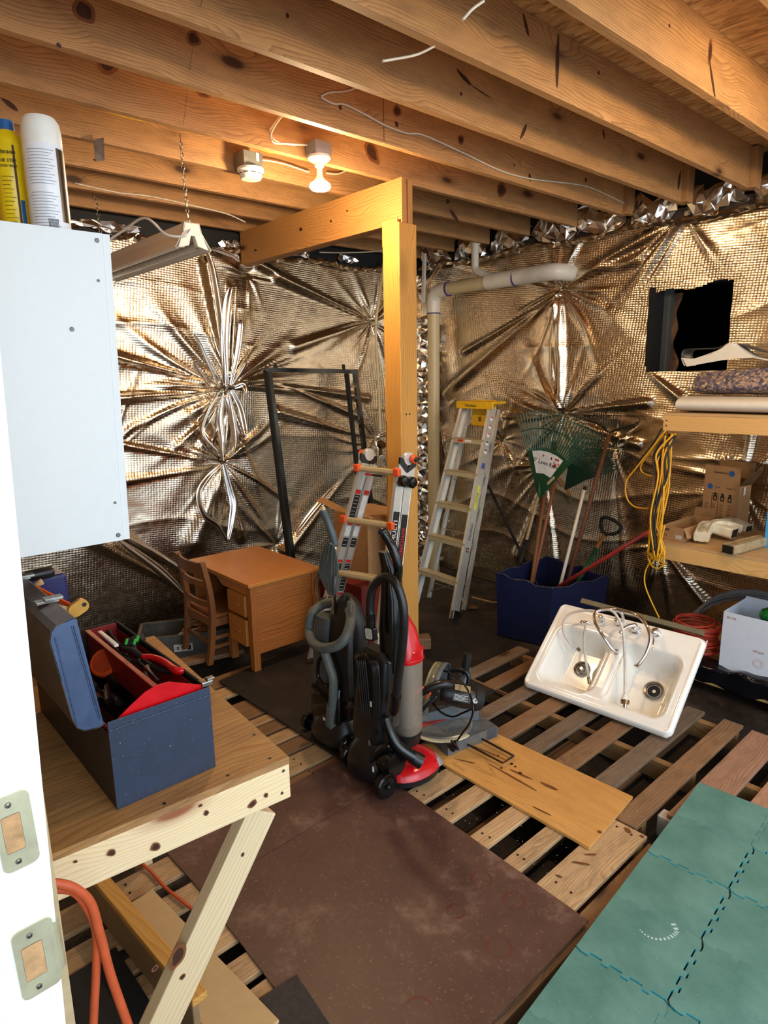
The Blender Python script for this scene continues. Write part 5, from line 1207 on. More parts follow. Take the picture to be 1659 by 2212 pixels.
# green lawn rake
RX = 4.17
t = thing('lawn_rake', (4.0, 2.85, .1), 'green plastic lawn rake head turned up with a white leaf label', 'rake')
rc = AX(1165, 1068, RX)  # neck
tl, tr_ = AX(1120, 908, RX), AX(1310, 925, RX); tp = AX(1215, 893, RX)
yv = V((0, -1, 0)); 
def fan(name, rc, rays_, rin, rout, mat, tt, lift=0.0, xoff=0):
    b = B(); ang0, ang1 = rays_
    n = 26
    arc = lambda r_, a: rc + V((xoff+lift*(r_/rout)**2, -math.sin(a)*r_, math.cos(a)*r_))
    for k in range(n):
        a = ang0+(ang1-ang0)*k/(n-1)
        b.tube([arc(rin*.95, a), arc((rin+rout)/2, a), arc(rout*.985, a), arc(rout, a)+V((.03, 0, .0))], [.0052, .0052, .0048, .004], 5)
    mk('tine_set', b, mat, tt, kind='stuff')
    b = B(); b.tube([arc(rin*1.0+(rout-rin)*.50, ang0+(ang1-ang0)*k/20)+V((-.004, 0, 0)) for k in range(21)], .004, 5); mk('cross_band', b, mat, tt)
    out = [rc+V((xoff, .012, -.02))]+[arc(rin, ang0+(ang1-ang0)*k/16) for k in range(17)]+[rc+V((xoff, -.012, -.02))]
    mk('fan_plate', B().prism(out, (.006, 0, 0)), mat, tt)
    return arc
a0 = math.atan2(-(tl.y-rc.y), tl.z-rc.z); a1 = math.atan2(-(tr_.y-rc.y), tr_.z-rc.z)
ro = (tp-rc).length
arc = fan('x', rc, (a0, a1), ro*.56, ro*1.0, M_green, t)
lp = [arc(ro*.525, a0+(a1-a0)*f_) for f_ in (.12, .3, .5, .7, .86)]+[arc(ro*.26, a0+(a1-a0)*f_) for f_ in (.84, .5, .14)]
lp = [p+V((-.0015, 0, 0)) for p in lp]; mk('white_label', B().prism(lp, (-.0008, 0, 0)), M_inkw, t)
am = (a0+a1)/2; ux = V((0, -math.cos(am*.25), -math.sin(am*.25))); uy = V((0, -math.sin(am*.25)*-1, math.cos(am*.25)))
lc = arc(ro*.385, am-.05)+V((-.0032, 0, 0)); text('lettering', '30" Lawn Rake', .048, lc+V((0, 0, 0)), V((0, -1, -.22)), V((0, -.22, 1)), M_ink, t, sx=.85)
lr = arc(ro*.44, a0+(a1-a0)*.72)+V((-.003, 0, 0))
rr = random.Random(2); b = B()
for k in range(9):
    q = lr+V((0, rr.uniform(-.035, .03), rr.uniform(-.05, .035))); s_ = rr.uniform(.008, .018)
    b.prism([q+V((0, s_*math.cos(a)*(1 if i % 2 else .45), s_*math.sin(a)*(1 if i % 2 else .45))) for i, a in enumerate([j*PI/5 for j in range(10)])], (-.0005, 0, 0))
mk('leaf_print', b, plain('leaf_red', '#b5321c', .5), t)
mk('leaf_print', B().prism([arc(ro*.47, am-.12)+V((-.003, .012*math.cos(a)*(1 if i % 2 else .45), .012*math.sin(a)*(1 if i % 2 else .45))) for i, a in enumerate([j*PI/5 for j in range(10)])], (-.0005, 0, 0)), bpy.data.materials['leaf_red'], t)
q = AX(1190, 1038, RX-.003); mk('price_sticker', B().beam(q+V((0, .03, -.03)), q+V((0, -.03, .03)), .001, .02, (1, 0, 0)).beam(q+V((0, .03, -.03)), q+V((0, -.03, .03)), .02, .001, (1, 0, 0)), M_pvcy, t)
mk('ferrule', B().tube([rc+V((-.006, 0, .10)), rc+V((0, 0, -.02)), AX(1160, 1078, RX)], [.010, .013, .015], 8), M_green, t, smooth=True)
mk('handle', B().tube(ln(AX(1163, 1070, RX), AX(1124, 1215, 3.98)), .0125, 10), M_handle2, t, smooth=True)
mk('grip_sleeve', B().tube([AX(1163, 1070, RX).lerp(AX(1124, 1215, 3.98), .66), AX(1163, 1070, RX).lerp(AX(1124, 1215, 3.98), 1.4)], .016, 10), M_blackm, t, smooth=True)
# second rake behind, darker, bent over
t = thing('lawn_rake', (4.3, 2.5, .1), 'second dark green lawn rake behind, its head fanned towards the wall', 'rake')
RX2 = 4.36; rc2 = AX(1222, 1052, RX2)
fan('y', rc2, (.05, 1.15), .20, .42, plain('rake_green_dark', '#12321f', .45), t, .05)
mk('handle', B().tube(ln(AX(1201, 1030, 4.34), AX(1160, 1215, 4.03)), .0135, 10), plain('coppery_wood', '#8e5430', .45), t, smooth=True)
# garden rake whose wire loop arches at the top right
t = thing('spring_rake', (4.2, 2.4, .1), 'old spring-tine rake with curled wire tines and long brown handle', 'rake')
hp = AX(1316, 935, 4.48)
mk('handle', B().tube(ln(AX(1316, 940, 4.46), AX(1236, 1220, 4.12)), .0155, 10), M_handle3, t, smooth=True)
b = B()
for k in range(9):
    e = AX(1240+k*9, 905-2*k, 4.50); m_ = AX(1285+k*3, 905+k, 4.47)
    b.tube([hp, m_+V((0, 0, -.03)), e, e+V((.02, .03, -.02))], .003, 5, k=3)
for k in range(5):
    e = AX(1340+k*10, 925-k*3, 4.50)
    b.tube([hp, AX(1322+k*2, 930, 4.48), e, AX(1372, 925-k*3, 4.5)], .003, 5, k=3)
b.tube([hp, AX(1335, 930, 4.48), AX(1362, 927, 4.5), AX(1378, 915, 4.52), AX(1380, 902, 4.54), AX(1340, 898, 4.54), AX(1262, 898, 4.54)], .003, 5, k=4)
mk('wire_tines', b, plain('rust_wire', '#2c241c', .5, .6), t, smooth=True)
pole('white_pole', ln(AX(1262, 1058, 4.30), AX(1212, 1258, 4.0)), .0125, M_pvc, 'slim white pole with black tip standing in the blue bin', 'pole')
t = bpy.data.objects['white_pole']; a = AX(1262, 1058, 4.30); mk('pole_tip', B().cyl(a, a+V((.006, -.006, .025)), .014, n=8), M_blackm, t)
t = thing('spade', (4.1, 2.4, .1), 'short green-shafted shovel with black D-shaped grip in the bin', 'shovel')
gp = AX(1305, 1155, 4.40); 
mk('shaft', B().tube([gp, gp.lerp(AX(1258, 1240, 4.18), .5), gp+(AX(1258, 1240, 4.18)-gp)*3.0], .015, 10), M_handle, t, smooth=True)
mk('green_sleeve', B().tube([gp.lerp(AX(1258, 1240, 4.18), .35), gp.lerp(AX(1258, 1240, 4.18), 1.3)], .0175, 10), M_green, t, smooth=True)
dg = [AX(1306, 1152, 4.40), AX(1298, 1135, 4.42), AX(1303, 1118, 4.43), AX(1322, 1122, 4.43), AX(1342, 1138, 4.42), AX(1330, 1152, 4.41)]
mk('grip', B().tube(dg, .0135, 8, closed=True, k=4), M_blackm, t, smooth=True)
pole('red_pole', ln(AX(1412, 1142, 3.90), AX(1196, 1274, 3.90), .25), .013, plain('red_paint', '#9c2a20', .4), 'slanted red handle sticking out of the blue bin', 'pole')
pole('black_pole', ln(AX(1030, 1000, 4.5), AX(1124, 1190, 4.17)), .012, M_blackm, 'black pole leaning from behind the stepladder into the bin', 'pole')
pole('broom_handle', ln(AX(1176, 1070, 4.20), AX(1150, 1245, 3.95)), .0135, M_handle, 'reddish wooden handle standing left of the white pole', 'pole')

# ================================================================== VACUUM CLEANERS
def wheel(name, c, r, wd, par, hub=M_black, ax=(0, -1, 0)):
    o = mk(name, B().lathe([(0, 0), (r*.86, 0), (r, wd*.18), (r, wd*.85), (r*.9, wd), (r*.78, wd), (r*.72, wd*.86), (r*.3, wd*.86), (r*.26, wd*1.05), (0, wd*1.05)], c, ax, 32), M_blackg, par, smooth=35)
    mk('hub', B().lathe([(0, wd*1.05), (r*.13, wd*1.06), (0, wd*1.12)], c, ax, 12), M_steel, o, smooth=True); return o
def ov(c, rx, ry, z, n=20, pw=2.6): 
    out = []
    for k in range(n):
        a = 2*PI*k/n; ca, sa = math.cos(a), math.sin(a)
        out.append(V((c[0]+rx*math.copysign(abs(ca)**(2/pw), ca), c[1]+ry*math.copysign(abs(sa)**(2/pw), sa), z)))
    return out
ZF = .141
# --- grey vacuum
t = thing('vacuum_cleaner', (1.74, 2.33, ZF), 'older grey and black upright vacuum with ribbed grey hose looped over its top', 'vacuum')
KX = 1.68
k_ = lambda u, v, x=KX: AX(u, v, x)
mk('base_housing', B().loft([ov((1.83, 2.32), .19, .165, ZF+.025), ov((1.83, 2.32), .195, .17, ZF+.06), ov((1.79, 2.32), .13, .14, ZF+.11), ov((1.76, 2.32), .08, .11, ZF+.14)]), M_black, t, smooth=35)
mk('rear_housing', B().loft([ov((1.745, 2.345), .065, .115, ZF+.03, pw=5), ov((1.745, 2.345), .07, .12, ZF+.1, pw=5), ov((1.745, 2.34), .07, .115, ZF+.26, pw=5), ov((1.75, 2.335), .06, .10, ZF+.30, pw=5)]), M_blackg, t, smooth=35)
mk('body_panel', B().loft([ov((1.745, 2.39), .055, .06, ZF+.24, pw=4), ov((1.75, 2.39), .055, .06, ZF+.45, pw=4), ov((1.765, 2.385), .05, .055, ZF+.62, pw=4)]), M_grey, t, smooth=35)
mk('body', B().loft([ov((1.79, 2.29), .075, .11, ZF+.25, pw=4), ov((1.79, 2.29), .078, .115, ZF+.45, pw=4), ov((1.80, 2.285), .07, .10, ZF+.60, pw=3.5), ov((1.80, 2.285), .05, .07, ZF+.70, pw=3), ov((1.80, 2.285), .02, .03, ZF+.74, pw=3)]), M_black, t, smooth=35)
mk('side_strip', B().tube([(1.735, 2.19, ZF+.28), (1.735, 2.19, ZF+.5), (1.75, 2.20, ZF+.74)], .013, 8), M_grey, t, smooth=True)
wheel('wheel', V((1.70, 2.515, ZF+.042)), .042, .03, t); wheel('wheel', V((1.69, 2.175, ZF+.052)), .052, .03, t)
wheel('wheel', V((1.92, 2.50, ZF+.03)), .03, .02, t); wheel('wheel', V((1.92, 2.17, ZF+.03)), .03, .02, t)
mk('front_hood', B().loft([ov((1.95, 2.32), .09, .17, ZF+.01), ov((1.95, 2.32), .09, .17, ZF+.05), ov((1.92, 2.32), .08, .14, ZF+.085)]), M_grey, t, smooth=35)
# hose ring draped over the top
ring = [k_(668, 1360, 1.72), k_(675, 1325, 1.74), k_(700, 1305, 1.80), k_(735, 1302, 1.80), k_(757, 1325, 1.76), k_(752, 1365, 1.70), k_(733, 1392, 1.665), k_(700, 1400, 1.655), k_(676, 1388, 1.675)]
mk('hose_loop', B().tube(ring, .0225, 12, closed=True, k=16, ripple=.08), M_greyd, t, smooth=True)
mk('hose', B().tube([k_(700, 1405), k_(712, 1440), k_(720, 1470), k_(719, 1520), k_(716, 1560), k_(722, 1572)], .021, 12, k=14, ripple=.07), M_greyd, t, smooth=True)
mk('hose_cuff', B().tube([k_(716, 1520), k_(714, 1565)], [.024, .026], 14), plain('cuff_grey', '#4b5454', .45), t, smooth=40)
mk('wand_clip', B().tube([k_(695, 1415, 1.675), k_(688, 1430, 1.67), k_(687, 1460, 1.67), k_(698, 1478, 1.665), k_(708, 1482, 1.67)], .009, 8, k=4), M_blackg, t, smooth=True)
mk('bare_nozzle', B().tube([k_(690, 1385, 1.72), k_(689, 1350, 1.72)], [.018, .014], 10), M_grey, t, smooth=40)
mk('handle_tube', B().tube([k_(722, 1325, 1.74), k_(720, 1260, 1.74), k_(723, 1170, 1.74)], .011, 12), M_chrome, t, smooth=True)
mk('grip', B().tube([k_(724, 1180, 1.74), k_(718, 1155, 1.735), k_(707, 1125, 1.72), k_(697, 1102, 1.70)], [.016, .020, .017, .018], 12, k=5), M_grey, t, smooth=True)
mk('grip_end', B().ball(k_(698, 1099, 1.70), .012, n=10), M_pvcy, t, smooth=True)
b = B(); rr = random.Random(4)
for i in range(9):
    o_ = i*.0055; top = k_(703+i*2.1, 1172+abs(i-4)*1.5, 1.70-.004*(i % 3)); bot = k_(706+i*1.6, 1286-abs(i-4)*3, 1.69-.004*(i % 3))
    l_ = k_(690+i*3.2, 1232, 1.695); r_ = k_(700+i*3.8, 1228, 1.705)
    b.tube([top, l_, bot, r_], .0042, 6, closed=True, k=8)
mk('cord_bundle', b, plain('cord_dark_grey', '#535a56', .5), t, smooth=True)
mk('cord_tail', B().tube([k_(684, 1240), k_(680, 1265), k_(684, 1288), k_(695, 1294), k_(704, 1290)], .0035, 6, k=4), plain('cord_brown', '#4a3830', .5), t, smooth=True)
mk('cord_hook', B().tube([k_(697, 1168, 1.70), k_(701, 1185, 1.70), k_(716, 1172, 1.72)], .004, 6), M_steel, t, smooth=True)
mk('plug', B().tube([k_(724, 1245, 1.68), k_(722, 1285, 1.68)], [.006, .011], 8), M_grey, t, smooth=True)
pp = k_(701, 1557, 1.671); mk('rating_label', B().beam(pp-V((0, 0, .018)), pp+V((0, 0, .018)), .022, .001, (1, 0, 0)), M_inkw, t)
pp = k_(682, 1568, 1.674); mk('rating_label', B().beam(pp-V((0, 0, .014)), pp+V((0, 0, .014)), .026, .001, (1, 0, 0)), plain('buff_label', '#a58a68', .6), t)
# --- black and red vacuum
t = thing('vacuum_cleaner', (1.75, 1.98, ZF), 'black upright vacuum with red nozzle hood and clear dust cup', 'vacuum')
VX = 1.70
q_ = lambda u, v, x=VX: AX(u, v, x)
wheel('wheel', V((1.615, 1.845, ZF+.055)), .055, .04, t); wheel('wheel', V((1.655, 2.13, ZF+.05)), .05, .035, t)
mk('base_housing', B().loft([ov((1.69, 1.985), .10, .12, ZF+.02), ov((1.69, 1.985), .105, .125, ZF+.07), ov((1.69, 1.985), .085, .11, ZF+.13), ov((1.70, 1.985), .055, .085, ZF+.18)]), M_black, t, smooth=35)
mk('wheel_arch', B().tube([q_(812, 1690, 1.62), q_(800, 1660, 1.62), q_(815, 1625, 1.63), q_(842, 1610, 1.66)], .012, 8, k=5), M_blackg, t, smooth=True)
mk('motor_pod', B().lathe([(0, 0), (.055, .0), (.062, .02), (.062, .06), (.05, .08), (0, .08)], (1.68, 1.90, ZF+.115), (0, -1, .15), 24), M_blackg, t, smooth=35)
NC = AZ(886, 1641, ZF+.05); NO = V((NC.x-1.825, NC.y-1.87, 0))
nz = [ov((1.80, 1.89), .06, .11, ZF+.10, 24), ov((1.80, 1.885), .075, .115, ZF+.075, 24), ov((1.84, 1.87), .11, .125, ZF+.055, 24), ov((1.85, 1.87), .125, .135, ZF+.035, 24)]
mk('nozzle_hood', B().loft([*[[p+NO for p in r_] for r_ in (ov((1.78, 1.885), .04, .05, ZF+.100, 24), ov((1.79, 1.875), .10, .085, ZF+.088, 24), ov((1.80, 1.86), .135, .115, ZF+.068, 24, 2.2), ov((1.805, 1.86), .150, .125, ZF+.042, 24, 2.2))]]), M_red, t, smooth=50)
mk('nozzle_base', B().loft([*[[p+NO for p in r_] for r_ in (ov((1.805, 1.86), .146, .122, ZF+.014, 24, 2.2), ov((1.805, 1.86), .148, .123, ZF+.041, 24, 2.2))]]), M_black, t, smooth=35)
cc = V((1.945, 1.80, ZF+.05)); mk('hood_window', B().loft([ov((NC.x+.075, NC.y-.06), .045, .055, ZF+.039, 16), ov((NC.x+.065, NC.y-.05), .038, .046, ZF+.068, 16)]), plain('smoked_clear', '#8e8e90', .15), t, smooth=50)
mk('nozzle_hose', B().tube([q_(832, 1548, 1.67), q_(842, 1580, 1.675), q_(858, 1610, 1.69), q_(880, 1628, 1.72), q_(900, 1640, 1.75)], [.018, .020, .024, .026, .027], 14, k=6), M_blackg, t, smooth=True)
mk('hose_foot', B().tube([q_(888, 1633, 1.735), q_(910, 1646, 1.765)], [.029, .033], 16), M_black, t, smooth=40)
# main spine and back
spine = lambda z, x, y, rx, ry, pw=3.5: ov((x, y), rx, ry, ZF+z, 22, pw)
mk('body', B().loft([spine(.12, 1.69, 2.0, .05, .085), spine(.25, 1.70, 2.0, .055, .10), spine(.42, 1.72, 1.99, .055, .105), spine(.55, 1.73, 1.985, .05, .095), spine(.585, 1.73, 1.985, .03, .06)]), M_black, t, smooth=35)
nx = 1.745
mk('spine', B().loft([ov((nx, 1.925), .035, .045, ZF+.50, 18), ov((nx+.01, 1.93), .042, .055, ZF+.68, 18), ov((nx+.015, 1.935), .035, .045, ZF+.82, 18), ov((nx+.01, 1.945), .022, .03, ZF+.95, 18), ov((nx, 1.96), .018, .022, ZF+1.02, 18)]), M_blackg, t, smooth=50)
mk('handle', B().tube([q_(858, 1255, 1.745), q_(860, 1225, 1.74), q_(851, 1190, 1.73), q_(838, 1165, 1.72), q_(828, 1150, 1.71)], [.019, .019, .020, .019, .018], 12, k=5), M_blackg, t, smooth=True)
mk('handle_cap', B().ball(q_(827, 1148, 1.71), .021, (1, 1, .8), 12), M_black, t, smooth=True)
hose = [q_(802, 1345, 1.66), q_(799, 1310, 1.66), q_(806, 1268, 1.665), q_(828, 1247, 1.67), q_(852, 1256, 1.675), q_(868, 1295, 1.68), q_(873, 1340, 1.68), q_(869, 1400, 1.68), q_(862, 1450, 1.68), q_(855, 1510, 1.68)]
mk('hose', B().tube(hose, .0175, 12, k=16, ripple=.08), M_black, t, smooth=True)
mk('hose_cuff', B().tube([q_(856, 1502, 1.68), q_(853, 1530, 1.68), q_(849, 1540, 1.68)], [.022, .023, .018], 14), M_blackg, t, smooth=40)
mk('hose_cuff', B().tube([q_(801, 1325, 1.66), q_(801, 1362, 1.66)], [.02, .02], 14), M_blackg, t, smooth=40)
ux, uy = V((.15, -1, .1)).normalized(), V((0, .12, 1)).normalized(); pc_ = q_(797, 1369, 1.64)
mk('brush_frame', B().prism(rrect(pc_, ux, uy, .052, .062, .012), (.02, 0, 0)), M_blackg, t); mk('brush_pad', B().prism(rrect(pc_-V((.001, 0, 0)), ux, uy, .036, .046, .008), (-.002, 0, 0)), plain('dusty_bristles', '#a8a898', .9, 0, .3, .5, 120), t)
b = B()
for i in range(5):
    b.tube([q_(772+i*4, 1425, 1.66), q_(778+i*4.5, 1500, 1.655), q_(790+i*2.5, 1600, 1.65), q_(794+i*1.5, 1612, 1.65)], .0038, 6, k=5)
for i in range(5):
    b.tube([q_(797+i*4, 1428, 1.66), q_(806+i*3, 1450, 1.655), q_(808+i*3, 1520, 1.655), q_(806+i*2.5, 1585, 1.655)], .0038, 6, k=5)
mk('cord_bundle', b, plain('cord_black', '#1d1d1f', .35), t, smooth=True)
mk('cord_hook', B().lathe([(0, 0), (.03, 0), (.034, .01), (.034, .02), (.026, .026), (0, .026)], q_(783, 1420, 1.70), (-1, 0, 0), 20).tube([q_(770, 1418, 1.67), q_(785, 1414, 1.66), q_(802, 1424, 1.67)], .008, 8, k=4), M_blackg, t, smooth=40)
mk('plug', B().tube([q_(797, 1598, 1.645), q_(803, 1628, 1.645)], [.006, .009], 8), M_grey, t, smooth=True)
pp = q_(801, 1521, 1.648); mk('rating_label', B().beam(pp-V((0, 0, .012)), pp+V((0, 0, .012)), .010, .001, (1, 0, 0)), M_inkw, t)
pp = AX(806, 1662, 1.575); mk('rating_label', B().beam(pp-V((0, 0, .012)), pp+V((0, 0, .012)), .010, .001, (1, 0, 0)), M_inkw, t)
# dust cup
dc = AX(872, 1590, 1.80); dcx, dcy = 1.84, 1.925
M_cup = clear_mat('clear_cup', '#b3a593', .18, .55)
mk('dust_cup', B().loft([ov((dcx, dcy), .05, .056, ZF+.17, 24), ov((dcx, dcy), .062, .066, ZF+.19, 24), ov((dcx, dcy), .064, .068, ZF+.54, 24)]), M_cup, t, smooth=40)
mk('dust_filter', B().cyl((dcx, dcy, ZF+.20), (dcx, dcy, ZF+.53), .035, n=20), plain('filter_grey', '#6a5c50', .8), t, smooth=40)
mk('cup_lid', B().loft([ov((dcx, dcy), .066, .070, ZF+.52, 24), ov((dcx, dcy), .068, .072, ZF+.575, 24), ov((dcx-.003, dcy), .058, .060, ZF+.585, 24), ov((dcx-.01, dcy+.005), .052, .052, ZF+.66, 24), ov((dcx-.02, dcy+.01), .035, .03, ZF+.72, 24), ov((dcx-.03, dcy+.015), .018, .016, ZF+.755, 24)]), M_red, t, smooth=50)
mk('cup_lip', B().tube(ov((dcx, dcy), .067, .071, ZF+.535, 24), .005, 6, closed=True), M_red, t, smooth=True)
mk('cup_holder', B().loft([ov((dcx-.02, dcy+.01), .07, .075, ZF+.13, 20), ov((dcx-.01, dcy), .066, .07, ZF+.175, 20)]), M_black, t, smooth=35)

# ================================================================== MITER SAW
sc = AZ(952, 1562, .21)
t = thing('miter_saw', (2.15, 1.95, .145), 'grey miter saw with black motor and cord sitting on the plywood offcut', 'saw')
sz = .146
na, nb = AZ(968, 1632, sz), AZ(1072, 1592, sz); nd = (nb-na).normalized(); nn = V((-nd.y, nd.x, 0))
if nn.y < 0: nn = -nn
M_cast = plain('cast_grey', '#62686e', .45, .3, .1, dirt='#8a7a5a', dscale=14, damt=.5)
M_castl = plain('machined_table', '#8b8b85', .35, .6, .1, dirt='#5a4a38', dscale=10, damt=.4)
def sp(a, c, z): p = na+nd*a+nn*c; p.z = z; return p
L = (nb-na).length
b = B(); b.prism([sp(0, 0, sz), sp(L, 0, sz), sp(L, .13, sz), sp(L*.86, .20, sz), sp(.02, .26, sz), sp(0, .22, sz)], (0, 0, .055)); mk('base_casting', b, M_cast, t)
b = B(); b.prism([sp(-.005, -.005, sz), sp(.05, -.005, sz), sp(.05, .05, sz), sp(-.005, .05, sz)], (0, 0, .05)).prism([sp(L-.06, .0, sz), sp(L+.01, .0, sz), sp(L+.01, .09, sz), sp(L-.06, .09, sz)], (0, 0, .052)); mk('base_foot', b, M_cast, t)
b = B().lathe([(0, 0), (.150, 0), (.155, .01), (.155, .028), (.150, .032), (0, .032)], V((sc.x, sc.y, sz+.045)), n=48); mk('turntable', b, M_castl, t, smooth=35)
b = B(); R_ = .172
for k in range(24):
    a = math.radians(95+k*7.5); a2 = math.radians(95+(k+1)*7.5)
    P0 = [V((sc.x+math.cos(q)*r_, sc.y+math.sin(q)*r_, sz+.062)) for q, r_ in ((a, .150), (a, R_), (a2, R_), (a2, .150))]
    b.prism(P0, (0, 0, .006))
mk('miter_scale', b, plain('cream_scale', '#d8cfa8', .5), t)
mk('kerf_plate', B().beam(V((sc.x-.14, sc.y+.04, sz+.079)), V((sc.x+.12, sc.y-.02, sz+.079)), .028, .003), plain('red_insert', '#a8352a', .5), t)
b = B(); b.prism([sp(.05, .10, sz+.055), sp(L*.42, .10, sz+.055), sp(L*.42, .125, sz+.055), sp(.05, .125, sz+.055)], (0, 0, .06))
fa_, fb_ = AZ(990, 1500, sz+.10), sp(L*.86, .09, sz+.1)
b = B().prism([sp(-.02, .20, sz+.05), sp(L*.9, .10, sz+.05), sp(L*.9, .10, sz+.13), sp(L*.5, .14, sz+.15), sp(-.02, .20, sz+.115)], nn*.014); mk('fence', b, M_cast, t)
# arm, motor, guard, blade, handle, set by sight lines on planes at the saw
m_ = lambda u, v, x=2.20: AX(u, v, x)
mk('rear_arm', B().tube([sp(L*.7, .22, sz+.05), m_(1004, 1470, 2.42), m_(1010, 1445, 2.42)], [.03, .028, .02], 10, k=3), M_cast, t, smooth=40)
mk('spring_tube', B().tube([m_(1003, 1455, 2.40), m_(1010, 1412, 2.42)], .022, 12), M_black, t, smooth=40)
bl = m_(938, 1496, 2.20); axb = V((.42, -.86, -.12)).normalized()
mk('blade', B().lathe([(0, -.001), (.127, -.001), (.127, .001), (0, .001)], bl, axb, 60), M_steel, t)
b = B(); u0 = axb.orthogonal().normalized(); w0 = axb.cross(u0)
for k in range(40):
    a = 2*PI*k/40; e1, e2, e3 = [(u0*math.cos(x)+w0*math.sin(x)) for x in (a, a+.09, a+.02)]
    b.prism([bl+e1*.126, bl+e2*.126, bl+e3*.135], axb*.002)
mk('blade_teeth', b, M_steel, t, kind='stuff')
# upper guard: dish-like half ring
def arcguard(rad, a0, a1, off, tube_r, mat, nm, n=22, sq=1.0):
    zz = (V((0, 0, 1))-axb*axb.z).normalized(); xx = zz.cross(axb)
    P = [bl+axb*off+zz*math.cos(a0+(a1-a0)*k/n)*rad+xx*math.sin(a0+(a1-a0)*k/n)*rad for k in range(n+1)]
    return mk(nm, B().tube(P, tube_r, 10), mat, t, smooth=True)
zz = (V((0, 0, 1))-axb*axb.z).normalized(); xx = zz.cross(axb)
M_guard = plain('smoky_guard', '#6d6852', .16, 0, .1)
def dish(nm, r0, r1, a0, a1, o0, o1, mat):
    prof = [(r0, o0), (r1*.93, o0), (r1, o0+(o1-o0)*.3), (r1, o1)]
    mk(nm, B().grid(lambda a, c: bl+axb*prof[int(round(c*3))][1]+(zz*math.cos(a0+(a1-a0)*a)+xx*math.sin(a0+(a1-a0)*a))*prof[int(round(c*3))][0], 28, 3), mat, t, smooth=40, solid=.003)
dish('blade_guard', .03, .155, -2.1, .5, -.022, .02, M_guard); dish('upper_guard', .02, .160, -.9, 1.9, .012, .04, M_cast)
arcguard(.148, -2.0, .3, -.018, .008, plain('guard_edge', '#8e8a6c', .2), 'guard_rib')
mo = m_(994, 1502, 2.15); mx = V((.70, -.60, -.22)).normalized()
mk('motor_housing', B().lathe([(0, -.09), (.044, -.09), (.054, -.07), (.058, .02), (.054, .07), (.042, .098), (0, .10)], mo, mx, 24), M_black, t, smooth=40)
mk('motor_end', B().lathe([(.054, .06), (.059, .065), (.059, .085), (.046, .11), (0, .114)], mo, mx, 24), M_blackm, t, smooth=40)
sd = (CAM-mo); sd = (sd-mx*sd.dot(mx)).normalized(); ud = mx.cross(sd)
if ud.z < 0: ud = -ud
mk('brand_plate', B().prism(rrect(mo+sd*.050+ud*.034-mx*.005, mx, (ud*.8-sd*.3).normalized(), .075, .030, .004), sd*.0015), plain('gold_plate', '#8a7a58', .4, .3), t)
mk('spec_label', B().prism(rrect(mo+sd*.0585-ud*.012-mx*.005, mx, ud, .085, .034, .003), sd*.001), M_ink, t)
for k in range(5): q = mo+sd*.0600-ud*(.000+.0055*k)-mx*.005; mk('print_line', B().beam(q-mx*.036, q+mx*(.03-.012*(k % 2)), .0008, .0014, ud), M_inkw, t)
mk('brush_cap', B().lathe([(0, 0), (.012, 0), (.012, .004), (.006, .005), (0, .003)], mo+mx*.062+sd*.053-ud*.012, sd, 16), M_steel, t)
mk('top_handle', B().tube([m_(970, 1468, 2.30), m_(975, 1450, 2.31), m_(1000, 1448, 2.33), m_(1012, 1460, 2.34), m_(1010, 1480, 2.33)], .011, 8, k=4), M_black, t, smooth=True)
mk('handle', B().tube([m_(978, 1482, 2.12), m_(955, 1478, 2.07), m_(925, 1488, 2.02), m_(902, 1503, 1.99), m_(893, 1522, 1.98), m_(896, 1542, 1.98)], [.022, .024, .020, .017, .014, .012], 10, k=4), M_black, t, smooth=True)
mk('handle_loop', B().tube([m_(896, 1540, 1.98), m_(908, 1537, 2.0), m_(922, 1524, 2.02), m_(945, 1502, 2.06)], .010, 8, k=4), M_black, t, smooth=True)
mk('trigger', B().beam(m_(890, 1504, 1.965), m_(914, 1484, 1.99), .016, .012, bev=.003), M_orange, t); mk('lock_tab', B().beam(m_(920, 1508, 2.0), m_(930, 1497, 2.01), .012, .008, bev=.002), M_orange, t)
mk('power_cord', B().tube([m_(935, 1455, 2.20), m_(955, 1448, 2.22), m_(985, 1462, 2.18), m_(1010, 1490, 2.10), m_(1022, 1528, 2.06), m_(1015, 1560, 2.05), m_(998, 1585, 2.04), m_(982, 1608, 2.03), m_(975, 1622, 2.00)], .005, 6, k=6), M_blackg, t, smooth=True)
mk('power_cord', B().tube([m_(935, 1462, 2.18), m_(928, 1500, 2.12), m_(945, 1532, 2.08), m_(975, 1548, 2.06), m_(1000, 1540, 2.06), m_(1022, 1530, 2.06)], .005, 6, k=6), M_blackg, t, smooth=True)
mk('cord_knot', B().tube([m_(972, 1612, 2.0), m_(985, 1600, 2.0), m_(980, 1622, 1.995), m_(968, 1608, 2.0), m_(990, 1618, 1.99), m_(975, 1600, 2.0)], .006, 6, k=5), M_black, t, smooth=True)
w1 = [AZ(1030, 1590, .165), AZ(1110, 1633, .165), AZ(1086, 1648, .165), AZ(1010, 1608, .165)]
mk('extension_wire', B().tube([w1[0], w1[1], w1[1].lerp(w1[2], .1), w1[2], w1[3]], .005, 8), plain('rusty_rod', '#3c2a1e', .5, .5), t, smooth=40)
for (u, v, r) in ((1105, 1650, .008), (1113, 1656, .006), (1083, 1659, .006), (1076, 1632, .004), (1060, 1662, .003)):
    p = AZ(u, v, .1452); 
    mk('paint_spot', B().cyl(p, p+V((0, 0, .0004)), r, n=12), M_ink, bpy.data.objects['plywood_offcut'])
PLY = bpy.data.objects['plywood_offcut']; M_streak = plain('dark_streak', '#6e3f1c', .6, 0, .3)
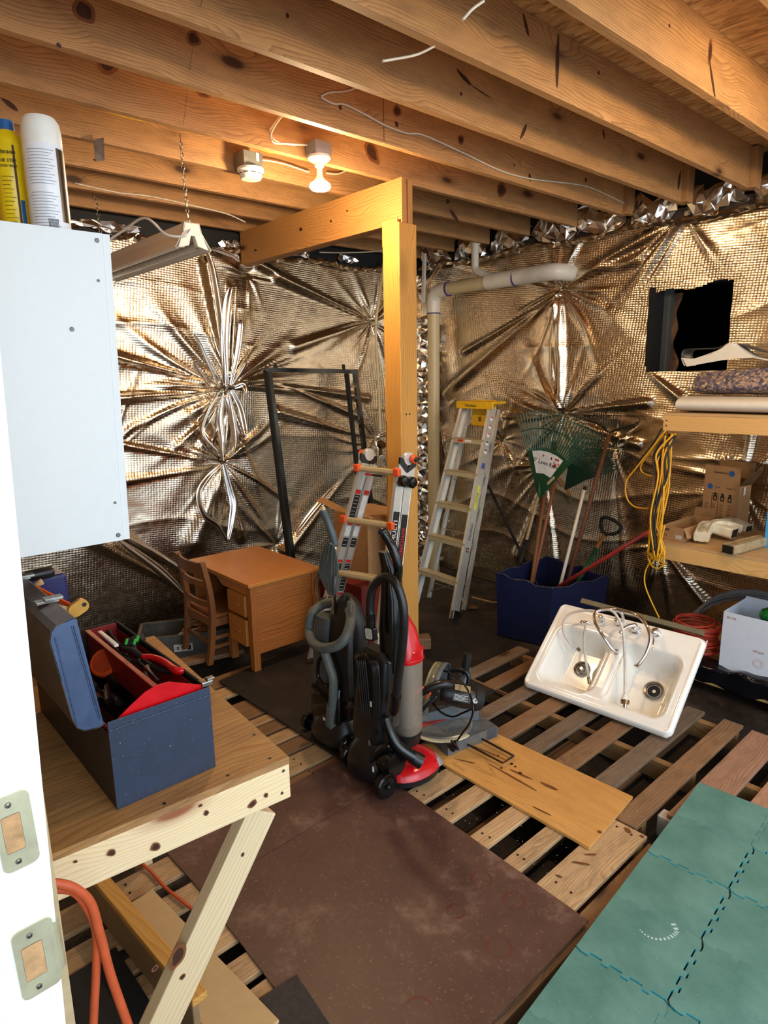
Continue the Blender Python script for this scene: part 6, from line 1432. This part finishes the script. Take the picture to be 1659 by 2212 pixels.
for (u, v, a, c_, w_) in ((1060, 1652, 1165, 1712, 5), (1100, 1662, 1150, 1684, 6), (1150, 1742, 1190, 1762, 5), (1168, 1690, 1205, 1708, 9), (985, 1640, 1030, 1650, 4), (1120, 1668, 1128, 1672, 9), (1010, 1606, 1100, 1645, 3), (1290, 1795, 1300, 1800, 8)):
    decal(u, v, a, c_, w_, Hit(lambda x, y: AZ(x, y, .1453), (0, 0, 1)), PLY, False, 'streak'); 
    for m_o in PLY.children:
        if m_o.name.startswith('streak'): m_o.data.materials[0] = M_streak
WS = pA.children[5]
for (u, v, a, c_, w_) in ((1350, 1788, 1362, 1800, 10), (1382, 1806, 1392, 1808, 8), (1235, 1862, 1275, 1868, 7), (1262, 1846, 1290, 1846, 5), (1200, 1890, 1215, 1896, 5)):
    decal(u, v, a, c_, w_, Hit(lambda x, y: AZ(x, y, .1315), (0, 0, 1)), WS, False, 'stain')
for m_o in WS.children:
    if m_o.name.startswith('stain'): m_o.data.materials[0] = M_streak
SLT = [o for o in bpy.data.objects if o.name.startswith('slat') and o.parent in (pA, pE, pC)]
for o in SLT:
    bb = o.bound_box; x0_, y0_, y1_ = o.location.x+bb[0][0], o.location.y+bb[0][1], o.location.y+bb[2][1]; x1_ = o.location.x+bb[6][0]
    b = B()
    for xs in ((1.745, 2.165) if o.parent is pA else ((.62, .19) if o.parent is pE else (1.50,))):
        for f_ in (.3, .7): p = V((xs+.008*math.sin(y0_*90+f_), y0_+(y1_-y0_)*f_, .1325 if o.parent is not pC else .1225)); b.cyl(p, p+V((0, 0, -.004)), .0042, n=7)
    mk('nail_head', b, M_ink, o, kind='stuff')
M_scuff = plain('chalk_scuff', '#b9cfcb', .8)
def tile_at(u, v):
    p = AZ(u, v, .152); best = min((o for o in bpy.data.objects if o.name.startswith('foam_tile')), key=lambda o: (o.location.xy-p.xy).length); return best
b = B(); tl_ = tile_at(1435, 2000)
pts_ = [AZ(u, v, .1533) for u, v in ((1382, 2008), (1395, 2020), (1415, 2028), (1438, 2028), (1455, 2020), (1462, 2012), (1452, 1992))]
pts_ = catmull(pts_, 5)
for i in range(0, len(pts_)-1): 
    if i % 2 == 0: b.beam(pts_[i], pts_[i+1], .004+.0004*i, .0004)
mk('chalk_scuff', b, M_scuff, tl_)
rr = random.Random(9); b = B()
for k in range(220):
    x, y = rr.uniform(1.75, 2.36), rr.uniform(1.0, 2.0); 
    zz_ = .1455 if (x > 1.97 and x < 2.34 and y > 1.08 and y < 1.8) else .1312
    s_ = rr.uniform(.001, .003); a = rr.uniform(0, 6); p = V((x, y, zz_)); b.prism([p+V((s_*math.cos(a+q), s_*.6*math.sin(a+q), 0)) for q in (0, 2, 4)], (0, 0, .001))
mk('sawdust', b, M_vinyl, label='pale sawdust flecks scattered over the plywood offcut and slats', cat='sawdust', kind='stuff')

# ================================================================== SINK
t = thing('double_sink', (3.05, 1.65, .15), 'white enamel double-bowl sink with chrome faucets leaning on the pallet', 'sink')
S0 = AZ(1126, 1476, .166); S1 = AZ(1447, 1593, .166); S2 = V((3.262, 2.10, .552))
su = (S1-S0); SW = su.length; su = su/SW; sv = (S2-S0); sv = (sv-su*sv.dot(su)); SH = sv.length; sv = sv/SH; sn = su.cross(sv)
if sn.x > 0: sn = -sn
SH = .56
def ss(e0, e1, x): q = min(max((x-e0)/(e1-e0), 0), 1); return q*q*(3-2*q)
def boxd(x, y, x0, x1, y0, y1, r):
    cx_, cy_ = (x0+x1)/2, (y0+y1)/2; dx, dy = abs(x-cx_)-(x1-x0)/2+r, abs(y-cy_)-(y1-y0)/2+r
    return min(max(dx, dy), 0)+math.hypot(max(dx, 0), max(dy, 0))-r
def depth(x, y):
    e = boxd(x, y, 0, SW, 0, SH, .04); z = -.022*ss(-.014, .0, e)
    d1 = boxd(x, y, .055, .385, .05, .43, .07); d2 = boxd(x, y, .425, .775, .05, .435, .075)
    z -= .150*ss(.0, -.085, d1)+.150*ss(.0, -.085, d2)
    if .35 < x < .46 and .06 < y < .42: z -= .030*ss(.06, .14, y)*ss(.42, .34, y)*ss(.0, .012, min(x-.375, .435-x)+.02)
    z += .006*math.exp(-((e+.012)/.008)**2)
    return z
def sink_f(a, c):
    # rounded outer outline: pull grid corners in
    x, y = a*SW, c*SH
    r = .035
    for cx_, cy_, gx, gy_ in ((r, r, -1, -1), (SW-r, r, 1, -1), (r, SH-r, -1, 1), (SW-r, SH-r, 1, 1)):
        if (x-cx_)*gx > 0 and (y-cy_)*gy_ > 0:
            m2 = max(abs(x-cx_), abs(y-cy_)); h_ = math.hypot(x-cx_, y-cy_); k2 = m2/h_ if h_ else 1; x = cx_+(x-cx_)*k2; y = cy_+(y-cy_)*k2
    return S0+su*x+sv*y+sn*(depth(x, y)+.0)
mk('basin', B().grid(sink_f, 150, 100), M_white, t, smooth=True, solid=.006)
def sk(u, v, h=0): return AP(u, v, S0+sn*h, sn)
b = B()
ed = []
for k in range(0, 41): ed.append((k/40, 0))
for k in range(0, 31): ed.append((1, k/30))
mk('chipped_edge', B().tube([S0+su*min(max(a*SW, .03), SW-.004)+sv*(c*SH if c else .0)+sn*(-.02) for a, c in ed if not (a == 1 and c == 0)], .004, 6), plain('worn_enamel', '#cfc8ba', .5), t, smooth=True)
mk('metal_strip', B().beam(sk(1256, 1297, -.02)-sv*.002, sk(1520, 1370, -.02)+sv*.004, .014, .03, sv), plain('dull_strip', '#6d6a58', .5, .4), t)
for (u, v, R2, dark) in ((1258, 1447, .046, 0), (1413, 1494, .052, 1)):
    # find bowl bottom point along the sight line
    p = sk(u, v, -.150)+sn*.010
    d_ = mk('drain', B().lathe([(R2, .004), (R2*.96, .006), (R2*.74, .002), (R2*.70, -.012), (R2*.45, -.018)], p, sn, 32, False), M_steel, t, smooth=50)
    mk('strainer', B().lathe([(0, -.012), (R2*.5, -.012), (R2*.62, -.004), (R2*.55, -.002), (R2*.1, -.008)], p, sn, 24, False), M_steel if not dark else M_blackm, d_, smooth=40)
    mk('drain_well', B().lathe([(R2*.72, 0), (R2*.7, -.02), (0, -.022)], p, sn, 24, False), M_ink, d_)
    if dark:
        b = B()
        for k in range(14): a = 2*PI*k/14; e = su*math.cos(a)+sv*math.sin(a); b.beam(p+e*R2*.62-sn*.004, p+e*R2*.12-sn*.010, .004, .001, sn)
        mk('drain_splash_guard', b, M_black, d_)
    else:
        for k in range(9): a = 2*PI*k/9; e = su*math.cos(a)+sv*math.sin(a); q = p+e*R2*.36-sn*.0115; mk('drain_hole', B().cyl(q, q+sn*.001, .003, n=8), M_ink, d_)
        mk('strainer_knob', B().tube([p-sn*.01, p+sn*.012], [.006, .009], 12), M_chrome, d_, smooth=40)
t2 = thing('faucet', sk(1380, 1350, 0), 'chrome gooseneck faucet arching over the divider of the sink', 'faucet')
fc = lambda L_, r, nm='spout', n=14, m=M_chrome, k=8, par=t2: mk(nm, B().tube([sk(u, v, h) for u, v, h in L_], r, n, k=k), m, par, smooth=True)
fc([(1335, 1410, .04), (1322, 1402, .07), (1300, 1370, .12), (1286, 1345, .14), (1284, 1328, .14), (1295, 1318, .13), (1330, 1316, .10), (1345, 1330, .06), (1345, 1345, .0)], .0085)
q = sk(1332, 1411, .03); mk('aerator', B().lathe([(.011, 0), (.013, .004), (.013, .02), (.009, .022)], q, sn, 16), M_steel, t2, smooth=40)
fc([(1325, 1318, .12), (1350, 1322, .14), (1378, 1330, .15), (1396, 1350, .14), (1404, 1380, .12), (1395, 1412, .10), (1380, 1435, .08), (1374, 1438, .07)], .009)
q = sk(1374, 1437, .065); mk('aerator', B().tube([q, q-sn*.015], .010, 12), M_chrome, t2, smooth=40)
for (u, v, h, r_) in ((1300, 1340, 0, .022), (1337, 1347, 0, .026), (1374, 1362, 0, .030), (1420, 1370, 0, .024)):
    p = sk(u, v, h); mk('faucet_base', B().lathe([(r_, 0), (r_*1.02, .006), (r_*.8, .014), (r_*.62, .02), (r_*.6, .045), (r_*.3, .052), (0, .052)], p, sn, 24), M_chrome, t2, smooth=45)
def lever(a, c, r0, r1): mk('lever', B().tube([sk(*a), sk((a[0]+c[0])/2, (a[1]+c[1])/2-3, (a[2]+c[2])/2+.01), sk(*c)], [r0, (r0+r1)/2, r1], 10, k=4), M_chrome, t2, smooth=True)
lever((1276, 1350, .05), (1258, 1344, .07), .007, .008); mk('lever_knob', B().ball(sk(1257, 1344, .07), .011, n=10), M_chrome, t2, smooth=True)
lever((1372, 1350, .05), (1342, 1362, .08), .012, .008); mk('lever_knob', B().ball(sk(1341, 1366, .08), .011, n=10), M_chrome, t2, smooth=True)
mk('lever_knob', B().ball(sk(1413, 1365, .06), .019, n=14), M_chrome, t2, smooth=True); lever((1413, 1375, .05), (1410, 1405, .07), .005, .004)
th = thing('spray_hose', sk(1340, 1450, .02), 'beige spray hoses draped over the sink bowls with a chrome end fitting', 'hose')
M_hose = plain('beige_hose', '#d4cabd', .4)
H = lambda L_, nm='hose_line', r=.0072: mk(nm, B().tube([sk(u, v, h) for u, v, h in L_], r, 10, k=7), M_hose, th, smooth=True)
H([(1285, 1320, .10), (1262, 1319, .09), (1232, 1326, .07), (1217, 1345, .05), (1219, 1370, .02), (1232, 1390, -.03), (1250, 1403, -.06)])
H([(1300, 1318, .16), (1318, 1318, .17), (1332, 1330, .16), (1345, 1360, .13), (1349, 1400, .08), (1350, 1440, .02), (1350, 1500, -.03)])
H([(1265, 1350, .07), (1262, 1375, .03), (1262, 1400, -.02), (1266, 1430, -.07), (1272, 1465, -.10)])
for a, c in (((1247, 1400, -.055), (1253, 1406, -.062)), ((1271, 1463, -.10), (1273, 1477, -.105))): mk('hose_end', B().tube([sk(*a), sk(*c)], .0095, 10), M_steel, th, smooth=40)
mk('spray_head', B().tube([sk(1350, 1500, -.03), sk(1350, 1510, -.035), sk(1350, 1514, -.037)], [.012, .020, .022], 14), M_whitep, th, smooth=40)
mk('spray_ring', B().tube([sk(1350, 1513, -.037), sk(1350, 1520, -.04)], [.023, .021], 16), plain('bronze_ring', '#8a6a48', .3, .8), th, smooth=40)
mk('spray_stem', B().tube([sk(1350, 1520, -.04), sk(1348, 1537, -.05)], [.011, .013], 12), M_chrome, th, smooth=40)

# ================================================================== SHELVES
SX = 3.785
t = thing('shelf_unit', (4.2, .8, .0), 'pine storage shelves along the foil wall, boards edged with two-by-fours', 'shelf')
for (z, y1) in ((1.646, 1.757), (.873, 1.765), (.165, 1.74)):
    mk('shelf_board', B().box((SX, -.5, z-.016), (4.49, y1, z), .001), wood('shelf_ply', '#c4a070', '#96703f', 'Y', rings=5, knots=False) if z > 1.6 else bpy.data.materials['shelf_ply'], t)
    mk('front_rail', B().box((SX, -.5, z-.016-.089), (SX+.038, y1, z-.0162), .003), M_fir, t)
    mk('end_rail', B().box((SX+.0385, y1-.038, z-.016-.089), (4.49, y1, z-.0162), .003), M_fir, t)
    for dz in (.045, .075):
        p = V((SX-.0002, y1-.02, z-dz)); mk('screw', B().cyl(p, p-V((.0012, 0, 0)), .0045, n=8), M_ink, t)
for y in (-.15,): mk('upright', B().box((SX+.039, y, 0), (SX+.077, y+.089, 1.64)), M_fir, t)
# bottom shelf objects
t = thing('white_box', (4.0, 1.2, .165), 'white carton with faint red printing standing upside down on the bottom shelf', 'box')
wz = .167
fa0 = AX(1553, 1430, 3.83); fx0 = fa0.x; wy1 = fa0.y; wy0 = wy1-.36; wzt = AX(1555, 1318, 3.83).z
b = B(); T_ = .004
b.box((fx0, wy0, wz), (fx0+T_, wy1, wzt)).box((fx0, wy1-T_, wz), (fx0+.34, wy1, wzt+.0)).box((fx0+.34-T_, wy0, wz), (fx0+.34, wy1, wzt+.01)).box((fx0, wy0, wz), (fx0+.34, wy0+T_, wzt)).box((fx0, wy0, wz), (fx0+.34, wy1, wz+T_))
mk('carton_body', b, M_cardw, t)
text('lettering', '01/10', .022, (fx0-.0008, wy1-.045, wzt-.03), (0, 1, 0), (0, 0, -1), plain('rust_print', '#b0543c', .6), t)
text('lettering', 'MT241', .02, (fx0-.0008, wy1-.20, wz+.16), (0, 1, 0), (0, 0, -1), bpy.data.materials['rust_print'], t)
b = B()
for r_ in (.017, .026): b.lathe([(r_, 0), (r_+.0015, 0), (r_+.0015, .0006), (r_, .0006)], (fx0-.0002, wy1-.205, wz+.09), (-1, 0, 0), 28, False)
mk('round_stamp', b, plain('peach_print', '#d79a80', .6), t)
tb = thing('green_bottle', (fx0+.12, wy1-.22, wzt-.04), 'shiny green wrapped bottle end showing in the white carton', 'bottle')
mk('green_wrap', B().ball((fx0+.14, wy1-.20, wzt-.01), .055, (1, 1.1, .8), 10), plain('green_foil', '#1c8a3c', .2, .4, .5, .5, 40), tb)
mk('clear_bottle', B().lathe([(0, 0), (.03, 0), (.03, .15), (.012, .19), (.012, .21), (0, .21)], (fx0+.12, wy1-.09, wz+.005), n=16), clear_mat('clear_plastic', '#c9c4b8', .2, .5), label='clear plastic bottle neck beside the green bottle in the carton', cat='bottle', smooth=40)
b = B(); rr = random.Random(8)
tc = thing('orange_cord_coil', (3.98, 1.55, .17), 'heap of coiled red-orange extension cord on the bottom shelf', 'cord')
for i in range(22):
    cz_ = .192+i*.0085; rx, ry = .10+rr.uniform(-.02, .02), .125+rr.uniform(-.02, .02); cx_ = 3.955+rr.uniform(-.012, .012); cy_ = 1.535+rr.uniform(-.012, .012); tl_ = rr.uniform(-.012, .012)
    b.tube([V((cx_+rx*math.cos(a), cy_+ry*math.sin(a), cz_+tl_*math.sin(a+i)+rr.uniform(-.003, .003))) for a in [k*PI/9 for k in range(18)]], .0055, 6, closed=True)
mk('cord_coil', b, M_cordred, tc, smooth=True)
# grey hose coil behind
tc = thing('grey_tubing', (4.15, 1.35, .2), 'large loose loops of grey plastic tubing behind the orange cord', 'hose')
b = B()
for i, (ro_, zc) in enumerate(((.36, .0), (.34, .02), (.33, .035), (.35, -.02))):
    b.tube([V((4.20+.10*math.sin(a), 1.28+ro_*1.15*math.cos(a), .20+max(-.0, .37*math.sin(a))*.80+zc)) for a in [k*PI/16 for k in range(-1, 18)]], .011, 8)
mk('tubing', b, plain('grey_tubing_mat', '#6a6c70', .35), tc, smooth=True)
b = B()
def drape(a, c):
    y = 1.50-1.2*a; x = 3.78-.015+(.12*(1-c) if c < .4 else .075*(1-c)/.6*1.0)
    zz_ = .172 if c < .35 else .172-.11*(c-.35)/.65
    x = 3.88-.11*min(c/.35, 1)-.006; return V((x+.006*math.sin(a*40), y, zz_+.010*math.sin(a*23+c*5)+.006*math.sin(a*57)+.012))
mk('black_bag', B().grid(drape, 60, 12), plain('glossy_black_film', '#0b0d12', .12, 0, .2, .6, 60), label='glossy black plastic film bunched over the bottom shelf edge', cat='plastic sheet', smooth=True, solid=.002)
# middle shelf: boxes, elbows, downspout
t = thing('tall_carton', (4.45, 1.6, .873), 'tall open brown carton printed with appliance pictures on the middle shelf', 'box')
P0, P1 = V((4.395, 1.735, .874)), V((4.345, 1.50, .874)); fd = (P1-P0).normalized(); bd = V((-fd.y, fd.x, 0)); 
if bd.x < 0: bd = -bd
bd = bd*.125; H0 = AV(1525, 1060, 4.395, 1.735)
H0 = 1.165
b = B(); 
for a, c in ((P0, P1), (P1, P1+bd), (P1+bd, P0+bd), (P0+bd, P0)): b.beam(a+V((0, 0, (H0-.874)/2)), c+V((0, 0, (H0-.874)/2)), .003, H0-.874)
mk('carton_body', b, M_card, t)
fup = V((0, 0, 1)); fn = -bd.normalized()
def flp(a, c, out, nm='flap', m=M_card): mk(nm, B().prism([a+V((0, 0, H0-.874)), c+V((0, 0, H0-.874)), c+V((0, 0, H0-.874))+out, a+V((0, 0, H0-.874))+out], bd.normalized()*.003), m, t)
flp(P0, P1, V((-.004, 0, .118))); flp(P0+bd, P1+bd, V((.05, .0, .135)), m=M_cardd); flp(P1, P1+bd, V((.0, -.065, .10)), m=M_cardd); 
def fp(a, z): return P0+fd*a+fn*.0022+V((0, 0, z))
FW_ = (P1-P0).length; FH = H0-.874
for (a, z) in ((.185, FH+.075), (.045, FH-.022)): mk('round_logo', B().lathe([(0, 0), (.018, 0), (.018, .0008), (0, .0008)], fp(a, z)+(V((-.003, 0, 0)) if z > FH else V()), fn, 24), M_inkb, t)
text('lettering', 'InSinkErator', .020, fp(.115, FH+.075)+fn*.003, fd, fup, M_inkbr, t); text('lettering', 'InSink', .014, fp(.095, FH-.022), fd, fup, M_inkb, t); text('lettering', 'Badger 5', .016, fp(.185, FH-.022), fd, fup, M_inkbr, t)
for k, a in enumerate((.085, .135, .185)):
    c = fp(a, FH-.085); mk('unit_drawing', B().prism(rrect(c-V((0, 0, .008)), fd, fup, .026, .036, .006), fn*.0006).prism(rrect(c+V((0, 0, .018)), fd, fup, .018, .014, .004), fn*.0006), M_ink, t); mk('unit_highlight', B().prism(rrect(c-V((0, 0, .010)), fd, fup, .012, .018, .003), fn*.0012), M_card, t)
fr = lambda c, w_, h_, tk=.002: [B().beam(c+fd*sx*w_/2-fup*h_/2, c+fd*sx*w_/2+fup*h_/2, tk, .0008, fn) for sx in (-1, 1)]
b = B(); c = fp(.085, FH/2-.025); 
for sx in (-1, 1): b.beam(c+fd*sx*.022-fup*.105, c+fd*sx*.022+fup*.105, .0025, .0008, fn)
for sz_ in (-1, 1): b.beam(c-fd*.022+fup*sz_*.105, c+fd*.022+fup*sz_*.105, .0025, .0008, fn)
mk('table_frame', b, M_ink, t)
b = B()
for r_ in range(7):
    for k in range(4): q = fp(.03+.052*k, FH-.135-.018*r_); b.beam(q-fd*.015, q+fd*(.012-.005*((r_+k) % 2)), .0025, .0006, fn); b.beam(q-fd*.013-fup*.006, q+fd*.010-fup*.006, .002, .0006, fn)
mk('table_print', b, M_inkbr, t)
b = B(); q = P1+bd*.45+V((0, -.0025, FH*.9)); mk('white_sticker', B().box(q-V((.02, .001, .03)), q+V((.02, 0, .02))), M_inkw, t)
t = thing('small_carton', (3.95, 1.65, .873), 'small open brown carton at the end of the middle shelf', 'box')
Q0, Q1, Q2 = AZ(1430, 1163, .874), AZ(1475, 1172, .874), AZ(1540, 1148, .874)
fd = (Q1-Q0).normalized(); bd = (Q2-Q1); bl_ = bd.length; bd.normalize(); hh = .085
b = B()
for a, c in ((Q0, Q1), (Q1, Q2), (Q2, Q0+(Q2-Q1)), (Q0+(Q2-Q1), Q0)): b.beam(a+V((0, 0, hh/2)), c+V((0, 0, hh/2)), .003, hh)
b.prism([Q0, Q1, Q2, Q0+(Q2-Q1)], (0, 0, .003)); mk('carton_body', b, M_card, t)
mk('flap', B().prism([Q0+(Q2-Q1)+V((0, 0, hh)), Q2+V((0, 0, hh)), Q2+V((.02, 0, hh+.055)), Q0+(Q2-Q1)+V((.02, 0, hh+.055))], (.003, 0, 0)), M_cardd, t)
mk('flap', B().prism([Q1+V((0, 0, hh)), Q2+V((0, 0, hh)), Q2+V((-.02, -.03, hh-.05)), Q1+V((-.02, -.035, hh-.055))], (0, .002, 0)), M_card, t)
fn = V((fd.y, -fd.x, 0)); fn = fn if fn.x < 0 else -fn
for k in range(9): q = Q1-fd*(.045-.0045*k)+fn*.003+V((0, 0, .028)); mk('barcode', B().beam(q-V((0, 0, .012)), q+V((0, 0, .012)), .0018, .0008, fn), M_inkw, t)
mk('ink_mark', B().beam(Q0+fd*.01+fn*.0025+V((0, 0, .06)), Q0+fd*.045+fn*.0025+V((0, 0, .066)), .001, .012), M_inkbr, t); q = Q0+fd*.025+fn*.003+V((0, 0, .03)); mk('round_stamp', B().lathe([(.007, 0), (.0085, 0), (.0085, .0006), (.007, .0006)], q, fn, 16, False), M_inkbr, t)
M_elbow = plain('cream_downspout', '#ddd2b4', .4, 0, .05, dirt='#7a5c3a', dscale=9, damt=.7)
def elbow(pts, w_, label, ends=None):
    t = thing('downspout_elbow', V(pts[0]), label, 'downspout'); P = catmull(pts, 7); rings = []
    for i, p in enumerate(P):
        tt = (P[min(i+1, len(P)-1)]-P[max(i-1, 0)]).normalized(); s_ = tt.cross(V((0, 0, 1))).normalized(); u_ = s_.cross(tt); k2 = 1+.05*(i % 2)
        rings.append([p+s_*x*w_*.5*k2+u_*y*w_*.36*k2 for x, y in ((-1, -.6), (-.8, -1), (-.5, -.86), (-.2, -1), (.2, -1), (.5, -.86), (.8, -1), (1, -.6), (1, .6), (.8, 1), (.5, .86), (.2, 1), (-.2, 1), (-.5, .86), (-.8, 1), (-1, .6))])
    mk('elbow_body', B().loft(rings), M_elbow, t, smooth=30)
    if ends: 
        p, tt = P[-1], (P[-1]-P[-2]).normalized(); s_ = tt.cross(V((0, 0, 1))).normalized(); u_ = s_.cross(tt)
        mk('open_end', B().prism([p+tt*.001+s_*x*w_*.42+u_*y*w_*.3 for x, y in ((-1, -1), (1, -1), (1, 1), (-1, 1))], tt*.001), M_ink, t)
    return t
zs = .874
elbow([AZ(1515, 1160, zs+.045), AZ(1525, 1140, zs+.07), AZ(1545, 1140, zs+.065), AZ(1587, 1152, zs+.05)], .085, 'stained cream downspout elbow, nearest of the ribbed elbows on the shelf', True)
elbow([AZ(1540, 1135, zs+.075), AZ(1560, 1132, zs+.085), AZ(1600, 1142, zs+.06)], .07, 'cream downspout elbow lying behind the stained one', True)
elbow([AZ(1562, 1128, zs+.07), AZ(1585, 1128, zs+.075), AZ(1618, 1142, zs+.055)], .06, 'small cream downspout elbow nearest the tall carton', True)
t = elbow([AZ(1655, 1166, zs+.03), AZ(1625, 1173, zs+.03), AZ(1590, 1183, zs+.03), AZ(1572, 1187, zs+.03)], .075, 'straight brown-stained downspout piece with dark open end on the shelf front', True)
for o in t.children:
    if o.name.startswith('elbow'): o.name = 'spout_body'; o.data.materials[0] = plain('tan_downspout', '#a8926c', .45, 0, .15, dirt='#5a4634', dscale=12, damt=.6)
t.name = 'downspout'
t = thing('blue_carton', (4.1, 1.2, .873), 'bright blue and brown carton at the right end of the middle shelf', 'box')
q = AZ(1652, 1182, .874); zz1 = AV(1655, 1105, q.x, q.y); zz2 = AV(1655, 1062, q.x, q.y)
mk('carton_body', B().box((q.x, q.y-.30, .874), (q.x+.2, q.y+.006, zz1)), plain('bright_blue', '#3b9ad6', .45), t); mk('carton_top', B().box((q.x, q.y-.30, zz1+.0005), (q.x+.2, q.y+.004, zz2)), M_card, t)
# top shelf: rolls
t = thing('carpet_pad_roll', (4.1, 1.3, 1.75), 'rolled speckled rebond carpet pad on the top shelf', 'roll')
y1 = 1.70; mk('roll_body', B().loft([[V((4.02+.115*math.cos(a)*f_+.02*math.sin(3*a), yy_, 1.812+.064*math.sin(a)*f_+dz)) for a in [k*PI/12 for k in range(24)]] for yy_, f_, dz in ((1.66, .90, .0), (1.64, 1.0, .0), (1.3, 1.15, .010), (.9, 1.25, .016), (.3, 1.3, .02), (-.4, 1.3, .02))]), M_pad, t, smooth=50)
t = thing('vinyl_roll', (4.0, 1.3, 1.69), 'flattened beige vinyl flooring roll under the speckled pad', 'roll')
mk('roll_body', B().loft([[V((4.0+.20*math.copysign(abs(math.cos(a))**.7, math.cos(a)), yy_, 1.694+.044*math.copysign(abs(math.sin(a))**.8, math.sin(a)))) for a in [k*PI/12 for k in range(24)]] for yy_ in (1.70, 1.69, 1.2, .4, -.4)]), M_vinyl, t, smooth=50)
t = thing('vinyl_offcut', (4.0, 1.5, 1.9), 'curled white-backed vinyl sheet lying over the speckled pad roll', 'sheet')
cur = [(1475, 782), (1473, 770), (1480, 758), (1500, 756), (1535, 752), (1572, 742), (1580, 740), (1592, 748), (1612, 768), (1659, 790), (1720, 800)]
cur = [(1487, 792), (1476, 776), (1473, 764), (1480, 755), (1510, 752), (1545, 750), (1578, 740)]
# curled end: two layers
def ribbon(nm, pts, depth_, mat, x=3.95, sl=0.0):
    P = catmull([AX(u, v, x) for u, v in pts], 5); mk(nm, B().grid(lambda a, c: P[int(round(a*(len(P)-1)))]+V((depth_*c, 0, sl*c)), len(P)-1, 4), mat, t, smooth=True, solid=.004)
ribbon('lower_layer', [(1478, 790), (1472, 774), (1480, 777), (1500, 775), (1530, 765), (1555, 755), (1576, 741), (1592, 752), (1620, 770), (1670, 780)], .16, M_vinyl, 3.93, -.0)
P = None
b = B(); A_ = [AX(u, v, 3.925) for u, v in [(1484, 792), (1474, 774), (1500, 775), (1535, 765), (1560, 752), (1577, 740), (1600, 757), (1632, 772), (1600, 774), (1560, 778), (1520, 785)]]
mk('backing_face', b.prism(A_, (.004, 0, 0)), M_vinyl, t)
ribbon('curl_lip', [(1476, 779), (1472, 768), (1476, 757), (1490, 754), (1520, 753), (1550, 751), (1574, 741)], .15, M_vinyld, 3.96)
ribbon('far_layer', [(1574, 740), (1600, 745), (1640, 758), (1690, 766)], .14, M_vinyld, 4.0)
# yellow extension cord bundle hanging from the shelf end
t = thing('yellow_extension_cord', (3.83, 1.78, 1.5), 'long yellow and black extension cord bundle hanging from the shelf corner', 'cord')
rr = random.Random(12)
yb, yk = B(), B()
M_cordk = plain('black_cord', '#1c1712', .45)
for i in range(42):
    xo = 3.80+rr.uniform(-.05, .06); w0_ = rr.uniform(-15, 15)
    top = (1447+rr.uniform(-12, 14), 938+rr.uniform(-3, 6)); mid = (1428+rr.uniform(-14, 18), 1040+rr.uniform(-10, 10)); m2 = (1418+rr.uniform(-14, 14), 1120); bot = (1412+rr.uniform(-14, 14), 1196+rr.uniform(-16, 12))
    bb = yk if i % 3 == 2 else yb
    bb.tube([AX(*top, xo+.04), AX(mid[0]+w0_*.5, mid[1]-50, xo), AX(*mid, xo-.03), AX(*m2, xo-.06), AX(*bot, xo-.07)], .0054, 6, k=7)
    if i % 3 == 0: bb.tube([AX(bot[0], bot[1], xo-.07), AX(bot[0]+6, bot[1]+14, xo-.07), AX(bot[0]+14, bot[1]+2, xo-.07), AX(m2[0]+6, m2[1]+15, xo-.06)], .0048, 6, k=6)
yb.tube([AX(1432, 938, 3.8), AX(1405, 975, 3.8), AX(1385, 1005, 3.8), AX(1388, 1020, 3.8), AX(1410, 1030, 3.8)], .0048, 6, k=8)
yb.tube([AX(1438, 930, 3.79), AX(1410, 965, 3.79), AX(1375, 1010, 3.79), AX(1353, 1040, 3.79), AX(1354, 1075, 3.79), AX(1372, 1095, 3.79), AX(1402, 1098, 3.79)], .0048, 6, k=8)
yk.tube([AX(1430, 925, 3.81), AX(1408, 962, 3.81), AX(1377, 1003, 3.81), AX(1390, 1018, 3.81), AX(1418, 1024, 3.81)], .0045, 6, k=8)
yb.tube([AX(1405, 1212, 3.79), AX(1394, 1235, 3.79), AX(1393, 1262, 3.78), AX(1405, 1295, 3.77), AX(1424, 1335, 3.76)], .0048, 6, k=8)
yb.tube([AX(1412, 1185, 3.765), AX(1404, 1215, 3.765), AX(1420, 1228, 3.765), AX(1440, 1215, 3.77)], .0048, 6, k=8)
mk('yellow_strands', yb, M_cordy, t, smooth=True); mk('black_strands', yk, M_cordk, t, smooth=True)
mk('hanger_hook', B().tube([AX(1444, 905, 3.84), AX(1444, 925, 3.84), AX(1452, 925, 3.84)], .004, 6), M_steel, t)

# pale hose edging on the ground below the stepladder
cord('garden_hose', [AZ(1020, 1290, .012), AZ(1060, 1300, .012), AZ(1082, 1302, .012), AZ(1180, 1312, .012)], .008, M_handle2, 'pale hose lying on the earth along the foil wall behind the bin', 'hose')
for (u, v, r_) in ((1022, 1312, .06), (920, 1370, .03)):
    p = AZ(u, v, .012); mk('dry_leaf', B().prism([p+V((r_*math.cos(a)*(1 if i % 2 else .5), r_*math.sin(a)*(1 if i % 2 else .5), .004*(i % 2))) for i, a in enumerate([j*PI/5 for j in range(10)])], (0, 0, .001)), plain('dry_leaf_%d' % u, '#7a5a34', .8), label='dry brown leaf on the earth %s' % ('below the stepladder' if u > 1000 else 'beside the post'), cat='leaf')
